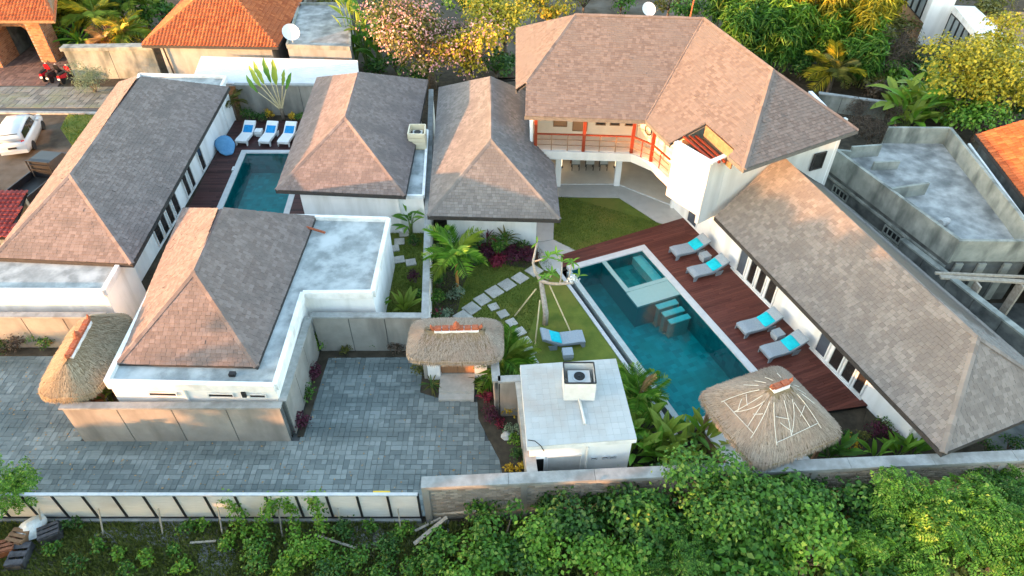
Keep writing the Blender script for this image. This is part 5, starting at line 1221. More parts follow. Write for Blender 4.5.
for j in range(11):
    t = j / 10; y = -.75 + 1.5 * t; wv = .62 * math.sin(math.pi * (.12 + .8 * t)) ** .5 * (1.15 - .45 * t); hh = .10 + .85 * max(0, (1 - t)) ** 1.6 * math.sin(math.pi * min(1, .15 + t * 1.2)) ** .5 + .12 * math.sin(math.pi * t)
    rings.append([(wv * math.cos(a) * (1 + .05 * math.sin(5 * a + j)), y, max(.0, hh * .5 + hh * .5 * math.sin(a) * (1 + .06 * math.sin(3 * a + 2 * j)))) for a in np.linspace(0, 6.283, 17)[:-1]])
bb.loft(rings); o = bb.build('bean_bag', 'beanbag', smooth=True, loc=G(227, 151) + V(0, 0, .06)); tag(o, 'light blue bean bag on the dark deck by the small pool', 'bean bag')
o.rotation_euler = (0, 0, R(-150))
# dining set under the balcony
dt = thing('dining_table', 'long dark dining table in the open living room', 'table', (4.85, 37.75, .07)); sub('table_top', MB().box(-1.3, 1.3, -.45, .45, .70, .75).mesh('t'), 'wood_brown', dt)
for a in (-1.15, 1.15):
    for b in (-.35, .35): sub('leg', MB().box(a - .04, a + .04, b - .04, b + .04, 0, .699).mesh('l'), 'wood_brown', dt)
for k, x in enumerate((3.95, 4.82, 5.68)):
    c = thing('dining_chair', ['left', 'middle', 'right'][k] + ' pale dining chair under the balcony', 'chair', (x, 36.75, .07), 'dining chairs')
    sub('seat', MB().box(-.25, .25, -.25, .25, .42, .48).mesh('s'), 'black', c); sub('backrest', MB().box(-.25, .25, -.29, -.24, .485, .95).mesh('b'), 'terrace', c)
    for a in (-.22, .22):
        for b in (-.22, .22): sub('leg', MB().box(a - .02, a + .02, b - .02, b + .02, 0, .419).mesh('l'), 'black', c)
for k, x in enumerate((3.05, 6.5)):
    t = thing('floor_lamp', ['slim lit floor lamp left of the dining chairs', 'slim lit floor lamp right of the dining chairs'][k], 'lamp', (x, 36.9, .07), 'floor lamps'); sub('lamp_shade', MB().lathe([(.06, .1), (.06, 1.2)], (0, 0, 0), 10).mesh('s'), 'lamp_glow', t); sub('base', MB().lathe([(.14, 0), (.14, .099)], (0, 0, 0), 12).mesh('b'), 'black', t)

# ---------------------------------------------------------------- vehicles
def wheel(t, p, r, wd, nm='wheel'):
    w_ = sub(nm, MB().lathe([(r * .62, -wd / 2), (r * .96, -wd / 2), (r, -wd * .3), (r, wd * .3), (r * .96, wd / 2), (r * .62, wd / 2)], (0, 0, 0), 18, 'x').mesh('wheel', False), 'tyre', t, p)
    sub('rim', MB().lathe([(r * .6, -wd * .46), (r * .6, wd * .46)], (0, 0, 0), 12, 'x').mesh('rim'), 'rim', w_)
def loft_car(secs):     # (y, half width low, half width high, z low, z high)
    rings = []
    for y, wl, wh, zl, zh in secs: rings.append([(-wl * .96, y, zl), (wl * .96, y, zl), (wl, y, zl + (zh - zl) * .35), (wl * .99, y, zl + (zh - zl) * .7), (wh, y, zh), (-wh, y, zh), (-wl * .99, y, zl + (zh - zl) * .7), (-wl, y, zl + (zh - zl) * .35)])
    return MB().loft(rings)
rw, fwp = G(32.5, 154), G(46, 124.5); hd_ = math.atan2(fwp.y - rw.y, fwp.x - rw.x)
ca = thing('parked_car', 'white people carrier parked on the dirt lot', 'car', (0, 0, 0)); dirv = V(math.cos(hd_), math.sin(hd_), 0); lft = V(-dirv.y, dirv.x, 0)
cc_ = (rw + fwp) / 2 + lft * .82; ca.location = (cc_.x, cc_.y, -.05); ca.rotation_euler = (0, 0, hd_ - math.pi / 2)
sub('body', loft_car([(-2.25, .72, .66, .42, .95), (-2.15, .84, .78, .32, 1.05), (-1.4, .88, .83, .25, 1.02), (0, .89, .84, .25, 1.0), (1.1, .88, .82, .25, .98), (1.75, .86, .74, .28, .90), (2.15, .78, .60, .35, .78), (2.28, .62, .45, .42, .66)]).mesh('body', True), 'car_white', ca)
cab = [(-2.12, .74, 1.06, .70, 1.30), (-1.95, .75, 1.03, .66, 1.66), (-.5, .78, 1.0, .66, 1.74), (.45, .78, .99, .64, 1.68), (.95, .78, .985, .62, 1.42), (1.45, .74, .97, .66, 1.0)]
sub('cabin', MB().loft([[(-a, y, z0), (a, y, z0), (b * 1.06, y, z0 + (z1 - z0) * .8), (b * .85, y, z1), (-b * .85, y, z1), (-b * 1.06, y, z0 + (z1 - z0) * .8)] for y, a, z0, b, z1 in cab]).mesh('cabin', True), 'car_white', ca)
def cpan(nm, pts, m, off): 
    n = (Vector(pts[1]) - Vector(pts[0])).cross(Vector(pts[2]) - Vector(pts[0])).normalized(); c = sum((Vector(p) for p in pts), V(0, 0, 0)) / len(pts)
    if n.dot(c - V(0, 0, .8)) < 0: n = -n
    k = len(pts); sub(nm, MB().add([Vector(p) + n * off for p in pts] + [Vector(p) - n * .01 for p in pts], [tuple(range(k))] + [(i, (i + 1) % k, k + (i + 1) % k, k + i) for i in range(k)]).mesh(nm), m, ca)
for s in (-1, 1):
    cpan('side_window', [(s * .775, -1.85, 1.1), (s * .79, -.62, 1.08), (s * .735, -.55, 1.56), (s * .735, -1.75, 1.50)], 'glass', .02); cpan('side_window', [(s * .795, -.52, 1.08), (s * .80, .55, 1.06), (s * .735, .35, 1.52), (s * .735, -.46, 1.56)], 'glass', .02)
    cpan('tail_light', [(s * .60, -2.19, .80), (s * .80, -2.16, .80), (s * .78, -2.10, 1.12), (s * .62, -2.14, 1.12)], 'lamp_red', .02)
    cpan('headlight', [(s * .45, 2.24, .62), (s * .70, 2.12, .64), (s * .70, 2.02, .82), (s * .48, 2.14, .80)], 'lamp_clear', .02)
    sub('mirror', MB().box(s * .98 - .09, s * .98 + .09, .62, .74, 1.02, 1.16).mesh('mirror'), 'car_white', ca)
    for y in (-1.35, 1.4): wheel(ca, (s * .80, y, .32), .32, .2)
cpan('rear_window', [(-.6, -2.08, 1.17), (.6, -2.08, 1.17), (.56, -1.98, 1.55), (-.56, -1.98, 1.55)], 'glass', .03); cpan('windscreen', [(-.64, 1.38, 1.06), (.64, 1.38, 1.06), (.58, .98, 1.40), (-.58, .98, 1.40)], 'glass', .03)
sub('rear_bumper', MB().box(-.78, .78, -2.32, -2.2, .34, .56).mesh('b'), 'car_white', ca); sub('number_plate', MB().box(-.25, .25, -2.29, -2.27, .66, .78).mesh('p'), 'black', ca)
pk = thing('pickup_truck', 'dark pickup truck with open load bed half hidden behind the villa roof', 'truck', G(45, 190), None, R(-10)); pk.location.z = -.05
sub('cab', MB().loft([[(-a, y, z0), (a, y, z0), (b, y, z1), (-b, y, z1)] for y, a, z0, b, z1 in ((.5, .8, .35, .68, 1.68), (.75, .82, .35, .70, 1.72), (1.7, .82, .35, .70, 1.70), (2.3, .82, .35, .72, 1.0), (3.0, .80, .4, .7, .85))]).mesh('cab'), 'car_dark', pk)
sub('rear_window', MB().box(-.58, .58, .55, .62, 1.1, 1.5).mesh('w'), 'glass_blue', pk); sub('bed_floor', MB().box(-.82, .82, -2.0, .45, .55, .62).mesh('b'), 'black', pk)
for s in (-1, 1): sub('bed_side', MB().box(s * .82 - .04, s * .82 + .04, -2.0, .45, .5, 1.0).mesh('s'), 'car_dark', pk)
sub('tailgate', MB().box(-.78, .78, -2.04, -1.97, .5, 1.0).mesh('t'), 'car_dark', pk)
for x in (-.72, .72): sub('headboard_post', MB().box(x - .03, x + .03, .36, .42, .63, 1.78).mesh('p'), 'black_metal', pk)
for z in (1.2, 1.5, 1.76): sub('headboard_bar', MB().box(-.72, .72, .36, .42, z - .025, z + .025).mesh('b'), 'black_metal', pk)
for s in (-1, 1):
    for y in (-1.2, 2.1): wheel(pk, (s * .74, y, .34), .34, .22)
def scooter(p, rz, label, red=True):
    t = thing('scooter', label, 'scooter', (p.x, p.y, -.04), 'scooters by the gateway', rz)
    wheel(t, (0, .62, .27), .27, .1); wheel(t, (0, -.6, .27), .27, .11)
    pm_ = 'scooter_red' if red else 'black'
    sub('front_shield', MB().loft([[(-.06, .62, .3), (.06, .62, .3), (.06, .66, .32), (-.06, .66, .32)], [(-.19, .45, .6), (.19, .45, .6), (.17, .56, .62), (-.17, .56, .62)], [(-.15, .36, .95), (.15, .36, .95), (.12, .46, .97), (-.12, .46, .97)]]).mesh('s'), pm_, t)
    sub('footboard', MB().box(-.14, .14, -.1, .45, .24, .32).mesh('f'), 'black', t)
    sub('tail_body', MB().loft([[(-.15, -.02, .35), (.15, -.02, .35), (.14, -.02, .66), (-.14, -.02, .66)], [(-.18, -.45, .42), (.18, -.45, .42), (.16, -.45, .72), (-.16, -.45, .72)], [(-.09, -.95, .58), (.09, -.95, .58), (.08, -.95, .76), (-.08, -.95, .76)]]).mesh('b'), pm_, t)
    sub('seat', MB().loft([[(-.12, .05, .67), (.12, .05, .67), (.10, .05, .76), (-.10, .05, .76)], [(-.16, -.4, .73), (.16, -.4, .73), (.14, -.4, .82), (-.14, -.4, .82)], [(-.1, -.85, .77), (.1, -.85, .77), (.08, -.85, .84), (-.08, -.85, .84)]]).mesh('s'), 'black', t)
    sub('handlebar', MB().tube([(-.34, .30, 1.02), (-.12, .40, 1.0), (.12, .40, 1.0), (.34, .30, 1.02)], .022, 6).mesh('h'), 'black_metal', t); sub('headlight', MB().lathe([(.08, 0), (.05, .07)], (0, .45, .98), 10, 'y').mesh('l'), 'lamp_clear', t)
    for s in (-1, 1): sub('mirror', MB().lathe([(.06, 0), (.06, .015)], (s * .3, .38, 1.2), 8, 'y').mesh('m'), 'black', t)
    sub('number_plate', MB().box(-.09, .09, -.98, -.96, .45, .58).mesh('p'), 'rubbish_pale', t)
for (x, y, lab, rd2) in ((48.5, 78, 'red scooter nearest the brick gateway', True), (57, 79, 'dark red scooter in the middle of the row of three', False), (68, 80, 'red scooter next to the mottled wall', True)): scooter(G(x, y), R(random.uniform(-4, 12)), lab, rd2)
for (x, y, lab) in ((13, 42, 'dark scooter in the shade inside the gateway, at left'), (25, 42, 'dark scooter in the shade inside the gateway, at right')): scooter(G(x, y), R(170), lab, False)

# ---------------------------------------------------------------- rubbish, planks, stones by the fence
def rock(p, r, m, label, cat, nm, gp=None):
    b = MB(); rings = []
    for j in range(6):
        f = math.sin(math.pi * (.08 + .84 * j / 5)); rings.append([(r * f * math.cos(a) * random.uniform(.8, 1.15), r * f * math.sin(a) * random.uniform(.8, 1.15), r * 1.1 * j / 5 - .05) for a in np.linspace(0, 6.283, 10)[:-1]])
    o = b.loft(rings).build(nm, m, loc=p); return tag(o, label, cat, gp)
rock(G(36, 531), .5, 'rubbish_pale', 'pale plastic sack lying in the grass below the fence', 'sack', 'sack'); rock(G(507, 437, 0), .24, 'stone_grey', 'smooth pale boulder at the edge of the planted strip', 'boulder', 'boulder')
def crate(p, rz, sz, m, label, nm='crate', cat='crate'):
    t = thing(nm, label, cat, p, 'dumped boxes by the fence', rz); x, y, z = sz
    sub('base', MB().box(-x, x, -y, y, -.05, .03).mesh('b'), m, t)
    for s in (-1, 1): sub('side', MB().box(s * x - .03, s * x + .03, -y, y, .031, z).mesh('s'), m, t); sub('end', MB().box(-x + .031, x - .031, s * y - .03, s * y + .03, .031, z - .02).mesh('e'), m, t)
    for k in range(3): sub('slat', MB().box(-x - .02, x + .02, -y + k * y * .72, -y + k * y * .72 + y * .5, z + .001, z + .03).mesh('l'), m, t)
crate(G(53, 536), .5, (.32, .26, .42), 'rubbish_dark', 'black box right of the pale sack in the grass'); crate(G(23, 541), -.2, (.3, .25, .4), 'wood_brown', 'brown box left of the pale sack in the grass')
crate(G(10, 550), .3, (.26, .24, .35), 'rubbish_rust', 'rusty red box at the lower left edge'); crate(G(22, 558), .1, (.28, .42, .3), 'rubbish_dark', 'dark grey box at the lower left, below the brown one')
for a, b, wd, lab in (((414, 544, .1), (447, 517, .5), .14, 'pale plank leaning across the rubble beside the brick wall'), ((415, 531, .05), (441, 518, .15), .09, 'thin stick lying on the rubble beside the brick wall'), ((318, 536, .1), (356, 548, .05), .08, 'pale stick lying in the weeds below the fence'),
                      ((430, 515, .1), (476, 511, .9), .07, 'thin pole resting against the brick wall'), ((190, 543, 0.02), (216, 541, .05), .08, 'short plank lying in the grass below the fence')):
    o = MB().beam(G(*a), G(*b), wd, .045).build('plank', 'wood_grey'); tag(o, lab, 'plank', 'loose planks')
def patch(pts, nm='rubble_patch'):
    q = []
    for i, (x, y) in enumerate(pts): p = G(x, y); q.append((p.x, p.y))
    struct(nm, MB().prism(q, -.3, -.058), 'rubble')
patch([(128, 527), (142, 521), (165, 519), (187, 523), (190, 533), (176, 541), (160, 547), (148, 541), (138, 535)]); patch([(203, 541), (214, 537), (226, 543), (232, 556), (226, 572), (212, 580), (200, 570), (204, 556)]); patch([(352, 527), (366, 524), (384, 528), (380, 538), (372, 548), (360, 541)]); patch([(95, 530), (112, 526), (124, 531), (116, 541), (102, 541)])
gv = MB()
for cx, cy, rx, ry, n in ((160, 532, 30, 12, 700), (216, 556, 18, 20, 500), (367, 535, 17, 12, 420), (438, 525, 14, 8, 260), (110, 534, 16, 8, 260)):
    for k in range(n):
        a = random.uniform(0, 6.283); q = math.sqrt(random.random()); p = G(cx + rx * q * math.cos(a), cy + ry * q * math.sin(a)); r = random.uniform(.03, .09)
        gv.add([p + V(random.uniform(-r, r), random.uniform(-r, r), -.08) for _ in range(1)] + [p + V(r, 0, -.08), p + V(-r * .6, r * .8, -.08), p + V(-r * .5, -r * .8, -.08), p + V(0, 0, r * .9 - .07)], [(1, 2, 4), (2, 3, 4), (3, 1, 4)])
o = gv.build('gravel', 'gravel', None, 'stuff'); tag(o, 'grey rubble scattered over the ground below the white fence', 'gravel')
# fallen leaves and weeds in the joints of the court
q_ = []
while len(q_) < 420:
    x, y = random.uniform(-26, -.5), random.uniform(13.2, 21)
    if -17.4 < x < -8.7 and y > 16.3: continue
    if y > 16.4 and x > -1.9: continue
    if random.random() < (.25 if 14.2 < y < 20.2 and -8 < x < -3 else 1): q_.append((x, y, .035))
P_ = np.array(q_); v_, f_ = scatter(LEAF_V, LEAF_F, P_, np.tile(np.array([[0, 0, 1.]]), (len(P_), 1)), .085, .15)
o = link('fallen_leaves', np_mesh('fallen_leaves', v_, f_), 'leaf_dry', None, 'stuff'); tag(o, 'dry fallen leaves strewn over the grey paved court', 'leaves')
# ---------------------------------------------------------------- planting
def tcrown(px, py, zc, r, m, label, n=9, per=260, size=.24, proto='leaf', group='trees below the brick wall', **kw):
    p = G(px, py, zc); r = r * (1.12 if group == 'trees below the brick wall' else 1.0); ch = kw.pop('ch', r * .8); return tree('tree', label, 'tree', (p.x, p.y, -.08), r, zc + ch * .8 + .08, m, n, per, size, proto, group=group, crown_h=ch, **kw)
B = 'brick wall'
tcrown(722, 492, 2.6, 1.75, 'leaf_mid', 'tall leafy green tree reaching over the brick wall beside the gazebo', 15, 520, .17)
tcrown(628, 516, 1.5, 1.5, 'leaf_deep', 'dark green tree below the pavilion corner', 11, 460, .19)
tcrown(566, 520, 1.3, 1.35, 'leaf_deep', 'rounded dark tree below the brick wall left of centre', 10, 460, .19)
tcrown(503, 535, 1.1, 1.3, 'leaf_mid', 'leftmost leafy tree below the brick wall', 10, 460, .17)
tcrown(478, 566, .9, 1.1, 'leaf_bright', 'bright green bush-like tree at the bottom edge, left of the big trees', 9, 460, .16)
tcrown(598, 560, 1.4, 1.5, 'leaf_bright', 'bright mottled green tree at the bottom edge below the pavilion', 11, 480, .16)
tcrown(678, 556, 1.5, 1.5, 'leaf_mid', 'mid green tree at the bottom edge below the wall-topping tree', 11, 200, .34, 'pin')
tcrown(772, 524, 2.0, 1.6, 'leaf_mid', 'broad tree with glossy leaves below the gazebo', 15, 520, .2)
tcrown(815, 552, 1.7, 1.4, 'leaf_bright', 'bright leafy tree at lower right of centre', 13, 520, .2)
tcrown(846, 512, 1.3, 1.3, 'leaf_deep', 'dark gap-filling tree right of the broad tree', 9, 420, .2)
tcrown(918, 506, 2.0, 1.25, 'leaf_bright', 'feathery bright green tree below the end of the long wing', 10, 170, .40, 'pin')
tcrown(900, 552, 1.6, 1.4, 'leaf_bright', 'feathery tree at lower right with light tips', 11, 170, .40, 'pin')
tcrown(962, 528, 2.0, 1.55, 'leaf_bright', 'large feathery lime green tree at lower right', 12, 170, .42, 'pin')
tcrown(1010, 488, 1.7, 1.1, 'leaf_mid', 'feathery green tree against the wall at the right edge', 9, 190, .36, 'pin')
tcrown(1012, 548, 1.9, 1.4, 'leaf_bright', 'feathery tree in the lower right corner', 11, 180, .40, 'pin')
tcrown(955, 572, 1.6, 1.2, 'leaf_olive', 'yellowish leafy tree at the bottom right edge', 9, 260, .24)
tcrown(742, 570, 1.6, 1.3, 'leaf_mid', 'leafy tree at the bottom edge below the broad tree', 10, 300, .26)
tcrown(860, 578, 1.3, 1.1, 'leaf_deep', 'shadowy tree at the bottom edge, right of centre', 8, 300, .22)
for x, y, r, lab in ((548, 500, .8, 'low dark bush at the foot of the brick wall below the pier'), (480, 500, .7, 'low bush at the foot of the brick wall near the planks'), (597, 500, .8, 'low bush at the foot of the brick wall under the pavilion'), (665, 492, .9, 'bush at the foot of the wall left of the wall-topping tree'),
                     (808, 492, .9, 'bush at the foot of the wall below the gazebo'), (868, 497, .7, 'small dark bush at the foot of the wall below the white wing end'), (980, 500, .8, 'small bush at the foot of the wall at right'), (440, 552, .7, 'low weedy bush left of the bottom trees'), (530, 572, .9, 'low bush at the bottom edge between the left trees')):
    shrub('bush', lab, G(x, y + 12), r * 1.2, r * 1.9, 'leaf_deep' if r > .75 else 'leaf_mid', 7, 460, .15, group='bushes under the brick wall')
tcrown(655, 530, 1.6, 1.3, 'leaf_mid', 'leafy tree left of the wall-topping tree', 12, 480, .18); tcrown(535, 545, 1.2, 1.2, 'leaf_bright', 'bright leafy tree between the left trees', 11, 480, .16); tcrown(880, 520, 1.5, 1.2, 'leaf_mid', 'leafy tree left of the feathery trees', 11, 480, .18); tcrown(795, 500, 1.7, 1.2, 'leaf_mid', 'leafy tree reaching the wall below the gazebo', 11, 480, .18); tcrown(985, 515, 1.8, 1.2, 'leaf_bright', 'feathery tree between the right edge trees', 11, 175, .38, 'pin')
# creepers and weeds along the white fence
def creeper(pts, label, m='leaf_bright', r=.38, per=620):
    b = G(*pts[0]); t = thing('creeper', label, 'creeper', (b.x, b.y, 0), 'creepers on the fence'); lm = []; st = MB(); P = []
    for (x, y, z) in pts: p = G(x, y, z); P.append(p); lm.append((tuple(p), (r, r * .8, r * .8)))
    for i in range(len(P) - 1): lm.append((tuple(P[i].lerp(P[i + 1], .5)), (r * .8, r * .7, r * .7)))
    st.tube(P, .02, 5); st.build('stem', 'bark', t); foliage('foliage', lm, per, .13, m, t, 'leaf', .6, .3)
creeper([(252, 556, .1), (244, 532, .3), (238, 515, .6), (228, 500, 1.1)], 'green creeper climbing the white fence at its middle panels')
creeper([(258, 530, .3), (268, 514, .8), (272, 502, 1.2)], 'small creeper branch crossing the white fence')
creeper([(300, 560, .1), (296, 535, .3), (291, 512, .7), (287, 498, 1.25)], 'tall creeper covering white fence panels right of the first')
creeper([(330, 560, .1), (322, 530, .4), (318, 508, .9), (314, 497, 1.3)], 'bushy creeper hanging over white fence panels beside the sticks')
for x, y, r, m, lab in ((262, 560, .8, 'leaf_mid', 'weedy bush at the bottom edge under the first creeper'), (310, 562, .9, 'leaf_bright', 'bright weedy bush at the bottom edge under the tall creeper'), (352, 560, .7, 'leaf_mid', 'weed clump at the bottom edge by the pale stick'), (388, 556, .7, 'leaf_deep', 'dark weed clump below the bare fence panels'), (420, 568, .7, 'leaf_mid', 'weed clump at the bottom edge before the first tree'), (228, 545, .45, 'leaf_bright', 'low weed by the rubble in the grass'), (345, 535, .5, 'leaf_deep', 'low dark weed under the fence right of the creepers'),
                        (120, 556, .3, 'leaf_bright', 'small light weed in the middle of the wild grass'), (190, 530, .4, 'leaf_mid', 'small weed at the fence foot above the rubble'), (75, 528, .4, 'leaf_deep', 'small dark weed by the black box')):
    shrub('weed', lab, G(x, y), r, r * 1.1, m, 6, 480, .12, group='weeds in the wild plot')
for x, y, r, m, lab in ((385, 575, .6, 'leaf_mid', 'weed clump cut by the bottom edge below the pale stick'), (335, 580, .7, 'leaf_deep', 'dark weed clump cut by the bottom edge'), (285, 578, .6, 'leaf_bright', 'light weed clump cut by the bottom edge')): shrub('weed', lab, G(x, y), r, r * 1.0, m, 6, 480, .12, group='weeds in the wild plot')
for x, y, r, m, lab in ((100, 548, .35, 'leaf_mid', 'small weed in the wild grass right of the boxes'), (150, 560, .4, 'leaf_bright', 'light weed in the wild grass below the rubble'), (175, 552, .35, 'leaf_mid', 'weed between the rubble and the creepers'), (80, 566, .45, 'leaf_deep', 'dark weed at the bottom left edge'), (130, 573, .4, 'leaf_mid', 'weed cut by the bottom edge at left'), (205, 528, .3, 'leaf_bright', 'small bright weed at the fence foot'), (185, 570, .45, 'leaf_bright', 'bright weed at the bottom edge left of the creepers'), (55, 552, .35, 'leaf_mid', 'weed right of the dark grey box'), (372, 528, .35, 'leaf_mid', 'weed at the fence foot below the bare panels'), (405, 533, .4, 'leaf_bright', 'bright weed near the planks')):
    shrub('weed', lab, G(x, y), r, r * 1.1, m, 6, 480, .12, group='weeds in the wild plot')
WG = [[(-20, 9.5, 0), (-.5, 9.5, 0), (-3.5, 12.85, 0), (-20, 12.85, 0)]]
grass_patch('wild_grass', WG, 300, .17, 'wild_grass', 'rough wild grass on the plot below the white fence', hz=-.07)
grass_patch('wild_grass', [[(-.5, 8.5, 0), (20, 8.5, 0), (20, 13.9, 0), (-3.2, 12.8, 0)]], 160, .3, 'wild_grass', 'rough undergrowth beneath the trees', hz=-.07)
grass_patch('wild_grass', [[G(75, 150), G(60, 128), G(68, 113), G(112, 112), V(-25.5, 38, 0)]], 110, .12, 'grass', 'thin grass on the dirt lot by the villa roof', hz=-.04)
tcrown(-6, 488, 1.5, 1.2, 'leaf_bright', 'feathery green tree at the left edge over the fence end', 9, 170, .36, 'pin', group=None)

# paved court edges
for x, y, r, m, lab in ((319, 345, .42, 'leaf_bright', 'green bush in the inner corner of the court'), (372, 347, .3, 'leaf_mid', 'small round bush at the back wall of the court'), (345, 352, .25, 'leaf_olive', 'low olive plants at the back wall of the court'), (399, 352, .33, 'leaf_brown', 'brownish low plant left of the thatched door gate'), (316, 376, .32, 'leaf_purple', 'purple plant against the court side wall, upper'), (308, 398, .3, 'leaf_mid', 'green sprig against the court side wall'), (302, 425, .33, 'leaf_purple', 'purple plant at the near end of the court side wall'),
                        (421, 372, .3, 'leaf_olive', 'olive plant beside the left pier of the door gate'), (17, 348, .5, 'leaf_brown', 'brownish plant at the foot of the left wall'), (45, 348, .42, 'leaf_mid', 'green plant at the foot of the left wall near the thatched gate'), (4, 352, .4, 'leaf_deep', 'dark plant at the foot of the left wall, at the picture edge'), (56, 345, .3, 'leaf_dry', 'orange-brown plant by the left thatched gate')):
    shrub('border_plant', lab, G(x, y), r * 1.5, r * 1.9, m, 7, 560, .10, group='border plants in the court')
for x, y, n, s, m, lab in ((432, 388, 22, .5, 'leaf_deep', 'dark leafy rosette left of the gate steps'), (482, 384, 22, .55, 'leaf_deep', 'dark leafy rosette right of the gate steps')): leafy('rosette_plant', lab, G(x, y), 'sword', m, n, s, (5, 75), (.05, .3), tip=('leaf_olive', .4))
for x, y, r, m, lab in ((486, 402, .42, 'leaf_red', 'crimson croton beside the low planter wall'), (492, 420, .48, 'leaf_purple', 'dark purple croton in front of the planter wall'), (500, 425, .3, 'leaf_red', 'red croton tip next to the boulder'), (480, 395, .28, 'leaf_lime', 'lime plant above the crimson croton'), (511, 413, .38, 'leaf_yellow', 'bright yellow croton in the wall corner'), (514, 432, .36, 'leaf_grey', 'pale variegated hedge plant, upper, along the pavilion wall'), (515, 443, .33, 'leaf_bright', 'green hedge plant, middle, along the pavilion wall'), (516, 458, .36, 'leaf_deep', 'dark hedge plant, lower, along the pavilion wall'),
                        (509, 471, .24, 'leaf_yellow', 'yellow flowering plant at the foot of the front wall, left'), (520, 470, .26, 'leaf_yellow', 'yellow flowering plant at the foot of the front wall, right')):
    shrub('croton', lab, G(x, y), r, r * 1.15, m, 6, 620, .1, group='crotons by the pavilion')

# garden with the lawn
palm('sealing_wax_palm', 'orange-stemmed palm by the long garden wall', G(458, 292), 1.9, 13, 1.75, 'leaf_lime', 'frond', (5, 78), .07, 'stem_orange', tip=('leaf_bright', .5), shaft='stem_orange')
palm('young_palm', 'lime green palm clump between the thatched door gate and pavilion', G(505, 372), .7, 17, 1.6, 'leaf_lime', 'frond', (5, 80), .08, 'stem_green', tip=('leaf_bright', .45))
for x, y, r, h, m, lab in ((476, 253, .7, 1.1, 'leaf_deep', 'dark green bush against the white wall, left'), (500, 253, .75, 1.15, 'leaf_mid', 'green bush against the white wall, middle'), (517, 260, .8, .7, 'leaf_purple', 'purple ground shrub along the lawn, right'), (497, 263, .65, .55, 'leaf_red', 'crimson ground shrub along the lawn, middle'), (529, 262, .62, .9, 'leaf_purple', 'purple shrub by the garden path corner'), (476, 266, .45, .5, 'leaf_deep', 'low dark shrub along the lawn, left'),
                           (507, 259, .6, .75, 'leaf_purple', 'purple shrub in the middle of the bed by the white wall'), (523, 254, .55, .95, 'leaf_deep', 'dark green bush against the white wall, right'), (488, 260, .55, .7, 'leaf_purple', 'purple shrub below the red cordyline'), (466, 258, .6, 1.0, 'leaf_deep', 'dark bush between the palm and the white wall'),
                           (455, 300, .5, .8, 'leaf_grey', 'silvery variegated shrub under the orange-stemmed palm'), (441, 270, .5, 1.2, 'leaf_deep', 'dark shrub against the long wall behind the palm'), (440, 288, .5, 1.1, 'leaf_deep', 'dark shrub against the long wall beside the silvery shrub'), (438, 305, .5, .9, 'leaf_mid', 'green shrub against the long wall'), (436, 325, .5, .7, 'leaf_deep', 'dark shrub at the near end of the long wall'), (449, 320, .4, .5, 'leaf_grey', 'silvery low plant near the bromeliad'), (445, 250, .5, 1.5, 'leaf_deep', 'dark shrub in the corner under the central eave')):
    shrub('garden_shrub', lab, G(x, y), r, h, m, 7, 640, .11, group='shrubs around the lawn')
leafy('cordyline', 'dark red spiky cordyline against the white wall', G(487, 250), 'sword', 'leaf_red', 22, .75, (15, 85), (.3, .9), tip=('leaf_purple', .5))
leafy('cordyline', 'dark green spiky cordyline beside the red one', G(506, 250), 'sword', 'leaf_deep', 22, .8, (15, 85), (.4, .9), tip=('leaf_olive', .3))
leafy('bromeliad', 'pink-red bromeliad near the long garden wall', G(440, 319), 'sword', 'leaf_red', 20, .5, (15, 70), (.05, .15))
# frangipani with its three props
fp = thing('frangipani_tree', 'bare-limbed frangipani with few leaf tufts on the lawn', 'tree', G(545, 324)); fb = G(545, 324)
ft = G(541, 281, 1.6); tk = MB()
def limb(pts, r0, r1): tk.tube(pts, [r0 + (r1 - r0) * k / (len(pts) - 1) for k in range(len(pts))], 8)
limb([fb - V(0, 0, .1), fb + V(.02, .03, .7), ft], .16, .11)
t1_, t2_ = G(533, 262, 2.3), G(560, 284, 2.2); tips = []
limb([ft, ft.lerp(t1_, .5) + V(-.1, 0, .05), t1_, G(537, 243, 3.0)], .10, .045); tips.append((G(537, 243, 3.0), 2))
limb([ft, ft.lerp(t2_, .5) + V(0, 0, -.08), t2_, G(573, 283, 2.5)], .10, .05); tips.append((G(573, 281, 2.7), 0))
for a, b, n in ((t1_, G(548, 258, 2.9), 9), (t2_, G(562, 262, 3.1), 4), (G(567, 283, 2.3), G(572, 262, 3.0), 8), (G(548, 280, 1.9), G(545, 278, 2.7), 10), (G(548, 280, 1.9), G(552, 274, 2.6), 8), (G(560, 284, 2.2), G(579, 276, 2.6), 4), (G(562, 262, 2.9), G(556, 254, 3.3), 9)):
    limb([a, a.lerp(b, .5) + V(.03, -.03, .06), b], .045, .028); tips.append((b, n))
tk.build('trunk', 'bark_pale', fp, smooth=True); ml = leafmesh('spear', LEAFKIT['spear'], 'leaf_bright')
for p, n in tips:
    for k in range(n):
        o = sub('leaf', random.choice(ml), None, fp, p - fb, (R(random.uniform(-10, 50)), 0, k * 2.4), (.42, .42, .42))
lm = [(tuple(G(573, 280, 2.7)), (.26, .22, .2))]; foliage('blossom', lm, 1500, .09, 'rubbish_pale', fp, 'leaf', .9)
for a, b, lab in (((514, 316), (536, 289), 'bamboo prop on the left of the frangipani'), ((535, 345), (540, 300), 'bamboo prop in front of the frangipani'), ((571, 332), (549, 284), 'bamboo prop on the right of the frangipani')):
    o = MB().tube([G(*a) - V(0, 0, .05), G(b[0], b[1], 1.65)], .035, 7).build('support_pole', 'bamboo_pole'); tag(o, lab, 'pole', 'tree props')
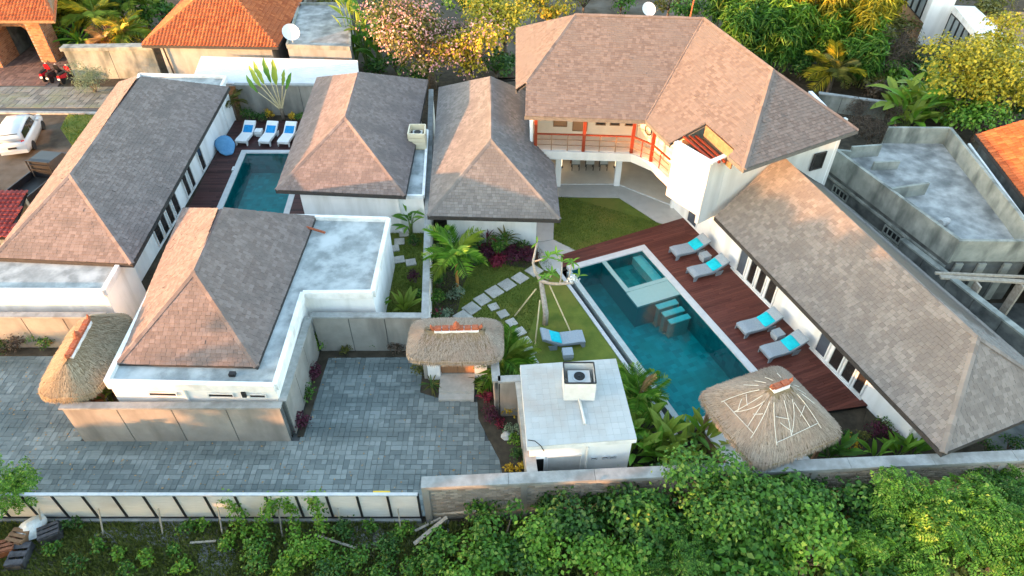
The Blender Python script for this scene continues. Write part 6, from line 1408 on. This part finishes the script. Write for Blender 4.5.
# side strip
leafy('heliconia', 'tall heliconia against the white wall in the side strip', G(411, 236), 'spear', 'leaf_mid', 18, .85, (10, 80), (.4, 1.7), spread=.3, tip=('leaf_bright', .4))
leafy('canna_plant', 'bright broad-leaved plant in the side strip near the court wall', G(405, 311), 'spear', 'leaf_lime', 12, 1.05, (40, 85), (.05, .3), spread=.25)
leafy('canna_plant', 'broad-leaved plant at the corner of the white parapet', G(378, 311), 'spear', 'leaf_bright', 9, .9, (35, 80), (.1, .6), spread=.25)
shrub('garden_shrub', 'dark red plant against the long wall in the side strip', G(416, 283), .42, .7, 'leaf_purple', 6, 640, .11, group='shrubs in the side strip'); shrub('garden_shrub', 'green shrub against the long wall in the side strip', G(418, 300), .35, .6, 'leaf_mid', 6, 640, .11, group='shrubs in the side strip'); shrub('garden_shrub', 'dark shrub under the heliconia', G(414, 246), .4, .6, 'leaf_deep', 6, 640, .11, group='shrubs in the side strip')
# behind the pavilion, along the pool
palm('date_palm', 'spiky palm with dry orange tips beside the pool edge', G(636, 408), .75, 16, 1.35, 'leaf_bright', 'stiff_frond', (0, 80), .1, 'bark', tip=('leaf_dry', .1))
for x, y, n, s, kit, m, lab in ((640, 432, 15, 1.0, 'round', 'leaf_bright', 'round-leaved plant behind the pavilion corner'), (662, 446, 18, 1.25, 'spear', 'leaf_lime', 'large spear-leaved clump by the pool end, upper'), (632, 462, 14, 1.05, 'spear', 'leaf_bright', 'broad-leaved clump in front of the pavilion corner'), (655, 462, 15, 1.1, 'spear', 'leaf_bright', 'broad-leaved clump along the front wall, second'), (676, 460, 14, 1.1, 'spear', 'leaf_lime', 'broad-leaved clump along the front wall, third'), (690, 440, 13, 1.1, 'spear', 'leaf_mid', 'spear-leaved clump between pool and gazebo'), (622, 446, 12, .9, 'round', 'leaf_deep', 'dark round-leaved plant under the pavilion eave'), (705, 446, 12, 1.0, 'spear', 'leaf_bright', 'tall leafy clump at the gazebo corner')):
    leafy('broadleaf_plant', lab, G(x, y), kit, m, n, s, (25, 85), (.1, .8), spread=.35, group='broad-leaved plants by the pool', tip=('leaf_lime', .4))
for x, y, n, s, m, lab in ((828, 459, 10, .95, 'leaf_deep', 'broad-leaved plant right of the gazebo, first'), (840, 458, 9, .95, 'leaf_mid', 'broad-leaved plant right of the gazebo, second'), (873, 459, 10, .85, 'leaf_bright', 'broad-leaved plant by the front wall below the white wing'), (897, 457, 12, 1.0, 'leaf_bright', 'broad-leaved plant by the wing wall, left of the drain'), (912, 456, 10, .9, 'leaf_mid', 'broad-leaved plant by the wing wall nearest the drain')):
    leafy('broadleaf_plant', lab, G(x, y), 'spear', m, n, s, (30, 85), (.05, .5), spread=.25, group='broad-leaved plants by the wing')
for x, y, r, m, lab in ((851, 448, .4, 'leaf_yellow', 'yellow croton between the broad-leaved plants'), (862, 441, .4, 'leaf_olive', 'olive shrub behind the yellow croton'), (872, 434, .5, 'leaf_purple', 'dark purple shrub at the deck corner'), (882, 431, .42, 'leaf_mid', 'green shrub at the foot of the wing wall'), (889, 441, .4, 'leaf_purple', 'purple shrub at the foot of the wing wall'), (845, 440, .35, 'leaf_deep', 'dark shrub at the end of the deck'), (800, 463, .4, 'leaf_deep', 'dark shrub behind the front wall under the gazebo'), (985, 455, .5, 'leaf_deep', 'dark shrub in the gap beyond the wing'), (1008, 448, .5, 'leaf_deep', 'dark shrub in the gap at the right edge')):
    shrub('garden_shrub', lab, G(x, y), r, r * 1.3, m, 6, 560, .1, group='shrubs at the wing end')
leafy('canna_plant', 'broad-leaved plant inside the compound wall, left', G(96, 408), 'spear', 'leaf_mid', 8, .8, (35, 85), (.8, 1.5), spread=.25); leafy('canna_plant', 'broad-leaved plant inside the compound wall, middle', G(116, 410), 'spear', 'leaf_bright', 10, .95, (40, 85), (.9, 1.6), spread=.25); leafy('canna_plant', 'broad-leaved plant inside the compound wall, right', G(130, 410), 'spear', 'leaf_lime', 8, .8, (40, 85), (.9, 1.5), spread=.2)

# by the small pool
tv = thing('travellers_palm', 'fan-shaped travellers palm behind the white loungers', 'palm', G(284, 120)); fm_ = leafmesh('fan_leaf', LEAFKIT['fan_leaf'], 'leaf_lime'); sm_ = MB()
sub('trunk', MB().tube([(0, 0, -.1), (0, 0, .9)], [.16, .12], 8).mesh('trunk', True), 'bark', tv)
for k, a in enumerate((-46, -34, -22, -10, 2, 14, 24)):
    d = V(math.sin(R(a)), .1 * (k % 2), math.cos(R(a))); L = 2.0 - .1 * abs(k - 2); tip = V(0, 0, .8) + d * L
    sub('stalk', MB().tube([V(0, 0, .7), V(0, 0, .8) + d * L * .5, tip], [.06, .04, .03], 6).mesh('stalk'), 'bamboo_pole', tv)
    s = random.uniform(1.5, 1.9) * (.7 if k > 4 else 1); sub('leaf', fm_[k % 3] if k % 3 else leafmesh('fan_leaf', LEAFKIT['fan_leaf'], 'leaf_mid')[0], None, tv, tip, (R(90 - abs(a) * .6), R(a), 0), (s, s, s))
palm('young_palm', 'small spindly palm beside the white loungers at the villa corner', G(237, 119), 1.3, 8, 1.1, 'leaf_olive', 'frond', (0, 80), .06, 'bark')
for x, y, r, m, lab in ((270, 118, .45, 'leaf_yellow', 'yellow croton left of the travellers palm'), (293, 119, .42, 'leaf_yellow', 'yellow croton right of the travellers palm'), (250, 119, .6, 'leaf_deep', 'dark bush behind the left white lounger'), (262, 122, .5, 'leaf_deep', 'dark bush behind the middle white lounger'), (301, 122, .5, 'leaf_mid', 'green bush behind the right white lounger'), (243, 112, .5, 'leaf_deep', 'dark bush under the spindly palm'), (312, 118, .4, 'leaf_deep', 'dark bush beside the middle left villa roof')):
    shrub('garden_shrub', lab, G(x, y), r, r * 1.2, m, 6, 420, .14, group='shrubs by the small pool')

# upper left
shrub('pale_bush', 'pale green variegated bush beside the road', G(96, 92), 1.45, 2.0, 'leaf_grey', 10, 300, .22, 'long')
for x, y, h, n, L, m, lab in ((70, 30, 2.2, 17, 2.6, 'leaf_gold', 'golden sunlit palm nearest the brick gateway'), (88, 22, 3.0, 18, 2.7, 'leaf_gold', 'golden palm in the middle of the upper left clump'), (106, 34, 2.3, 17, 2.4, 'leaf_gold', 'golden palm behind the fern-like plant'), (115, 48, 1.3, 14, 1.9, 'leaf_dry', 'dry orange palm above the mottled wall'), (134, 46, 1.9, 16, 2.1, 'leaf_gold', 'golden palm next to the orange roof'), (142, 22, 2.6, 14, 2.3, 'leaf_lime', 'lime palm behind the orange roof corner'), (66, 10, 2.0, 14, 2.4, 'leaf_lime', 'lime palm at the top edge by the gateway roof'), (112, 14, 3.2, 16, 2.6, 'leaf_lime', 'tall lime palm at the top edge above the golden ones')):
    palm('garden_palm', lab, G(x, y + 10), h, n, L, m, 'frond', (-5, 75), .1, 'bark', group='palms at upper left', tip=('leaf_bright' if m != 'leaf_gold' else 'leaf_lime', .3))
leafy('fern_plant', 'bright green fern-like plant above the mottled wall', G(85, 54), 'sword', 'leaf_bright', 26, 2.0, (15, 75), (.6, 1.2), tip=('leaf_lime', .4))
for x, y, zc, r, m, lab in ((118, 5, 2.2, 2.2, 'leaf_deep', 'dark tree behind the golden palms'), (160, 8, 2.0, 1.8, 'leaf_mid', 'green tree between the palms and the orange roof'), (60, 40, 1.0, 1.3, 'leaf_deep', 'dark shrubby tree beside the slanting pole'), (320, -6, 2.8, 2.2, 'leaf_olive', 'olive shrubby tree on the flat annex edge at the top')):
    tcrown(x, y, zc, r, m, lab, 9, 120, .34, group='trees at upper left')
for k in range(3):
    leafy('heliconia', ['tall heliconia clump left of the blossom tree, left stem group', 'tall heliconia clump left of the blossom tree, middle stem group', 'tall heliconia clump left of the blossom tree, right stem group'][k], G(356 + 12 * k, 62 + 3 * k), 'spear', 'leaf_lime' if k < 2 else 'leaf_mid', 34, 1.5, (20, 80), (.5, 4.6 - .5 * k), spread=.7, tip=('leaf_mid', .4), stem_r=.04, group='tall heliconias')
tcrown(428, 40, 3.6, 4.2, 'leaf_olive', 'tall blossom tree with pink flowers above the middle villas', 18, 130, .26, group='trees behind the villas', extra=('blossom_pink', 55, .2), shell=.4, tilt=.8)
tcrown(468, 48, 3.2, 3.4, 'leaf_gold', 'blossom tree flank with yellow leaves and pink flowers', 14, 120, .26, group='trees behind the villas', extra=('blossom_pink', 30, .2), shell=.4, tilt=.8)
tcrown(505, 22, 3.6, 3.0, 'leaf_gold', 'yellow green tree at the top beside the two-storey roof', 14, 140, .28, group='trees behind the villas')
tcrown(480, -8, 4.0, 3.0, 'leaf_mid', 'green tree at the top edge behind the yellow one', 12, 130, .32, group='trees behind the villas')
tcrown(495, 62, 1.8, 1.6, 'leaf_deep', 'dark shrubby tree in the gap by the two-storey roof', 8, 140, .28, group='trees behind the villas')
tcrown(410, 78, 1.2, 1.5, 'leaf_deep', 'dark shrubby tree in the gap between the middle villas', 8, 140, .26, group='trees behind the villas')
tcrown(385, 10, 1.6, 1.6, 'leaf_deep', 'dark tree behind the tall heliconias', 8, 120, .3, group='trees behind the villas')
# upper right
def bamboo(px, py, z, r, h, m, label):
    p = G(px, py, z); t = thing('bamboo_clump', label, 'bamboo', (p.x, p.y, 0), 'bamboo behind the two-storey house'); st = MB(); lm = []
    for k in range(9):
        a = random.uniform(0, 6.28); q = r * .7 * math.sqrt(random.random()); b = V(p.x + q * math.cos(a), p.y + q * math.sin(a), 0); e = b + V(math.cos(a) * .6, math.sin(a) * .6, h * random.uniform(.75, 1.0))
        st.tube([b, b.lerp(e, .6), e], [.05, .04, .015], 5); lm += [(tuple(b.lerp(e, f)), (.8, .8, .8)) for f in (.45, .7, .95)]
    st.build('culm', 'stem_green', t); foliage('foliage', lm, 190, .8, m, t, 'long', .6, .2)
bamboo(752, 45, 2, 2.2, 4.6, 'leaf_mid', 'dark green bamboo clump just behind the roof ridge'); bamboo(782, 50, 2, 2.2, 4.4, 'leaf_mid', 'bamboo clump lower behind the roof hip'); bamboo(770, 22, 2.5, 2.3, 5.4, 'leaf_mid', 'green bamboo clump in the middle of the thicket')
bamboo(800, 34, 2.5, 2.3, 5.2, 'leaf_bright', 'light green bamboo clump behind the palm'); bamboo(815, 28, 3, 3.0, 6.8, 'leaf_gold', 'golden sunlit bamboo clump at the top of the thicket'); bamboo(846, 30, 3, 2.8, 6.6, 'leaf_gold', 'golden sunlit bamboo clump at the right of the thicket'); bamboo(840, 45, 2.2, 2.1, 4.6, 'leaf_bright', 'light green bamboo clump at the thicket edge'); bamboo(862, 62, 1.6, 1.6, 3.6, 'leaf_mid', 'low bamboo clump right of the arching palm'); bamboo(735, 10, 2.5, 2.2, 5.2, 'leaf_mid', 'bamboo clump at the top edge near the mast'); bamboo(872, 8, 2.2, 2.0, 4.8, 'leaf_gold', 'golden bamboo clump beside the modern house')
palm('arching_palm', 'arching palm with orange-tipped fronds behind the roof corner', G(828, 92), 1.6, 15, 2.3, 'leaf_olive', 'frond', (-5, 75), .13, 'bark', tip=('leaf_gold', .3))
tcrown(720, 8, 1.8, 1.7, 'leaf_grey', 'pale greyish tree just behind the ridge end', 9, 150, .26, group='trees at upper right'); tcrown(670, -2, 2.0, 1.8, 'leaf_olive', 'olive tree behind the roof by the satellite dish', 9, 130, .3, group='trees at upper right')
tcrown(893, 52, 2.2, 2.5, 'leaf_brown', 'brownish twiggy tree before the modern house', 11, 130, .34, 'long', group='trees at upper right'); tcrown(905, 28, 1.5, 1.5, 'leaf_olive', 'olive shrubby tree along the modern house side', 8, 120, .3, group='trees at upper right'); tcrown(932, 62, 1.6, 1.9, 'leaf_deep', 'dark shrubby tree at the foot of the modern house', 9, 130, .3, group='trees at upper right')
tcrown(972, 70, 3.8, 3.3, 'leaf_gold', 'golden sunlit tree left of the right edge', 16, 190, .24, group='trees at upper right'); tcrown(1012, 82, 3.4, 3.0, 'leaf_gold', 'golden sunlit tree at the right edge', 15, 190, .24, group='trees at upper right'); tcrown(1004, 42, 4.0, 2.5, 'leaf_gold', 'golden tree in front of the bright cream wall', 14, 190, .24, group='trees at upper right'); tcrown(985, 18, 2.4, 1.7, 'leaf_olive', 'olive tree between the two modern houses', 9, 120, .3, group='trees at upper right')
tcrown(985, 115, 1.8, 2.0, 'leaf_bright', 'bright hedge tree above the right orange roof', 10, 190, .24, group='trees at upper right'); tcrown(960, 120, 1.3, 1.5, 'leaf_mid', 'green hedge tree behind the concrete parapet', 9, 190, .24, group='trees at upper right'); tcrown(1020, 105, 1.6, 1.8, 'leaf_deep', 'dark tree at the right edge below the golden ones', 9, 140, .3, group='trees at upper right'); tcrown(950, 92, 1.4, 1.4, 'leaf_deep', 'dark tree between broad leaves and golden tree', 8, 140, .28, group='trees at upper right')
for k, (x, y, m) in enumerate(((893, 112, 'leaf_lime'), (908, 104, 'leaf_bright'), (920, 116, 'leaf_bright'), (935, 108, 'leaf_lime'), (905, 122, 'leaf_bright'), (925, 98, 'leaf_mid'), (945, 120, 'leaf_mid'))):
    leafy('banana_plant', 'banana-leaved plant behind the concrete parapet, ' + ['leftmost', 'upper left', 'lower middle', 'upper right', 'lower left', 'rearmost', 'rightmost'][k], G(x, y + 6), 'banana', m, 24, 1.55, (10, 80), (.3, 2.0), spread=.9, group='banana plants behind the parapet', tip=('leaf_lime', .3))
tcrown(874, 128, 1.6, 1.5, 'leaf_brown', 'withered brown tree between the roof corner and concrete parapet', 9, 150, .3, 'long', group=None); tcrown(868, 148, 1.0, 1.0, 'leaf_brown', 'withered brown bush on the rubble by the unfinished building', 7, 200, .24, 'long', group=None)
for x, y, r, m, lab in ((858, 78, 1.3, 'leaf_lime', 'lime shrub beyond the arching palm'), (875, 70, 1.3, 'leaf_olive', 'olive shrub in front of the bamboo edge'), (890, 88, 1.3, 'leaf_bright', 'bright shrub left of the banana leaves'), (910, 70, 1.3, 'leaf_olive', 'olive shrub at the modern house foot'), (955, 78, 1.4, 'leaf_gold', 'golden shrub left of the golden trees'), (935, 92, 1.2, 'leaf_lime', 'lime shrub above the banana leaves, right'), (875, 104, 1.1, 'leaf_brown', 'brown shrub by the roof corner'), (800, 68, 1.4, 'leaf_bright', 'bright shrub before the bamboo thicket'), (822, 72, 1.2, 'leaf_mid', 'green shrub behind the arching palm'), (990, 100, 1.4, 'leaf_lime', 'lime shrub under the right golden tree'), (1015, 112, 1.3, 'leaf_bright', 'bright shrub at the right edge')):
    shrub('wild_shrub', lab, G(x, y), r, r * 1.5, m, 9, 190, .25, group='shrubs at upper right')
for x, y, r, lab in ((862, 136, 1.0, 'withered brown shrub close to the roof corner'), (880, 142, .9, 'withered brown shrub against the stub walls'), (888, 126, 1.0, 'withered brown shrub behind the concrete parapet end'), (855, 122, 1.0, 'withered brown shrub below the pale wall')):
    shrub('withered_shrub', lab, G(x, y), r, r * 1.5, 'leaf_brown', 9, 200, .22, 'long', group='withered shrubs')
wall('boundary_wall', 'weathered pale wall behind the two-storey roof corner', G(815, 108), G(884, 118), 1.1, .2, 'old_concrete', 'concrete_cap')
wall('boundary_wall', 'stained grey garden wall at the top behind the two-storey roof', V(8.5, 50, 0), V(14.5, 49.5, 0), 2.0, .2, 'old_concrete', 'concrete_cap')
struct('rear_yard', MB().prism([(-3, 46.5), (16, 46), (16, 80), (-3, 80)], -.3, -.05), 'dirt')

for x, y, r, m, lab in ((868, 92, 1.0, 'leaf_olive', 'olive shrub right of the pale wall behind the roof'), (880, 82, 1.1, 'leaf_brown', 'brown shrub under the twiggy tree'), (900, 76, 1.2, 'leaf_deep', 'dark shrub below the twiggy tree'), (918, 80, 1.1, 'leaf_mid', 'green shrub between twiggy tree and banana leaves'), (940, 80, 1.2, 'leaf_bright', 'light shrub above the banana leaves'), (955, 96, 1.1, 'leaf_lime', 'lime shrub under the golden tree'), (972, 105, 1.0, 'leaf_bright', 'bright shrub at the hedge above the right roof'), (800, 80, 1.2, 'leaf_deep', 'dark shrub left of the arching palm'), (850, 85, 1.0, 'leaf_mid', 'green shrub right of the arching palm'), (1000, 118, 1.1, 'leaf_mid', 'green shrub at the right edge above the orange roof'), (785, 68, 1.2, 'leaf_mid', 'green shrub behind the roof hip')):
    shrub('wild_shrub', lab, G(x, y), r, r * 1.4, m, 8, 190, .24, group='shrubs at upper right')
for x, y, r, m, lab in ((378, 78, 1.0, 'leaf_deep', 'dark shrub behind the middle left villa ridge'), (395, 70, 1.0, 'leaf_mid', 'green shrub under the blossom tree'), (425, 80, .9, 'leaf_mid', 'green shrub at the gap between the villas'), (505, 72, 1.0, 'leaf_deep', 'dark shrub beside the two-storey roof edge'), (370, 5, 1.5, 'leaf_mid', 'green shrub at the top behind the heliconias'), (50, 55, .9, 'leaf_deep', 'dark shrub right of the gateway pillar'), (150, 30, 1.3, 'leaf_mid', 'green shrub by the orange roof corner'), (62, 44, 1.0, 'leaf_mid', 'green shrub under the golden palm')):
    shrub('wild_shrub', lab, G(x, y), r, r * 1.4, m, 8, 190, .24, group='shrubs behind the villas')
for x, y, zc, r, m, lab in ((550, 4, 2.6, 2.3, 'leaf_gold', 'yellow tree at the top edge left of the two-storey ridge'), (585, -6, 2.4, 2.0, 'leaf_olive', 'olive tree at the top edge above the two-storey ridge'), (622, 0, 1.6, 1.6, 'leaf_mid', 'green tree at the top edge left of the satellite dish'), (690, 4, 2.2, 1.9, 'leaf_mid', 'green tree at the top edge by the orange mast'), (985, -2, 2.6, 2.2, 'leaf_olive', 'olive tree at the top edge beyond the modern house'), (870, 36, 2.4, 2.0, 'leaf_olive', 'olive tree between bamboo and modern house')):
    tcrown(x, y, zc, r, m, lab, 12, 150, .28, group='trees along the top edge')
# tall trees outside the picture at lower left: they shade the court and the wing
for k in range(17):
    x = -42.0 + k * 2.3; h = 11.8 + .5 * math.sin(k * 1.7); y = 1.6 + .5 * (k % 2)
    tree('tree', 'tall shade tree standing outside the picture at lower left', 'tree', (x, y, -.1), 2.3, h, 'leaf_mid', 18, 80, .55, group='shade trees outside the picture', crown_h=4.6)
for k in range(24):
    x = -46 + k * 2.1; tree('tree', 'low hedge tree standing outside the picture at the bottom', 'tree', (x, 3.4 + .6 * (k % 2), -.1), 1.6, (4.9 if x < -40 else 5.2) + .5 * math.sin(k * 2.1), 'leaf_mid', 20, 150, .42, group='hedge trees outside the picture at the bottom', crown_h=3.0)
for k in range(8):
    tree('tree', 'low hedge tree standing outside the picture at far left', 'tree', (-70 + k * 2.9, 4 + .8 * (k % 2), -.1), 2.0, 5.8 + .6 * math.sin(k * 2.1), 'leaf_mid', 18, 100, .45, group='hedge trees outside the picture at far left', crown_h=3.2)
